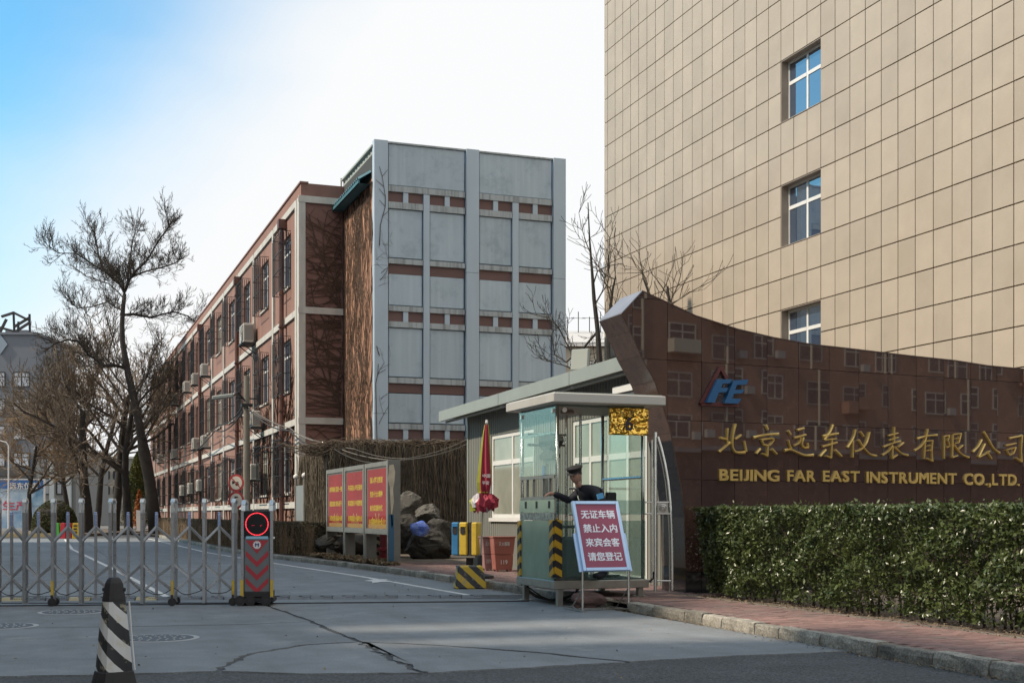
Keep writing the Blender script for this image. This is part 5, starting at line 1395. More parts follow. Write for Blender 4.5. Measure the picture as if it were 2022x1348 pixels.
m_.tube([(cx_ + .10, cy_ - .085, cz(1185)), (cx_ + .118, cy_ - .09, cz(1255)), (cx_ + .138, cy_ - .10, cz(1320))], .006, 5); m_.build('film_edge', M['white'], cone)

# ================================================================== HAZARD BLOCK, UMBRELLA, BINS, RED BOXES
hx0, hy0 = 6.93, 21.2
hz = thing('barrier_block', (hx0, hy0, 0), 'tapered concrete block painted with yellow and black diagonal stripes at the kerb', 'concrete block')
a_ = R(-12); 
m_ = MB(); secs = [(0, .275, .24), (.40, .215, .18)]
vs_ = []
for z, a, b in secs:
    for sx, sy in ((-1, -1), (1, -1), (1, 1), (-1, 1)): vs_.append((hx0 + sx * a * math.cos(a_) - sy * b * math.sin(a_), hy0 + sx * a * math.sin(a_) + sy * b * math.cos(a_), z))
m_.add(vs_, [(3, 2, 1, 0), (4, 5, 6, 7), (0, 1, 5, 4), (1, 2, 6, 5), (2, 3, 7, 6), (3, 0, 4, 7)]); m_.build('block', M['haz_block'], hz, bevel=.02)
ub = P3(949, 1108, 23.6); ut = P3(961, 833, 23.6)
um = thing('parasol', (ub.x, ub.y, KH), 'tall closed red and green parasol tied up beside the striped block', 'parasol')
axis = lambda z: ub + (ut - ub) * ((z - ub.z) / (ut.z - ub.z))
m_ = MB(); m_.cyl(axis(KH + .02), axis(3.02), .02, n=8); m_.build('pole', M['steel_dull'], um)
m_ = MB(); p = axis(KH); m_.lathe([(.26, 0), (.26, .05), (.07, .09), (.045, .12), (.045, .42), (.03, .44)], c=(p.x, p.y, KH), n=16); m_.build('stand', M['iron'], um)
m_ = MB(); m_.cyl(axis(3.0), axis(3.06), .03, .02, n=8); m_.build('finial', M['white'], um)
zt1, zb1 = zz(838, 23.6), zz(975, 23.6)
nr = 16; ringv = []; rr2 = random.Random(9)
for i in range(13):
    t = i / 12; z = zt1 + (zb1 - zt1) * t; c = axis(z); r = .035 + .115 * t ** .8 - (.05 * max(0, t - .85) / .15)
    ringv.append([c + Vector((math.cos(2 * math.pi * k / nr + t * .5), math.sin(2 * math.pi * k / nr + t * .5), 0)) * r * (1.1 if k % 2 else .72) for k in range(nr)])
for s_ in range(8):
    m_ = MB(); kk = [s_ * 2, s_ * 2 + 1, (s_ * 2 + 2) % nr]
    for i in range(12):
        for a, b in zip(kk, kk[1:]): m_.quad(ringv[i][a], ringv[i][b], ringv[i + 1][b], ringv[i + 1][a])
    m_.build('canopy_panel', M['umb_green'] if s_ in (7, 3) else M['umb_red'], um)
# ruffle below the tie
for s_ in range(9):
    a0 = 2 * math.pi * s_ / 9; m_ = MB(); c1 = axis(zb1); pts = []
    for i in range(5):
        t = i / 4
        for j in range(4):
            aa = a0 + (j - 1.5) * (.20 + .1 * t); r = .05 + .19 * math.sin(t * 2.2) + .035 * math.sin(j * 2.1 + s_) + rr2.uniform(-.035, .045) * (t > .1); z = zb1 - .02 - .30 * t * (1 + .15 * math.sin(s_ * 2.3)) + .05 * math.sin(t * 3) + .04 * (j % 2) + rr2.uniform(-.03, .03)
            pts.append(Vector((c1.x + r * math.cos(aa), c1.y + r * math.sin(aa), z)))
    m_.add(pts, [(i * 4 + j, i * 4 + j + 1, i * 4 + 5 + j, i * 4 + 4 + j) for i in range(4) for j in range(3)])
    m_.build('canopy_skirt', (M['umb_red'], M['umb_white'], M['umb_red'], M['umb_red'], M['umb_green'], M['umb_white'], M['umb_red'], M['umb_red'], M['umb_red'])[s_], um)
m_ = MB(); 
for k in range(10): pass
m_.tube([axis(zb1 + .03) + Vector((.09 * math.cos(a), .09 * math.sin(a), 0)) for a in [2 * math.pi * k / 12 for k in range(13)]], .012, 5); m_.build('tie', M['umb_green'], um)
for i, (dz, w) in enumerate(((.30, .09), (.17, .08))):
    c = axis(zb1 + dz); put_text('print', '中国' if i == 0 else '平安', .07, M['umb_white'], um, Vector((c.x - .085, c.y - .15, c.z)), (C_, -S, 0), width=w * 1.6, extrude=.004, bold=0.044)

# recycling bins
gb2 = G(918, 1118, KH); bc = Vector((gb2[0], gb2[1], KH))
bn = thing('recycling_bin', tuple(bc), 'pair of blue and yellow litter bins on a pedestal in front of the creeper wall', 'litter bin')
ang = R(-2); fu = Vector((math.cos(ang), math.sin(ang), 0)).normalized(); fu = Vector((C_, -S, 0)); fu.rotate(Euler((0, 0, R(-24)))); fv = Vector((-fu.y, fu.x, 0)); fn = -fv    # fn faces viewer-left
def bb(u, v, z): return bc + fu * u + fv * v + Vector((0, 0, z))
zb_, zt2 = zz(1098, 28) - KH, zz(1031, 28) - KH
def binbox(u0, u1, v0, v1, m, hole=True, nm='bin'):
    c = bb((u0 + u1) / 2, (v0 + v1) / 2, (zb_ + zt2) / 2); m_ = MB(); m_.obox(c, fu * (u1 - u0) / 2, fv * (v1 - v0) / 2, (0, 0, (zt2 - zb_) / 2)); o = m_.build(nm, m, bn, bevel=.025)
    if hole:
        m_ = MB(); cc = bb((u0 + u1) / 2, v0 - .004, zt2 - .19); w = (u1 - u0) * .30; h = .085
        m_.prism([(w * math.copysign(abs(math.cos(t)) ** .5, math.cos(t)), h * math.copysign(abs(math.sin(t)) ** .6, math.sin(t))) for t in [2 * math.pi * k / 16 for k in range(16)]], lambda u, w_, d: cc + fu * u + Vector((0, 0, w_)) + fv * d, -.008, .004)
        m_.build('bin_opening', M['black'], o)
        m_ = MB(); m_.obox(cc + Vector((0, 0, h + .012)) - fv * .01, fu * w * 1.15, fv * .014, (0, 0, .008)); m_.build('opening_lip', m, o)
    return o
binbox(-.28, -.095, -.14, .14, M['binblue']); binbox(-.085, .115, -.14, .14, M['binyellow'])
c = bb(.17, .02, (zb_ + zt2) / 2); m_ = MB(); m_.obox(c, fu * .045, fv * .12, (0, 0, (zt2 - zb_) / 2)); m_.build('gap_fill', M['black'], bn)  # black box filling the gap between the bins
binbox(.225, .37, -.14, .14, M['binyellow'], hole=False)
m_ = MB(); m_.obox(bb(.04, 0, zb_ - .03), fu * .30, fv * .17, (0, 0, .02)); m_.build('tray', M['boardpost'], bn)
m_ = MB(); m_.obox(bb(.12, 0, (zb_ - .05) / 2), fu * .06, fv * .06, (0, 0, (zb_ - .05) / 2)); m_.obox(bb(.10, 0, .015), fu * .25, fv * .16, (0, 0, .015)); m_.build('pedestal', M['iron'], bn)

# red fire boxes
def firebox(px0, px1, t, m, label, lines, wd2=.44):
    g0 = P3(px0, 1126, t); g0.z = KH
    o = thing('fire_equipment_box', tuple(g0), label, 'metal box', group='faded metal boxes beside the guard room')
    u = Vector((C_, -S, 0)); u.rotate(Euler((0, 0, R(14)))); v = Vector((-u.y, u.x, 0)); H1 = zz(1061, t) - KH
    for zlo, zhi in ((.04, H1 * .5 - .004), (H1 * .5 + .004, H1)):
        P = []
        for z in (zlo, zhi):
            s_ = .06 * (1 - z / H1); 
            for a, b in ((0 + s_, s_ * .5), (wd2 - s_, s_ * .5), (wd2 - s_, .36), (0 + s_, .36)): P.append(g0 + u * a + v * b + Vector((0, 0, z)))
        m_ = MB(); m_.add(P, [(3, 2, 1, 0), (4, 5, 6, 7), (0, 1, 5, 4), (1, 2, 6, 5), (2, 3, 7, 6), (3, 0, 4, 7)]); m_.build('drawer', m, o, bevel=.006)
    m_ = MB(); m_.obox(g0 + u * wd2 / 2 + v * .18 + Vector((0, 0, H1 + .012)), u * (wd2 / 2 + .015), v * .20, (0, 0, .012)); m_.build('lid', m, o)
    m_ = MB()
    for a in (.09, wd2 - .09):
        for b in (.04, .32): m_.obox(g0 + u * a + v * b + Vector((0, 0, .02)), u * .02, v * .02, (0, 0, .02))
    m_.build('foot', m, o)
    wdt = wd2 * .5
    put_text('painted_text', lines[0], .085, M['white'], o, g0 + u * (wd2 / 2 - wdt / 2) + v * (.003) + Vector((0, 0, H1 * .76)), u, width=wdt, extrude=.004)
    put_text('painted_text', lines[1], .06 if len(lines[1]) > 3 else .09, M['white'], o, g0 + u * (wd2 / 2 - wdt / 2 * .6) + v * (.012) + Vector((0, 0, H1 * .22)), u, width=wdt * .6, extrude=.006)
    return o
firebox(974.5, 0, 26.2, M['redbox'], 'faded red two drawer metal fire box next to the glass booth', ('灭火器箱', '119'), .46)
firebox(953, 0, 26.7, M['pinkbox'], 'paler pinkish metal fire box half hidden behind the parasol pole', ('灭火器', '119'), .27)

# ================================================================== BULLETIN BOARD
bd = thing('bulletin_board', (7.45, 32, KH), 'three panel roadside bulletin board with red posters and yellow slogans', 'bulletin board')
DX0, DX1 = 7.42, 7.72
ysb = [onx(791, 7.42)[1] + 0, 0, 0]
yn = 28.9; yfar = 36.0; seg = (yfar - yn) / 3
Zb, Zt = .82, 2.56
slog = [['深入学习贯彻', '党的十九大精神', '奋力实现新时代', '中国特色社会主义'], ['不忘初心 牢记使命', '实现复兴 中国梦想', '全面建成 小康社会'], ['高举旗帜 团结一致', '锐意进取 埋头苦干', '决胜全面 建成小康']]
for i in range(3):
    a = yn + seg * i + (.03 if i else 0); b = yn + seg * (i + 1) - .06
    m_ = MB(); m_.box(DX0 + .03, DX1, a, b, Zb, Zt); fr = m_.build('display_case', M['boardpost'], bd, bevel=.008)
    for (c, d, e, f) in ((a, a + .13, Zb, Zt), (b - .13, b, Zb, Zt), (a + .13, b - .13, Zt - .11, Zt), (a + .13, b - .13, Zb, Zb + .13)):
        m_ = MB(); m_.box(DX0, DX0 + .032, c, d, e, f); m_.build('case_frame', M['boardframe'], fr, bevel=.004)
    m_ = MB(); m_.box(DX0 + .022, DX0 + .028, a + .14, b - .24, Zb + .14, Zt - .16); m_.build('poster', M['boardred'], fr)
    # sunburst at the foot of the poster
    m_ = MB(); yc = (a + b) / 2 - .08; zc_ = Zb + .14
    for k in range(13):
        t = math.pi * k / 12; r = .42 if k % 2 else .30
        m_.add([(DX0 + .0205, yc - .06 * math.sin(t) * 1 + .5 * 0, zc_), (DX0 + .0205, yc + r * math.cos(t + .05) * 1.7, zc_ + r * math.sin(t + .05) * .9), (DX0 + .0205, yc + r * math.cos(t - .05) * 1.7, zc_ + r * math.sin(t - .05) * .9)], [(0, 1, 2)])
    m_.box(DX0 + .0206, DX0 + .0215, a + .2, b - .34, zc_, zc_ + .10); m_.build('sunburst', mat('sunburst_yellow', (.50, .46, .12), .7, col2=(.55, .28, .12), vscale=5), fr)
    sl = slog[i]
    for k, s_ in enumerate(sl):
        zline = Zt - .50 - k * (.34 if i == 0 else .40) - (.0 if i == 0 else .14); L_ = 1.62 if i else (1.25 if k < 3 else 1.85)
        put_text('slogan', s_, .15, M['boardyellow'], fr, (DX0 + .0215, (yc + L_ / 2 if i else min(b - .4, yc + L_ / 2 + .1)), zline), (0, -1, 0), width=L_, extrude=.003, bold=0.048)
    m_ = MB(); m_.box(DX0 + .008, DX0 + .012, a + .13, b - .13, Zb + .13, Zt - .11); m_.build('glass_pane', MATS.get('bg') or glass('bg', (.93, .91, .89), refl=.008, fres=.05, body=.02, bodycol=(.5, .45, .45)), fr)
    for yy in (a + .02, b - .02):
        m_ = MB(); m_.box(DX0 + .005, DX0 + .045, yy - .03, yy + .03, KH, Zb); m_.build('leg', M['boardframe'], bd)
        m_ = MB(); m_.box(DX1 - .25, DX1, yy - .02, yy + .02, KH, Zb); m_.build('leg', M['boardpost'], bd)
m_ = MB(); m_.box(DX0 - .005, DX0 + .30, yn - .06, yn - .005, Zb - .02, Zt + .02); m_.build('end_panel', M['boardpost'], bd)
m_ = MB(); m_.box(DX0 + .02, DX0 + .14, yn - .068, yn - .062, KH + .1, Zb + .48); m_.build('end_lower_panel', M['boardblue'], bd)
m_ = MB(); m_.box(DX0 + .14, DX0 + .30, yn - .06, yn - .02, KH, Zb - .02); m_.build('leg', M['boardpost'], bd)
m_ = MB(); pp = [(.03, 2.45), (.13, 2.47), (.17, 2.3), (.15, 2.05), (.12, 1.9), (.14, 1.6), (.10, 1.35), (.12, 1.05), (.08, .98), (.07, 1.3), (.05, 1.7), (.04, 1.95), (.0, 2.1)]
m_.prism(pp, lambda u, w, d: (DX0 + u, yn - .064 - d, w + .03 * 0), 0, .004); m_.build('torn_paper', M['paper'], bd)

# hydrant-like red bollard and striped pole behind the board
hg = G(762, 1104, KH); hy_ = thing('fire_hydrant', (hg[0], hg[1], KH), 'stout dark red cast hydrant standing behind the bulletin board', 'hydrant')
m_ = MB(); m_.lathe([(.22, 0), (.22, .06), (.17, .10), (.17, .22), (.25, .24), (.25, .30), (.16, .33), (.15, .95), (.19, .97), (.19, 1.03), (.10, 1.15), (.03, 1.2)], c=(hg[0], hg[1], KH), n=20); m_.build('barrel', M['hydrant'], hy_, smooth=False)
m_ = MB(); m_.cyl((hg[0], hg[1] - .3, KH + .75), (hg[0], hg[1], KH + .75), .08, n=12); m_.cyl((hg[0] - .28, hg[1], KH + .75), (hg[0], hg[1], KH + .75), .06, n=12); m_.build('outlet', M['hydrant'], hy_)
hg = G(746, 1103, KH); sp = thing('striped_post', (hg[0], hg[1], KH), 'short black and white striped post left of the red hydrant', 'post')
m_ = MB(); m_.box(hg[0] - .12, hg[0] + .12, hg[1] - .1, hg[1] + .1, KH, KH + .75); m_.build('post', M['haz_pole'], sp, bevel=.02)

# small metal gate with ball posts
mg = thing('side_gate', (7.72, 41.6, KH), 'small grey sheet metal side gate between two ball topped posts', 'gate')
m_ = MB(); m_.box(7.70, 7.74, 40.95, 42.2, KH + .05, 2.25); m_.build('door_sheet', mat('gate_sheet', (.27, .29, .29), .5, var=.1, metal=.2), mg)
for y in (40.8, 42.3):
    m_ = MB(); m_.cyl((7.72, y, KH), (7.72, y, 2.45), .05, n=10); m_.build('post', M['boardframe'], mg)
    m_ = MB(); m_.lathe([(.02, 0), (.08, .05), (.10, .10), (.08, .16), (.02, .2)], c=(7.72, y, 2.45), n=12); m_.build('ball', M['white'], mg, smooth=True)

# ================================================================== CREEPER WALL
cw = thing('boundary_wall', (9, 37.8, KH), 'old dark boundary wall hung with dead brown creeper stems', 'wall')
WZ = lambda x, y: 3.30 + .05 * math.sin(x * 2.1) + .07 * (x - 8) / 4
m_ = MB(); m_.box(7.95, 13.5, 37.85, 38.1, 0, 3.25); m_.box(7.93, 8.15, 38.1, 42.5, 0, 3.0); m_.build('masonry', M['wallgrey'], cw)
def strands(fn, n, seed, r0, material, name, parent, segs=6, kind='stuff'):
    rr = random.Random(seed); V = []; Fc = []
    for _ in range(n):
        pts, rad = fn(rr)
        b = len(V); k = 3
        for i, p in enumerate(pts):
            d = (Vector(pts[min(i + 1, len(pts) - 1)]) - Vector(pts[max(0, i - 1)])).normalized(); a = d.orthogonal().normalized(); c = d.cross(a); rr_i = rad * (1 - .5 * i / len(pts))
            for q in range(k):
                an = 2.094 * q; V.append(tuple(Vector(p) + (a * math.cos(an) + c * math.sin(an)) * rr_i))
        for i in range(len(pts) - 1):
            for q in range(k): Fc.append((b + i * k + q, b + i * k + (q + 1) % k, b + (i + 1) * k + (q + 1) % k, b + (i + 1) * k + q))
    off = base_of(parent)
    V = np.array(V) - np.array(off)
    me = np_mesh(name, V, Fc, material); o = link(name, me, parent)
    if kind: o['kind'] = kind
    return o
def hang_front(rr):
    x = rr.uniform(7.9, 13.2); z = WZ(x, 0) + rr.uniform(-.3, .15); y = 37.8 - abs(rr.gauss(0, .09)); L_ = rr.uniform(.6, 3.2); pts = []; n = 7; w = rr.uniform(-.25, .25)
    for i in range(n):
        t = i / (n - 1); zz_ = z - L_ * t
        if zz_ < KH: break
        pts.append((x + w * t + rr.gauss(0, .035), y - .05 * t + rr.gauss(0, .02), zz_))
    return (pts if len(pts) > 1 else [(x, y, 2), (x, y, 1.9)]), rr.uniform(.008, .02)
strands(hang_front, 3600, 21, 0, M['vine_wall'], 'hanging_creeper', cw)
def hang_side(rr):
    y = rr.uniform(37.8, 40.7) if rr.random() < .85 else rr.uniform(40.7, 42.3); z = 3.15 + rr.uniform(-.3, .1); x = 7.9 - abs(rr.gauss(0, .06)); L_ = rr.uniform(.8, 3); w = rr.uniform(-.3, .3); pts = []
    for i in range(8):
        t = i / 7; zz_ = z - L_ * t
        if zz_ < KH: break
        pts.append((x + rr.gauss(0, .015), y + w * t + rr.gauss(0, .04), zz_))
    return pts, rr.uniform(.008, .022)
strands(hang_side, 1500, 22, 0, M['vine_pale'], 'hanging_creeper', cw)
def top_tangle(rr):
    x = rr.uniform(7.8, 13.4); pts = []; z = WZ(x, 0) + rr.uniform(-.12, .16); dx = rr.choice([-1, 1]) * rr.uniform(.5, 1.6)
    for i in range(7):
        t = i / 6; pts.append((x + dx * t, 37.85 + rr.uniform(-.2, .25), z + .08 * math.sin(t * 5 + x) + rr.gauss(0, .03)))
    return pts, rr.uniform(.008, .018)
strands(top_tangle, 1300, 23, 0, M['twig'], 'creeper_top', cw)

# creeper on the buildings (grows on them, things of their own)
cs = thing('wall_creeper', (BX0, 40.4, KH), 'dense web of leafless creeper stems on the warm side wall of the stair block', 'creeper')
def climb_side(rr):
    y = rr.uniform(BY + .1, Y0 - .05); z = rr.uniform(2, 10.8); L_ = rr.uniform(1.2, 3.4); pts = []; a = rr.uniform(-.3, .3)
    for i in range(7):
        t = i / 6; yy = y + a * 1.6 * L_ * t + .18 * math.sin(t * 6 + z * 3) + rr.gauss(0, .03); pts.append((BX0 - .025 - abs(rr.gauss(0, .012)), min(max(yy, BY + .06), Y0 - .03), min(11.6, z + L_ * t)))
    return pts, rr.uniform(.007, .018)
strands(climb_side, 360, 31, 0, M['vine'], 'stem', cs)
def vine_tree(rr, x0, z0, L_, spread, plane, yfix, depth=0, out=None, rad=.03, ang=math.pi / 2):
    out = [] if out is None else out; pts = []; u, z = x0, z0
    n = max(4, int(L_ / .28))
    for i in range(n + 1):
        pts.append((u, z)); ang += rr.gauss(0, .16); u += math.cos(ang) * L_ / n; z += math.sin(ang) * L_ / n
        if depth < 3 and i > 0 and rr.random() < .55: vine_tree(rr, u, z, L_ * rr.uniform(.35, .62), spread, plane, yfix, depth + 1, out, rad * .6, ang + rr.choice([-1, 1]) * rr.uniform(.4, 1.15))
    out.append((pts, rad)); return out
def vine_object(name, label, loc, fmap, lines, bound, m):
    o = thing(name, loc, label, 'creeper'); mb_ = MB()
    for pts, rad in lines:
        q = [p for p in pts if bound(*p)]
        if len(q) > 1: mb_.tube([fmap(*p) for p in q], [rad * (1 - .5 * i / len(q)) for i in range(len(q))], 3, cap=False)
    mb_.build('stem', m, o, kind='stuff'); return o
rr = random.Random(41); lines = []
for z0 in (5.0, 8.4): 
    for k in range(3): lines += vine_tree(rr, 9.25, z0 - .3 + k * .1, 3.4, 1, 0, 0, rad=.030, ang=math.pi * (.55 + .07 * k))
for k in range(120):     # near horizontal runners
    z = rr.uniform(1.5, 11.2); u = 9.3; ang = math.pi + rr.uniform(-.6, .25); pts = [(u, z)]
    for i in range(7): ang += rr.gauss(0, .12) + .02; u += math.cos(ang) * .2; z += math.sin(ang) * .2; pts.append((u, z))
    lines.append((pts, rr.uniform(.009, .02)))
vine_object('wall_creeper', 'fan of dark leafless creeper branches on the shaded red end wall', (8.7, Y0, KH), lambda u, z: (u, Y0 - .03, z), lines,
            lambda u, z: FX + .08 < u < 9.38 and .3 < z < 11.7 and min(abs(z - b) for b in BAND[1:]) > .13, M['vine'])
rr = random.Random(43); lines = []
for z0 in (3.2, 6.2, 9.6): lines += vine_tree(rr, 9.55, z0, 2.8, 1, 0, 0, rad=.014, ang=math.pi * .5)
vine_object('wall_creeper', 'thin creeper tendrils climbing the left pilaster of the grey blue front', (9.6, BY, KH), lambda u, z: (u, BY - .115, z), lines, lambda u, z: 9.42 < u < 9.98 and z < 12.7, M['vine'])
rr = random.Random(44); lines = []
for k in range(26):
    y0_ = 43.5 + k * .9 + rr.uniform(-.3, .3); lines += vine_tree(rr, y0_, .4, rr.uniform(2.2, 6.0) * (1.15 - k / 36), 1, 0, 0, rad=.035, ang=math.pi * rr.uniform(.38, .62), depth=1)
wz = [(a, b, c, d) for _, _, a, b, c, d in wins]
vine_object('wall_creeper', 'bare creeper stems spreading up the lower storeys of the long red facade', (FX, 50, KH), lambda u, z: (FX - .03, u, z), lines,
            lambda u, z: Y0 < u < 80 and 0.3 < z < 11 and not any(a - .1 < u < b + .1 and c - .1 < z < d + .1 for a, b, c, d in wz), M['vine'])

# ================================================================== AIR CONDITIONERS on the red facade
def ac_unit(tmpl, loc):
    pass
acs = [(487, 664, 'large outdoor unit on an iron shelf high on the facade, nearest of the top row'), (403, 731, None), (385, 749, None), (368, 764, None), (344, 790, None), (306, 822, None),
       (503, 828, None), (404, 872, None), (386, 876, None), (344, 896, None), (316, 905, None), (395, 958, None), (377, 964, None), (361, 968, None), (500, 932, None), (312, 990, None)]
acl = ['white air conditioner on a black shelf under a top floor window, nearest the white corner',
       'air conditioner high on the red facade, nearest unit of the middle cluster of three', 'air conditioner high on the red facade, middle unit of the cluster of three', 'air conditioner high on the red facade, farthest unit of the cluster of three',
       'air conditioner under a far top floor window, just beyond the cluster of three', 'farthest top floor air conditioner, beside the big leaning tree',
       'air conditioner on the middle floor right behind the concrete utility pole', 'dusty air conditioner on the middle floor, nearer one of a close pair', 'dusty air conditioner on the middle floor, farther one of a close pair', 'small air conditioner on the middle floor between far windows', 'farthest middle floor air conditioner above the hedge',
       'ground floor air conditioner, nearest of three in a row', 'ground floor air conditioner, middle of three in a row', 'ground floor air conditioner, farthest of three in a row',
       'ground floor air conditioner with a hose just right of the utility pole', 'farthest ground floor air conditioner beside the tree trunk']
m1 = MB().box(-.17, .17, -.44, .44, 0, .62).mesh('casing', M['acwhite'], bevel=.02)
m2_ = MB(); m2_.box(-.185, -.171, -.40, .10, .06, .56); m2 = m2_.mesh('fan_grille', M['acdark'])
m2b_ = MB()
for k in range(3):
    for q in range(20):
        a, b = 2 * math.pi * q / 20, 2 * math.pi * (q + 1) / 20; r = .08 + .075 * k; m2b_.bar((-.19, -.15 + r * math.cos(a), .31 + r * math.sin(a)), (-.19, -.15 + r * math.cos(b), .31 + r * math.sin(b)), .01, .01)
m2b = m2b_.mesh('fan_guard', M['acwhite'])
m2s_ = MB(); m2s_.box(-.14, .14, -.452, -.441, .08, .54); m2s = m2s_.mesh('side_vent', mat('ac_side', (.30, .30, .28), .6))
m3_ = MB(); m3_.box(-.22, .34, -.46, .46, -.05, -.002)
for s_ in (-1, 1): m3_.bar((.32, s_ * .36, -.42), (-.18, s_ * .36, -.05), .03, .03)
m3 = m3_.mesh('bracket', M['iron'])
for (px, py, _), lab in zip(acs, acl):
    x0 = FX - .36; y0, t = onx(px, x0)[1:]; z0 = zz(py, t) - .31
    s_ = 1.25 if px == 487 else 1.0
    o = thing('air_conditioner', (x0, y0, z0), lab, 'air conditioner', group='air conditioners on the red facade'); o.scale = (s_, s_, s_)
    link('casing', m1, o); link('fan_grille', m2, o); link('fan_guard', m2b, o); link('side_vent', m2s, o); link('bracket', m3, o)

# ================================================================== UTILITY POLE, WIRES, SIGNS, LAMP
ux, uy = onx(487, 6.75)[:2]; ut_ = onx(487, 6.75)[2]
up_ = thing('utility_pole', (ux, uy, KH), 'short round concrete utility pole with wires in front of the red factory', 'utility pole')
ztop = zz(742, ut_)
m_ = MB(); m_.cyl((ux, uy, KH), (ux, uy, ztop), .15, .10, n=12); m_.build('pole', M['polecon'], up_)
m_ = MB(); zl = zz(800, ut_); m_.box(ux - .20, ux + .20, uy - .2, uy + .2, zl - .05, zl + .05); m_.bar((ux - .4, uy, zl + .25), (ux + .35, uy, zl + .25), .05, .05); m_.build('wire_clamp', M['iron'], up_)
lh = P3(440, 783, ut_ - 1); m_ = MB(); m_.tube([(ux, uy, zl + .1), (ux - .35, uy - .2, zl + .45), (lh.x + .3, lh.y, lh.z - .02)], .03, 6); m_.build('lamp_arm', M['iron'], up_)
m_ = MB(); m_.obox(lh, (.36, -.1, .05), (.03, .10, 0), (0, 0, .07)); m_.build('lamp_head', M['lampgrey'], up_, bevel=.03)
def wire(pts3, sag, r, m, label):
    m_ = MB(); out = []
    for a, b in zip(pts3, pts3[1:]):
        for i in range(12):
            t = i / 12; p = a.lerp(b, t); p.z -= sag * 4 * t * (1 - t); out.append(p)
    out.append(pts3[-1]); m_.tube(out, r, 5); tag(m_.build('overhead_wire', m), label, 'wire', 'overhead wires along the factory')
A0_ = Vector((ux, uy, zl))
wire([A0_, P3(573, 845, 42.3), P3(640, 872, 38.6), P3(775, 908, 37.0), P3(921, 877, 38.0)], .12, .015, M['cable_pale'], 'pale overhead wire drooping from the pole past the creeper wall to the guard room')
wire([A0_ + Vector((0, 0, -.12)), P3(585, 855, 42.3), P3(700, 886, 37.6), P3(800, 905, 37.2), P3(921, 868, 38.0)], .08, .012, M['cable_pale'], 'second pale wire running just above the creeper wall top')
wire([A0_ + Vector((0, 0, -.05)), P3(573, 850, 42.3), P3(650, 880, 38.2), P3(780, 912, 37.1)], .22, .026, M['cable'], 'thick black wire bundle sagging over the bulletin board')
wire([A0_, P3(425, 850, 60), P3(350, 902, 80), P3(300, 888, 100)], .35, .03, M['cable'], 'black wire sagging from the pole along the factory windows into the distance')
wire([A0_ + Vector((0, 0, .2)), P3(430, 838, 60), P3(360, 885, 80), P3(296, 880, 100)], .3, .025, M['cable'], 'upper black wire above the long sagging one along the factory')
wire([P3(573, 862, 42), P3(520, 880, 49), P3(450, 905, 60), P3(380, 930, 72)], .2, .022, M['cable'], 'lowest black wire hanging across the ground floor windows')
sgx, sgy, sgt = onx(468, 6.0)
ts = thing('traffic_sign', (sgx, sgy, KH), 'no horn sign above a speed limit sign on one thin post beside the pole', 'traffic sign')
fsg = Vector((-.62, -.785, 0)).normalized(); rsg = Vector((-fsg.y, fsg.x, 0)); rsg = rsg if rsg.dot(Vector((C_, -S, 0))) > 0 else -rsg
def disc(zc, r, d0, d1, m, nm, par, ring=None):
    m_ = MB(); c = Vector((sgx, sgy, zc)) + fsg * .05; n = 28
    m_.prism([(r * math.cos(2 * math.pi * k / n), r * math.sin(2 * math.pi * k / n)) for k in range(n)], lambda u, w, d: c + rsg * u + Vector((0, 0, w)) + fsg * d, d0, d1); return m_.build(nm, m, par)
m_ = MB(); m_.cyl((sgx, sgy, KH), (sgx, sgy, zz(936, sgt)), .035, n=8); m_.build('post', M['steel_dull'], ts)
for py, sym in ((953, 'horn'), (987, '5')):
    zc_ = zz(py, sgt); r_s = .30; pl_ = disc(zc_, r_s, 0, .01, M['signredring'], 'sign_plate', ts); disc(zc_, r_s * .76, .0105, .014, M['signwhite'], 'sign_face', pl_)
    c = Vector((sgx, sgy, zc_)) + fsg * .065
    if sym == '5': put_text('sign_symbol', '5', .26, M['black'], pl_, c - rsg * .08 - Vector((0, 0, .13)), rsg, width=.16, extrude=.003, bold=0.044)
    else:
        m_ = MB(); hp_ = [(-.15, .07), (-.12, .07), (-.04, .03), (.10, .035), (.10, .01), (-.04, .0), (-.12, -.04), (-.15, -.04)]
        m_.prism(hp_, lambda u, w, d: c + rsg * u + Vector((0, 0, w)) + fsg * d, 0, .003); m_.prism([(.09 * math.cos(k * .524) * .8 + .04, .05 * math.sin(k * .524) - .05) for k in range(12)], lambda u, w, d: c + rsg * u + Vector((0, 0, w)) + fsg * d, 0.0005, .0035); m_.build('sign_symbol', M['black'], pl_)
        m_ = MB(); m_.bar(c + rsg * -.17 + Vector((0, 0, .17)) + fsg * .006, c + rsg * .17 - Vector((0, 0, .17)) + fsg * .006, .035, .004, up=tuple(fsg)); m_.build('sign_bar', M['signredring'], pl_)

# ================================================================== PEDESTRIAN GATE beside the sign wall
pgt = thing('pedestrian_gate', (8.5, 16.8, KH), 'stainless pedestrian gate with a curved outer bar beside the granite wall', 'gate')
TG = lambda px, py: P3(px, py, 19.05)
Zg = KH + .01
def gtube(pts, r, nm='bar', m='steel'): m_ = MB(); m_.tube(pts, r, 8); return m_.build(nm, M[m], pgt, smooth=False)
def col(px, y0, y1, r, nm='bar', m='steel'): a, b = TG(px, y0), TG(px, y1); b = Vector((a.x, a.y, zz(y1, 19.05))); return gtube([a, b], r, nm, m)
col(1294, 853, 1166, .026, 'gate_post'); col(1287.5, 868, 1150, .014); col(1271, 975, 1145, .012); col(1309, 1016, 1146, .010, m='steel_dull')
pc = [(1299, 862), (1306, 885), (1313, 915), (1319, 950), (1323, 990), (1326, 1040), (1327, 1100), (1327, 1165)]
gtube([TG(*p) for p in pc], .020, 'curved_bar'); gtube([TG(p[0] - 5, p[1] + 4) for p in pc], .010, 'curved_bar', 'steel_dull')
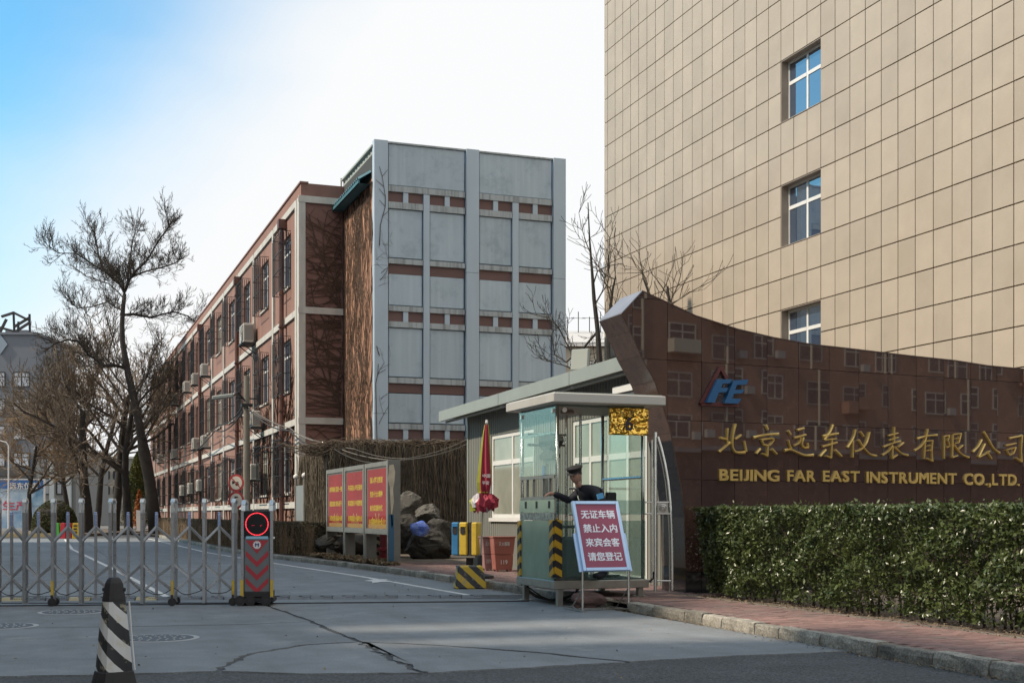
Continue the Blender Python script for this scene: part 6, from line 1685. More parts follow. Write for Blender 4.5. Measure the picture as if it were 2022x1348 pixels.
for y_, xa, xb in ((991, 1268, 1288), (1014, 1268, 1288), (991, 1297, 1322), (1014, 1297, 1324), (1146, 1297, 1326)): gtube([TG(xa, y_), TG(xb, y_)], .012, 'cross_bar')
c = TG(1309, 1002.5); m_ = MB(); m_.obox(c, Vector((C_, -S, 0)) * .075, Vector((S, C_, 0)) * .01, (0, 0, .085)); m_.build('rosette_plate', M['steel_dull'], pgt)
m_ = MB(); fv_ = Vector((C_, -S, 0)); fb_ = Vector((S, C_, 0))
for rr_c in (.052, .028): m_.tube([c - fb_ * .02 + fv_ * rr_c * math.cos(2 * math.pi * k / 16) + Vector((0, 0, rr_c * math.sin(2 * math.pi * k / 16))) for k in range(17)], .008, 5)
m_.build('rosette', M['steel'], pgt)
gtube([TG(1268, 1146), TG(1284, 1147), TG(1290, 1140), TG(1290, 1128)], .018, 'bent_foot', 'iron')

# ================================================================== ROCKERY, BAG
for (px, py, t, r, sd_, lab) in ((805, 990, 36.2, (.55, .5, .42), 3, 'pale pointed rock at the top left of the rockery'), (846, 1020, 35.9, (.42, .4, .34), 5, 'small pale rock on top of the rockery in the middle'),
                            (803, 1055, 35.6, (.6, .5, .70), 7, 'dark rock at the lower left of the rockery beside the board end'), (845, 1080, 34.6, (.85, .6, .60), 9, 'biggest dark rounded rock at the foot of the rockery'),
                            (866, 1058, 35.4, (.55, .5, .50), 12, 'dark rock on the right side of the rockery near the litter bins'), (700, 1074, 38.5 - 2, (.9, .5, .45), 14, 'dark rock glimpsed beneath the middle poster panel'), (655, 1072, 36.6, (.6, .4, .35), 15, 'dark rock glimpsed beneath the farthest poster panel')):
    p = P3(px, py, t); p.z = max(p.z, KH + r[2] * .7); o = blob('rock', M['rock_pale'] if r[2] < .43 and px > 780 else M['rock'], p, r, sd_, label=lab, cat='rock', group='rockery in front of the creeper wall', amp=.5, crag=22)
p = P3(830, 1043, 33.7); o = blob('plastic_bag', M['bluebag'], p, (.25, .12, .21), 78, label='crumpled bright blue plastic bag lying on the dark rockery', cat='bag', amp=.55, n=26)

# ================================================================== HEDGES
def leaves(n, seed, sampler, size, material, name, parent, upbias=.3):
    g = np.random.default_rng(seed); P = sampler(g, n); n = len(P)
    d = g.normal(size=(n, 3)); d[:, 2] += upbias; d /= np.linalg.norm(d, axis=1)[:, None]
    a = np.cross(d, g.normal(size=(n, 3))); a /= np.linalg.norm(a, axis=1)[:, None]; b = np.cross(d, a)
    s_ = g.uniform(size[0], size[1], (n, 1)); w = s_ * .52
    V = np.stack([P - a * s_, P + b * w - d * s_ * .12, P + a * s_ * 1.05, P - b * w - d * s_ * .12], 1).reshape(-1, 3)   # folded leaf
    off = np.array(base_of(parent)); V = V - off
    i = np.arange(n)[:, None] * 4; Fc = np.concatenate([i + np.array([[0, 1, 2]]), i + np.array([[0, 2, 3]])], 1).reshape(-1, 3)
    return link(name, np_mesh(name, V, Fc, material), parent, kind='stuff')
HX, HY0, HY1, HT_ = 9.0, 4.5, 16.75, 1.40
hg_ = thing('evergreen_hedge', (9.8, 11, KH), 'dense clipped glossy evergreen hedge in front of the granite sign wall', 'hedge')
def hs(g, n):
    y = g.uniform(HY0, HY1, n); which = g.random(n)
    z = KH + .05 + (HT_ - KH - .05) * g.random(n) ** .95
    dep = np.abs(g.normal(0, .07, n)) + .10 * np.clip(np.sin(y * 9.1 + 2 * np.sin(z * 7)) * np.sin(z * 11 + 2 * np.sin(y * 5.3)) + .2 * np.sin(y * 23 + z * 17), 0, 1); x = HX + dep + .05 * np.sin(y * 2.3) + .04 * np.sin(y * 5.1 + z * 4) + .035 * np.sin(z * 9 + y * 3)
    bot = (z < .45); x = x + bot * (.45 - z) * .30
    top = which < .30; x = np.where(top, HX + g.uniform(0, 1.5, n), x); z = np.where(top, HT_ - np.abs(g.normal(0, .05, n)) + .02 * np.sin(y * 4), z)
    end = (which > .30) & (which < .40); x = np.where(end, HX + g.uniform(0, 1.4, n), x); y = np.where(end, HY1 + g.normal(0, .06, n), y)
    # far end leans over its base
    y = np.where(y > HY1 - .8, y - np.maximum(0, (HT_ - z)) * .32 * np.clip((y - (HY1 - .8)) / .8, 0, 1.2), y)
    keep = ~((z < .17) & (g.random(n) < .4))
    gap = (np.sin(y * 7.3) + np.sin(y * 3.1 + 1) > .9) & (z < .36); keep &= ~(gap & (g.random(n) < .6))
    stray = g.random(n) < .012; x = np.where(stray, x - .07, x); z = np.where(stray & top, z + .07, z)
    return np.stack([x, y, z], 1)[keep]
leaves(88000, 5, hs, (.020, .037), M['leaf'], 'foliage', hg_)
def hin(g, n):
    return np.stack([HX + .12 + g.uniform(0, .5, n), g.uniform(HY0, HY1 - .35, n), g.uniform(.42, HT_ - .08, n)], 1)
leaves(14000, 6, hin, (.02, .036), M['leaf'], 'inner_foliage', hg_)
rr = random.Random(8); y = 4.6
while y < 16.3:
    for q in range(rr.choice((2, 3, 3))):
        m_ = MB(); bx_, by_ = 9.36 + rr.uniform(-.08, .14), y + rr.uniform(-.05, .05); m_.tube([(bx_, by_, KH - .02), (bx_ + rr.uniform(-.05, .05), by_ + rr.uniform(-.06, .06), .3), (bx_ + rr.uniform(-.12, .08), by_ + rr.uniform(-.14, .14), .62)], [.017, .012, .007], 5)
        m_.build('stem', M['bark'], hg_)
    y += rr.uniform(.28, .42)
def twigs_h(rr):
    p = Vector((HX + .16 + rr.uniform(0, .35), rr.uniform(HY0, HY1 - .5), rr.uniform(.2, 1.0))); d = Vector((rr.uniform(-.5, .3), rr.uniform(-.5, .5), rr.uniform(.2, 1))).normalized(); return [tuple(p), tuple(p + d * .15), tuple(p + d * .3 + Vector((rr.uniform(-.03, .03),) * 3))], .005
strands(twigs_h, 1100, 9, 0, M['twig'], 'twigs', hg_)
# dry verge under the hedge
def verge(g, n): return np.stack([g.uniform(8.72, 9.5, n), g.uniform(4, 16.9, n), np.full(n, KH + .008)], 1)
vg = thing('leaf_litter', (9, 10, KH), 'dry fallen leaves and dust along the foot of the evergreen hedge', 'leaf litter', kind='stuff')
leaves(2600, 12, verge, (.012, .022), M['straw'], 'fallen_leaves', vg, upbias=3)
m_ = MB(); m_.box(8.76, 8.82, 4, 16.9, KH - .03, KH + .006); tag(m_.build('edging_strip', M['kerb']), 'thin stone edging between the brick pavement and the hedge bed', 'edging', kind='structure')

# brown roadside hedge in front of the factory
hd_ = thing('roadside_hedge', (6.9, 45, KH), 'low dry brownish clipped hedge running along the kerb below the factory', 'hedge')
def hx_(y): return np.interp(y, [36.3, 38, 41, 45, 60, 85, 100], [7.15, 6.65, 6.3, 6.15, 6.15, 6.2, 4.2])
HZ = 1.07
def hs2(g, n):
    u = g.random(n); y = 36.3 + (85 - 36.3) * u ** 1.8; x0 = hx_(y); z = KH + (HZ - KH) * g.random(n) ** .8; x = x0 + np.abs(g.normal(0, .07, n)) + .03 * np.sin(y * 3)
    w = g.random(n); top = w < .3; x = np.where(top, x0 + g.uniform(0, .75, n), x); z = np.where(top, HZ - np.abs(g.normal(0, .035, n)) + .02 * np.sin(y * 2), z)
    end = (w > .3) & (w < .38); x = np.where(end, 7.15 + g.uniform(0, .6, n), x); y = np.where(end, 36.3 + g.normal(0, .05, n), y)
    return np.stack([x, y, z], 1)
leaves(60000, 15, hs2, (.015, .035), M['leaf_dry'], 'foliage', hd_)
def twigs_h2(rr):
    y = 36.4 + (84 - 36.4) * rr.random() ** 1.8; p = Vector((float(hx_(y)) + rr.uniform(.0, .4), y, KH)); return [tuple(p), tuple(p + Vector((rr.uniform(-.08, .05), rr.uniform(-.1, .1), rr.uniform(.25, .5)))), tuple(p + Vector((rr.uniform(-.12, .1), rr.uniform(-.2, .2), rr.uniform(.6, .95))))], rr.uniform(.005, .010)
strands(twigs_h2, 5200, 16, 0, M['twig_tan'], 'twigs', hd_)
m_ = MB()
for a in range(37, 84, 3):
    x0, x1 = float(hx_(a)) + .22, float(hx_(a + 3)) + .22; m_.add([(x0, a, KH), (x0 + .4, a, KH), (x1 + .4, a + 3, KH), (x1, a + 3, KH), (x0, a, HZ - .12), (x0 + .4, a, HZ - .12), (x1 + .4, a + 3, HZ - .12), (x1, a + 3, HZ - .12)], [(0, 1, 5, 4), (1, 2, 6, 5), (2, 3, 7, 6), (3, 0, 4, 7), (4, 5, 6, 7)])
m_.build('inner_block', M['bark_dark'], hd_)  # solid dark block filling the hedge behind its leaves
# dry grass tufts under the board
def straw_s(g, n): 
    y = g.uniform(28.6, 36.4, n); return np.stack([7.15 + g.random(n) * .5 - (y > 33) * .2, y, KH + .02 + .05 * g.random(n) + .05 * np.maximum(0, np.sin(y * 2.6))], 1)
so = thing('dry_grass', (7.4, 32, KH), 'matted straw coloured dry grass mounds beneath the bulletin board', 'dry grass', kind='stuff')
leaves(9000, 18, straw_s, (.02, .06), M['straw'], 'straw', so, upbias=1)

# ================================================================== TREES
def grow(T, p, d, L_, r, lev, rr, P):
    n = P['seg'][lev]; pts = [p.copy()]; q = p.copy(); dd_ = d.copy(); rs = [r]; r1 = r * P['taper'][lev]
    kids = []
    for i in range(n):
        dd_ = (dd_ + Vector((rr.gauss(0, 1), rr.gauss(0, 1), rr.gauss(0, 1))) * P['wob'][lev] + Vector((0, 0, P['up'][lev]))).normalized()
        q = q + dd_ * L_ / n; pts.append(q.copy()); rs.append(r + (r1 - r) * (i + 1) / n)
        if lev < P['max']:
            t = (i + 1) / n
            if t >= P['from'][lev]:
                k = P['kids'][lev]; c = int(k) + (rr.random() < k - int(k))
                for _ in range(c): kids.append((q.copy(), dd_.copy(), t, rs[-1]))
    T[lev].append((pts, rs))
    for (a, dv, t, rad) in kids:
        ax = dv.orthogonal().normalized(); ax.rotate(Matrix.Rotation(rr.uniform(0, 6.283), 3, dv)); an = rr.uniform(*P['ang'][lev]); nd = dv.copy(); nd.rotate(Matrix.Rotation(an, 3, ax))
        grow(T, a, nd, L_ * rr.uniform(*P['len'][lev]) * (1.15 - .45 * t), rad * P['rk'][lev], lev + 1, rr, P)
def emit(T, levs, sides, minr):
    m_ = MB()
    for lev in levs:
        for pts, rs in T[lev]: m_.tube(pts, [max(minr, r) for r in rs], sides[lev], cap=False)
    return m_
PB = dict(max=4, seg=[7, 6, 5, 4, 3], taper=[.45, .4, .4, .4, .5], wob=[.06, .13, .17, .2, .16], up=[.03, .05, .07, .14, .24], kids=[1.4, 1.4, 1.5, 1.5], ang=[(.65, 1.2), (.5, 1.1), (.4, 1.0), (.3, .9)], len=[(.55, .85), (.5, .78), (.42, .66), (.30, .55)], rk=[.55, .6, .6, .6])
PB['from'] = [.38, .25, .2, .15]
def tree(px, t, H_, r0, seed, label, P=PB, twig=None, minr=.015, lean=(0, 0), trunkL=.62, name='bare_tree'):
    rr = random.Random(seed); r_ = ray(px); base = Vector((r_[0] * t, r_[1] * t, KH - .05)); T = [[] for _ in range(6)]
    grow(T, base, Vector((lean[0], lean[1], 1)).normalized(), H_ * trunkL, r0, 0, rr, P)
    o = thing(name, tuple(base), label, 'tree')
    emit(T, [0], [10, 7], .05).build('trunk', M['bark_dark'], o, smooth=True)
    emit(T, [1], [8, 6], .04).build('limb', M['bark'], o)
    emit(T, [2, 3, 4], [3, 3, 4, 3, 3], minr).build('crown', twig or M['twig'], o, kind='stuff')
    return o, T
tree(254, 82, 14.5, .30, 101, 'tall bare tree immediately left of the leaning one, sharing its crown', lean=(-.02, 0))
tree(226, 86, 15, .36, 102, 'bare tree with a thick upright trunk left of the pair by the factory', twig=M['twig_tan'])
tree(172, 80, 12.5, .40, 103, 'bare tree with a dark gnarled trunk behind the round bush', lean=(-.06, 0))
tree(190, 94, 15, .26, 104, 'slender bare tree between the gnarled trunk and the thick one', twig=M['twig_tan'])
tree(135, 104, 14, .24, 105, 'farthest bare tree with tan twigs in front of the slate building', twig=M['twig_tan'], lean=(-.05, 0))
tree(60, 98, 12, .22, 106, 'thin bare tree with tan twigs before the slate building wall, above the hoarding', twig=M['twig_tan'], lean=(-.03, 0), trunkL=.55)
# leaning tree drawn after the photograph, with its own twigs
rr = random.Random(77); T = [[] for _ in range(6)]; th = 79.0
def W_(px, py, dt=0): return P3(px, py, th + dt)
tr_ = [W_(308, 1056), W_(300, 985), W_(293, 935), W_(285, 895), W_(279, 860), W_(271, 815), W_(262, 775), W_(253, 738), W_(247, 705), W_(242, 676), W_(241, 640), W_(243, 606), W_(246, 580)]
tr_[0].z = KH - .05
rad_ = [.46, .38, .35, .38, .27, .25, .23, .21, .19, .17, .155, .14, .12]
lt = thing('leaning_tree', tuple(tr_[0]), 'tall bare tree with a leaning dark trunk standing at the factory end', 'tree')
m_ = MB(); m_.tube(tr_, rad_, 10); m_.build('trunk', M['bark_dark'], lt, smooth=True)
limbs = [([(250, 728), (232, 722), (206, 722), (188, 708), (174, 701), (165, 685), (153, 673), (135, 671), (112, 676), (88, 694)], .15, -1), ([(246, 578), (236, 560), (218, 545), (204, 530), (195, 505), (190, 480), (186, 458)], .12, 1.5), ([(247, 575), (256, 552), (268, 535), (285, 520), (296, 505), (310, 480), (328, 455), (336, 441)], .12, -1),
         ([(243, 622), (262, 620), (284, 624), (300, 627), (320, 620), (345, 616), (372, 624), (384, 636)], .12, 2), ([(246, 580), (243, 560), (230, 545), (210, 538), (180, 520), (150, 500), (115, 500), (96, 485)], .08, -2.5), ([(252, 560), (254, 530), (258, 500), (262, 475), (268, 455)], .09, 3), ([(262, 545), (290, 535), (320, 528), (345, 520), (360, 508)], .08, -3),
         ([(241, 612), (228, 606), (212, 596), (180, 606), (152, 608), (134, 590)], .07, 2), ([(270, 800), (290, 775), (312, 760), (330, 752)], .10, 1), ([(245, 590), (232, 575), (215, 560), (170, 545), (140, 523)], .06, 4), ([(268, 780), (292, 740), (300, 700), (312, 680)], .08, 3), ([(282, 870), (300, 840), (325, 800)], .08, -3)]
PC = dict(PB); PC['max'] = 4
for pts, r0, dz in limbs:
    p3 = [W_(x, y, dz * (i / (len(pts) - 1)) * 1.2) for i, (x, y) in enumerate(pts)]; n = len(p3); rs = [.68 * r0 * (1 - .8 * i / n) + .01 for i in range(n)]
    m_ = MB(); m_.tube(p3, rs, 7); m_.build('limb', M['bark_dark'], lt)
    for i in range(1, n):
        for _ in range(5 if i < n - 1 else 8):
            k = rr.random(); a = p3[i - 1].lerp(p3[i], k); dv = (p3[i] - p3[i - 1]).normalized(); ax = dv.orthogonal().normalized(); ax.rotate(Matrix.Rotation(rr.uniform(0, 6.283), 3, dv)); nd = dv.copy(); nd.rotate(Matrix.Rotation(rr.uniform(.4, 1.1), 3, ax)); nd.z += .35; nd.normalize()
            grow(T, a, nd, rr.uniform(.6, 1.7), max(.018, rs[i] * .38), 2, rr, PC)
emit(T, [2, 3, 4], [3, 3, 3, 3, 3], .009).build('crown', M['bark'], lt, kind='stuff')
# trees behind the guard room and the sign wall
PD = dict(PB); PD['max'] = 3; PD['kids'] = [1.4, 1.5, 1.2]; PD['from'] = [.3, .25, .2]; PD['up'] = [.05, .16, .2, .2, .2]
rr = random.Random(5); T = [[] for _ in range(6)]; tq = 31
sp_ = [P3(1186, 745, tq), P3(1183, 700, tq), P3(1180, 650, tq), P3(1173, 590, tq), P3(1169, 535, tq), P3(1164, 470, tq), P3(1161, 400, tq)]
b0 = sp_[0].copy(); b0.z = KH
o = thing('slender_tree', tuple(b0), 'slender bare sapling rising behind the guard room roof between two buildings', 'tree')
m_ = MB(); m_.tube([b0] + sp_, [.10, .09, .075, .06, .05, .035, .022, .012], 7); m_.build('trunk', M['bark_dark'], o)
for (pts, r0) in (([(1180, 655), (1168, 668), (1150, 690), (1140, 705), (1125, 690), (1105, 650), (1085, 628), (1060, 622)], .035), ([(1150, 694), (1135, 700), (1118, 715), (1095, 700), (1090, 660)], .028), ([(1172, 560), (1180, 535), (1200, 525), (1230, 520)], .02), ([(1166, 500), (1158, 480), (1150, 455), (1143, 420)], .014), ([(1184, 700), (1172, 720), (1150, 735), (1110, 720), (1080, 712)], .025), ([(1176, 600), (1187, 580), (1200, 560), (1204, 470)], .022)):
    p3 = [P3(x, y, tq + .3 * i) for i, (x, y) in enumerate(pts)]; n = len(p3); m_ = MB(); rs = [r0 * (1 - .7 * i / n) for i in range(n)]; m_.tube(p3, rs, 5); m_.build('limb', M['bark_dark'], o)
    for i in range(1, n):
        for _ in range(2):
            dv = (p3[i] - p3[i - 1]).normalized(); ax = dv.orthogonal().normalized(); ax.rotate(Matrix.Rotation(rr.uniform(0, 6.283), 3, dv)); nd = dv.copy(); nd.rotate(Matrix.Rotation(rr.uniform(.4, 1.1), 3, ax)); nd.z += .3; nd.normalize(); grow(T, p3[i], nd, rr.uniform(.4, 1.0), .010, 3, rr, dict(PB))
emit(T, [3, 4], [3] * 5, .006).build('crown', M['bark_dark'], o, kind='stuff')
for px, tt, lab, trunk in ((1196, 26.5, 'small bare tree poking up left of the sign wall tip', [(1203, 760), (1200, 680), (1206, 600), (1210, 570), (1216, 545)]), (1290, 25.5, 'thin bare tree whose twigs show above the sign wall tip', [(1300, 760), (1292, 640), (1288, 600), (1280, 575), (1270, 550)]),
                           (1325, 27, 'bare shrubby tree behind the sign wall, against the tower', [(1330, 760), (1325, 650), (1322, 600), (1318, 565)])):
    rr = random.Random(px); T = [[] for _ in range(6)]; p3 = [P3(x, y, tt) for x, y in trunk]; b0 = p3[0].copy(); b0.z = KH
    o = thing('small_bare_tree', tuple(b0), lab, 'tree'); m_ = MB(); m_.tube([b0] + p3, [.07, .06, .05, .035, .025, .012][:len(p3) + 1], 6); m_.build('trunk', M['bark_dark'], o)
    for i in range(2, len(p3)):
        for _ in range(2):
            a = p3[i - 1].lerp(p3[i], rr.random()); nd = Vector((rr.uniform(-1, 1), rr.uniform(-1, 1), rr.uniform(.2, 1.1))).normalized(); grow(T, a, nd, rr.uniform(.7, 1.3), .018, 2, rr, dict(PB, max=3))
    emit(T, [2, 3], [3] * 5, .006).build('crown', M['twig'], o, kind='stuff')

# ================================================================== FAR LEFT: slate building, annex, hoarding, bush, barriers
FWD, RGT = Vector((S, C_, 0)), Vector((C_, -S, 0))
def cf(px, t, z=0.0, dt=0.0): return RGT * ((px - CX) / F * t) + FWD * (t + dt) + Vector((0, 0, z))
def far_block(name, label, px0, px1, py_top, t, depth, m, wins_, wm, frame=None, roof=True):
    a, b = cf(px0, t), cf(px1, t); zt3 = zz(py_top, t); mid = (a + b) / 2; o = thing(name, tuple(mid), label, 'building')
    m_ = MB(); c = mid + FWD * depth / 2 + Vector((0, 0, zt3 / 2)); m_.obox(c, RGT * (b - a).length / 2, FWD * depth / 2, (0, 0, zt3 / 2)); m_.build('wall', m, o)
    m_ = MB(); m_.obox(mid + FWD * depth / 2 + Vector((0, 0, zt3 + .15)), RGT * ((b - a).length / 2 + .25), FWD * (depth / 2 + .25), (0, 0, .15)); m_.build('parapet', M['farroof'] if roof == 1 else m, o)
    for (x0, x1, y0, y1) in wins_:
        A, B = cf(x0, t), cf(x1, t); z1, z0 = zz(y0, t), zz(y1, t); c = (A + B) / 2 + Vector((0, 0, (z0 + z1) / 2)); w = (B - A).length / 2; h = (z1 - z0) / 2; m_ = MB(); f = .07
        m_.obox(c - FWD * .03 + Vector((0, 0, h)), RGT * w, FWD * .06, (0, 0, f)); m_.obox(c - FWD * .03 - Vector((0, 0, h)), RGT * w, FWD * .06, (0, 0, f))
        for q in (-1, .05, 1): m_.obox(c - FWD * .03 + RGT * w * q, RGT * f, FWD * .055, (0, 0, h - f))
        m_.obox(c - FWD * .03 + Vector((0, 0, h * .35)), RGT * (w - f), FWD * .05, (0, 0, f * .7))
        wo = m_.build('window', frame or M['iron'], o)
        m_ = MB(); m_.obox(c - FWD * .012, RGT * w, FWD * .01, (0, 0, h)); m_.build('pane', wm, wo)
    return o
wl = []
for y0, y1 in ((735, 763), (788, 815), (841, 867), (894, 920)):
    for x0, x1 in ((-27, 10), (26, 58)): wl.append((x0, x1, y0, y1))
sb = far_block('slate_building', 'dark slate office block at the far left with a steel frame on its roof', -150, 71, 661, 155, 14, M['farwall'], wl, M['glassblue'], roof=0)
mid = cf(20, 155); m_ = MB()
def rp(px, py, dt=0): return cf(px, 155, zz(py, 155), 2 + dt)
for a, b in (((16, 660), (14, 610)), ((47, 662), (46, 615)), ((22, 672), (24, 630)), ((-15, 655), (0, 625)), ((14, 612), (46, 628)), ((16, 640), (46, 622)), ((-10, 620), (15, 612)), ((-20, 640), (18, 650)), ((18, 650), (46, 632))):
    m_.bar(rp(*a), rp(*b), .28, .28)
m_.build('roof_frame', M['iron'], sb)
m_ = MB(); m_.obox(cf(4, 155, zz(652, 155), 6), RGT * 1.4, FWD * 1.5, (0, 0, .7)); m_.build('roof_hut', M['farwall'], sb)
m_ = MB(); c = cf(0, 154.9, zz(680, 155)); m_.prism([(-.95, 0), (0, 1.3), (.95, 0), (0, -1.3)], lambda u, w, d: c + RGT * u + Vector((0, 0, w)) - FWD * d, 0, .1); m_.build('wall_emblem', mat('pale_emblem', (.22, .28, .34), .7), sb)
m_ = MB(); c = cf(-10, 153, zz(931, 153)); m_.obox(c, RGT * 6.5, FWD * 1.2, (0, 0, .5)); m_.build('porch_roof', mat('dark_canopy', (.06, .065, .07), .7), sb)
an = far_block('grey_annex', 'low grey and glass annex joined to the right of the slate block', 71, 150, 888, 150, 12, M['farwall2'], [(80, 102, 893, 922), (110, 132, 896, 925), (78, 98, 945, 975), (112, 132, 945, 975)], M['glassdark'], roof=1)
m_ = MB(); 
for px in (103, 136): a = cf(px, 149.6); m_.obox(a + Vector((0, 0, 3.8)), RGT * .28, FWD * .2, (0, 0, 3.8))
m_.build('column', mat('pale_column', (.32, .36, .37), .7), an)
wl = [(x, x + 14, y, y + 15) for x in range(158, 340, 22) for y in (930, 960, 990)]
far_block('distant_building', 'low pale building half hidden behind the bare trees at the drive end', 150, 420, 905, 185, 14, mat('pale_far_wall', (.30, .285, .25), .9, var=.15, vscale=.1), wl, M['glassdark'], roof=1)  # plain pale beige wall colour
wl = [(1120, 1150, 706, 716), (1160, 1188, 706, 716)]
wl = [(x, x + 17, y, y + 13) for x in range(1076, 1230, 24) for y in (712, 742, 772, 802)]
db = far_block('beige_apartment_block', 'beige apartment block with a pale roof between the stair block and the tower', 1040, 1290, 684, 95, 10, M['farbeige'], wl, M['glassdark'], frame=M['pvc'])
m_ = MB(); A, B = cf(1040, 94.6), cf(1290, 94.6); z0, z1 = zz(684, 95), zz(651, 98)
m_.add([A + Vector((0, 0, z0)), B + Vector((0, 0, z0)), B + FWD * 4 + Vector((0, 0, z1)), A + FWD * 4 + Vector((0, 0, z1)), A + FWD * 9 + Vector((0, 0, z0)), B + FWD * 9 + Vector((0, 0, z0))], [(0, 1, 2, 3), (3, 2, 5, 4), (0, 3, 4), (1, 5, 2), (0, 4, 5, 1)]); m_.build('roof', M['farroof'], db)
m_ = MB()
for k in range(4):
    p = cf(1120 + k * 22, 98, z1 - .2); m_.bar(p, p + Vector((0, 0, 1.2 + .4 * (k % 2))), .05, .05); m_.bar(p + Vector((-.6, 0, 1.1)), p + Vector((.6, 0, 1.1)), .03, .03)
m_.build('roof_aerial', M['iron'], db)
# hoarding
hbp = cf(30, 104); ho = thing('hoarding', tuple(hbp), 'blue and white company hoarding standing at the end of the drive', 'hoarding')
A, B = cf(-70, 104), cf(88, 104); z1, z0 = zz(946, 104), zz(1042, 104); c = (A + B) / 2; w = (B - A).length / 2
m_ = MB(); m_.obox(c + Vector((0, 0, (z0 + z1) / 2)), RGT * w, FWD * .08, (0, 0, (z1 - z0) / 2)); m_.build('panel', M['bb_white'], ho)
zs = zz(965, 104); m_ = MB(); m_.obox(c + Vector((0, 0, (zs + z1) / 2)) - FWD * .09, RGT * (w - .08), FWD * .008, (0, 0, (z1 - zs) / 2 - .05)); m_.build('blue_band', M['bb_blue'], ho)
m_ = MB(); rr = random.Random(2)
mt = [(42, 1000), (50, 990), (58, 978), (66, 982), (74, 968), (86, 962), (86, 996), (70, 1001)]
m_.prism([((x - 30) / F * 104, zz(y, 104)) for x, y in mt], lambda u, w_, d: hbp + RGT * u + Vector((0, 0, w_)) - FWD * (.081 + d), 0, .006); m_.build('printed_mountain', mat('print_blue', (.05, .20, .40), .5, col2=(.35, .5, .62), vscale=1.5), ho)
for s_ in (-1, 1):
    m_ = MB(); m_.obox(c + RGT * w * s_ * .93 + Vector((0, 0, z0 / 2)), RGT * .08, FWD * .08, (0, 0, z0 / 2)); m_.build('post', M['steel_dull'], ho)
m_ = MB(); m_.obox(c + Vector((0, 0, z1)), RGT * (w + .05), FWD * .1, (0, 0, .05)); m_.obox(c + RGT * w + Vector((0, 0, (z0 + z1) / 2)), RGT * .05, FWD * .1, (0, 0, (z1 - z0) / 2 - .05)); m_.build('frame', M['white'], ho)
p0_ = cf(19, 103.88); put_text('hoarding_text', '远东仪表', .55, M['white'], ho, (p0_.x, p0_.y, zz(965.5, 104) - .0), RGT, width=2.35, extrude=.01, bold=0.044)
p0_ = cf(5, 103.88); put_text('hoarding_slogan', '生产!', .78, M['bb_red'], ho, (p0_.x, p0_.y, zz(1007, 104)), RGT, width=2.4, extrude=.01, bold=0.044)
# lamp post
lp = cf(17, 90); lo = thing('lamp_post', tuple(lp), 'thin pale street lamp post curving left in front of the hoarding', 'street lamp')
m_ = MB(); zt4 = zz(880, 90); m_.tube([lp, lp + Vector((0, 0, zt4)), lp + RGT * -.15 + Vector((0, 0, zt4 + .25)), lp - RGT * .9 + Vector((0, 0, zt4 + .45))], [.07, .045, .04, .03], 7); m_.build('pole', M['white'], lo)
m_ = MB(); m_.obox(lp - RGT * 1.15 + Vector((0, 0, zt4 + .45)), RGT * .3, FWD * .1, (0, 0, .06)); m_.build('lamp_head', M['lampgrey'], lo)
# low kerb and planting bed at the end of the drive
be = thing('planting_bed', tuple(cf(60, 76)), 'low yellowish kerbed planting bed closing the end of the drive', 'planting bed', kind='structure')
m_ = MB(); A, B = cf(-150, 73), cf(150, 73); c = (A + B) / 2; w = (B - A).length / 2; m_.obox(c + Vector((0, 0, .1)), RGT * w, FWD * .12, (0, 0, .1)); m_.build('kerb_edge', mat('yellow_kerb', (.42, .34, .18), .8, var=.2), be)
m_ = MB(); m_.obox(c + FWD * 14 + Vector((0, 0, .08)), RGT * w, FWD * 13.8, (0, 0, .08)); m_.build('soil', M['soil'], be)
bc_ = cf(108, 78); bu = thing('round_bush', tuple(bc_), 'big clipped round evergreen bush behind the coloured barriers', 'bush')
def bs(g, n):
    v = g.normal(size=(n, 3)); v[:, 2] = np.abs(v[:, 2]) * 1.0 - .25; v /= np.linalg.norm(v, axis=1)[:, None]; v *= (1 - np.abs(g.normal(0, .05, (n, 1)))) * (1 + .05 * np.sin(v[:, :1] * 6) * np.sin(v[:, 1:2] * 5)); return v * np.array([1.36, 1.3, 1.72]) + np.array([bc_.x, bc_.y, .45])
leaves(16000, 30, bs, (.03, .06), M['leaf_bush'], 'foliage', bu)
m_ = MB(); m_.lathe([(.4, 0), (1.0, .3), (1.15, .7), (1.05, 1.4), (.6, 1.85), (.1, 2.0)], c=(bc_.x, bc_.y, .1), n=16); m_.build('branches', M['bark_dark'], bu)  # one solid dark core filling the bush behind its leaves
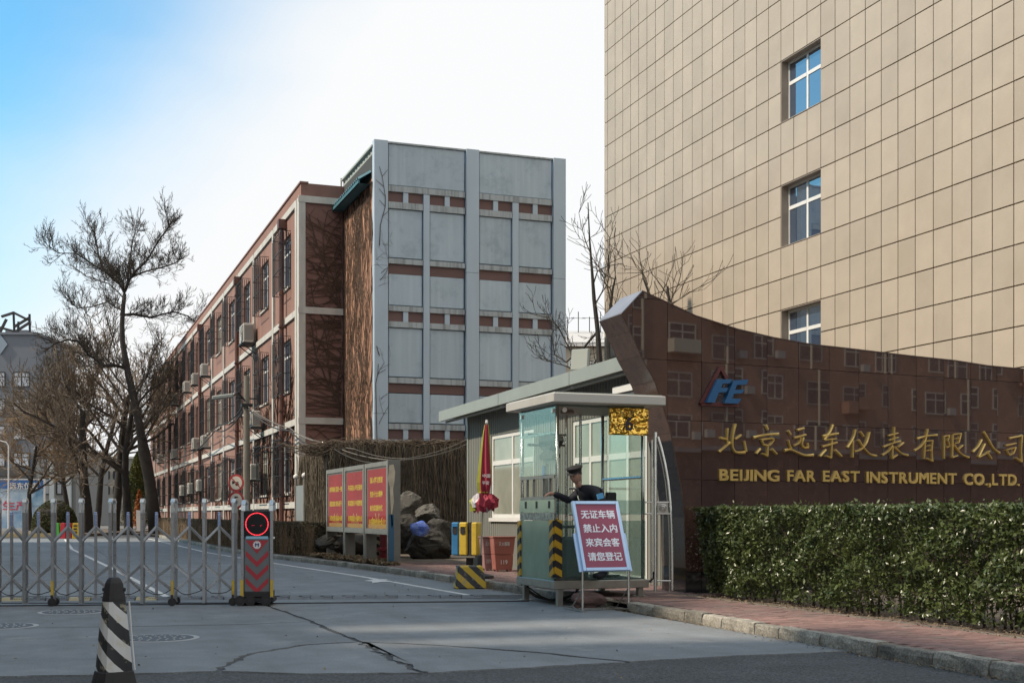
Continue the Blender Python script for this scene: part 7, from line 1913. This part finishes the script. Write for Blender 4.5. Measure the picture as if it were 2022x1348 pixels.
for px0, px1, m, lab in ((108, 119, mat('bar_green', (.06, .42, .05), .5), 'green plastic water barrier at the drive end, under the round bush'), (120.5, 131, mat('bar_red', (.5, .03, .05), .5), 'bright red plastic water barrier in the middle of the coloured row'), (131.5, 143, mat('bar_dark_red', (.26, .03, .03), .5), 'dark red plastic water barrier between the bright red and yellow ones'), (144, 158, M['yellow'], 'yellow plastic water barrier with black lettering, right end of the coloured row')):
    a, b = cf(px0, 68), cf(px1, 68); c = (a + b) / 2; w = (b - a).length / 2; z1 = zz(1032, 68); o = thing('water_barrier', tuple(c), lab, 'barrier', group='coloured water barriers at the end of the drive')
    m_ = MB(); m_.prism([(-w, 0), (w, 0), (w, z1 * .4), (w * .75, z1), (-w * .75, z1), (-w, z1 * .4)], lambda u, w_, d: c + RGT * u + Vector((0, 0, w_)) + FWD * d, -.16, .16); m_.build('body', m, o, bevel=.015)
    m_ = MB(); m_.obox(c + Vector((0, 0, z1 + .02)), RGT * w * .3, FWD * .06, (0, 0, .02)); m_.build('cap', M['black'], o)
    if px0 == 144:
        for k in range(4):
            q = c - RGT * w * .6 - FWD * .161 + Vector((0, 0, z1 * (.16 + .2 * k))); m_ = MB(); m_.obox(q + RGT * w * .55 + Vector((0, 0, .05)), RGT * w * .5, FWD * .004, (0, 0, .045)); m_.build('black_print', M['black'], o)
def con(px, py_top, t, w, seed, name, label, m, n=9000):
    b = cf(px, t); o = thing(name, tuple(b), label, 'tree' if m is M['leaf_conifer'] else 'shrub'); zt5 = zz(py_top, t)
    def f(g, n):
        h = g.random(n) ** .8; r = w * (1 - h) ** .6 * g.random(n) ** .4; a = g.uniform(0, 6.283, n); return np.stack([b.x + r * np.cos(a), b.y + r * np.sin(a), KH + .3 + h * (zt5 - .4)], 1)
    leaves(n, seed, f, (.05, .11), m, 'foliage', o); m_ = MB(); m_.cyl(b, b + Vector((0, 0, zt5 * .8)), .12, .03, n=7); m_.build('trunk', M['bark_dark'], o)
con(271, 895, 100, 1.3, 50, 'conifer', 'yellow green conifer glimpsed between the bare trunks', M['leaf_conifer'])
con(275, 968, 88, .5, 52, 'orange_shrub', 'small shrub with orange leaves beside the leaning trunk', M['leaf_orange'], 1400)
wp = cf(276, 86); ws = thing('white_marker', tuple(wp), 'white tapering marker stone below the orange shrub by the leaning trunk', 'marker stone')
m_ = MB(); m_.prism([(-.22, 0), (.22, 0), (.10, 1.45), (-.26, 1.5)], lambda u, w_, d: wp + RGT * u + Vector((0, 0, w_ + .1)) + FWD * d, 0, .15); m_.build('slab', M['white'], ws)

# ================================================================== ACROSS THE STREET (mirrored in the polished granite) and unseen blocks added left of the drive to shade it
of = thing('opposite_flats', (75, -42, 0), 'red rendered block of flats across the street, mirrored in the polished sign wall', 'building')
OY = -42.0; holes = []; ws_ = []
rr = random.Random(3)
for i in range(17):
    for f in range(7):
        x0 = 34 + i * 4.6; holes.append((x0, x0 + (2.4, 1.5, 2.4)[i % 3], .9 + f * 3.2, 2.6 + f * 3.2))
m_ = MB(); m_.box(32, 114, OY - 12, OY, 0, 23.5); m_.build('wall', M['goldred'], of)
for (a, b, c, d) in holes:
    m_ = MB(); m_.box(a - .12, b + .12, OY, OY + .05, c - .1, c + .0); m_.box(a - .12, b + .12, OY, OY + .05, d, d + .1); m_.box(a - .12, a, OY, OY + .05, c, d); m_.box(b, b + .12, OY, OY + .05, c, d); m_.box((a + b) / 2 - .05, (a + b) / 2 + .05, OY, OY + .05, c, d); m_.box(a, b, OY + .001, OY + .04, c + 1.1, c + 1.2); o = m_.build('window', mat('flat_frame', (.44, .40, .34), .7) if rr.random() < .75 else M['boardframe'], of)
    m_ = MB(); m_.box(a, b, OY + .002, OY + .02, c, d); m_.build('pane', mat('flat_glass', (.03, .032, .035), .45), o)
    if rr.random() < .4:
        m_ = MB(); m_.box(b + .3, b + 1.1, OY, OY + .35, c - .2, c + .4); m_.build('air_conditioner', MATS['ac_side'], of)
    if rr.random() < .12:
        m_ = MB(); m_.box(a - .3, b + .3, OY + .05, OY + .9, c - .5, c + .5); m_.build('balcony', M['farbeige'] if rr.random() < .3 else M['goldred'], of)
for x in range(36, 114, 9):
    m_ = MB(); m_.cyl((x, OY + .1, 0), (x, OY + .1, 23), .09, n=6); m_.build('drainpipe', M['farbeige'], of)
so_ = thing('dark_mirror_row', (70, -34, 0), 'dark low row added across the street to darken the foot of the mirror image', 'building')  # made-up row, added so the granite mirrors something dark low down
m_ = MB(); m_.box(20, 120, -41.5, -34, 0, 5.6); m_.build('wall', mat('mirror_row_dark', (.05, .045, .042), .9, var=.3, vscale=.3), so_)
m_ = MB(); m_.box(19, 121, -41.8, -33.6, 5.6, 5.9); m_.build('roof', M['farwall2'], so_)
for nm, ya, yb, h, lab in (('shade_block', -30, 15.4, 23.9, 'tall unseen block added beside the street to shade the drive'), ('streak_limiter', 15.4, 18.4, 18.4, 'lower unseen block added in the gap to limit how far the sun streaks reach'), ('shade_block', 18.4, 66, 23.9, 'long unseen block added opposite the red factory to shade the drive')):  # out of view, added to block the sun except for a gap
    o = thing(nm, (-19, (ya + yb) / 2, 0), lab, 'building')
    m_ = MB(); m_.box(-30, -15, ya + .02, yb - .02, 0, h); m_.build('wall', mat('plain_block', (.36, .33, .29), .9, var=.15, vscale=.3), o)
    m_ = MB(); m_.box(-30.3, -14.8, ya + .02, yb - .02, h + .002, h + .3); m_.build('roof', M['farwall2'], o)
    y = ya + 2
    while h > 20 and y < yb - 3:
        for f in range(7):
            m_ = MB(); m_.box(-15, -14.95, y, y + 2.2, 1 + f * 3.4, 2.9 + f * 3.4); m_.build('window', M['glassdark'], o)
        y += 5.2
o = thing('gap_splitter', (-18, 16.9, 0), 'square unseen shaft added to split the sun in the gap into streaks', 'blocker')  # unseen shaft added to divide the sunlight passing through the gap
m_ = MB(); m_.box(-19, -17, 16.45, 17.35, 18.71, 23.9); m_.build('stack', MATS['plain_block'], o)

# small litter and leaves on the concrete
def lit(g, n):
    y = g.uniform(9, 34, n); return np.stack([g.uniform(-2, 7.1, n) + 0 * y, y, np.full(n, .008)], 1)
ll = thing('fallen_leaves', (3, 14, 0), 'scattered dry leaf fragments and grit on the concrete drive', 'fallen leaves', kind='stuff')
leaves(380, 61, lit, (.010, .024), M['straw'], 'leaf_fragments', ll, upbias=4)
def lit2(g, n):
    y = g.uniform(8, 30, n); k = np.interp(y, [8, 15, 24, 31], [7.1, 7.32, 7.22, 6.85]); return np.stack([k - np.abs(g.normal(0, .10, n)) - .01, y, np.full(n, .007)], 1)
leaves(2600, 62, lit2, (.006, .018), M['straw'], 'gutter_debris', ll, upbias=4)
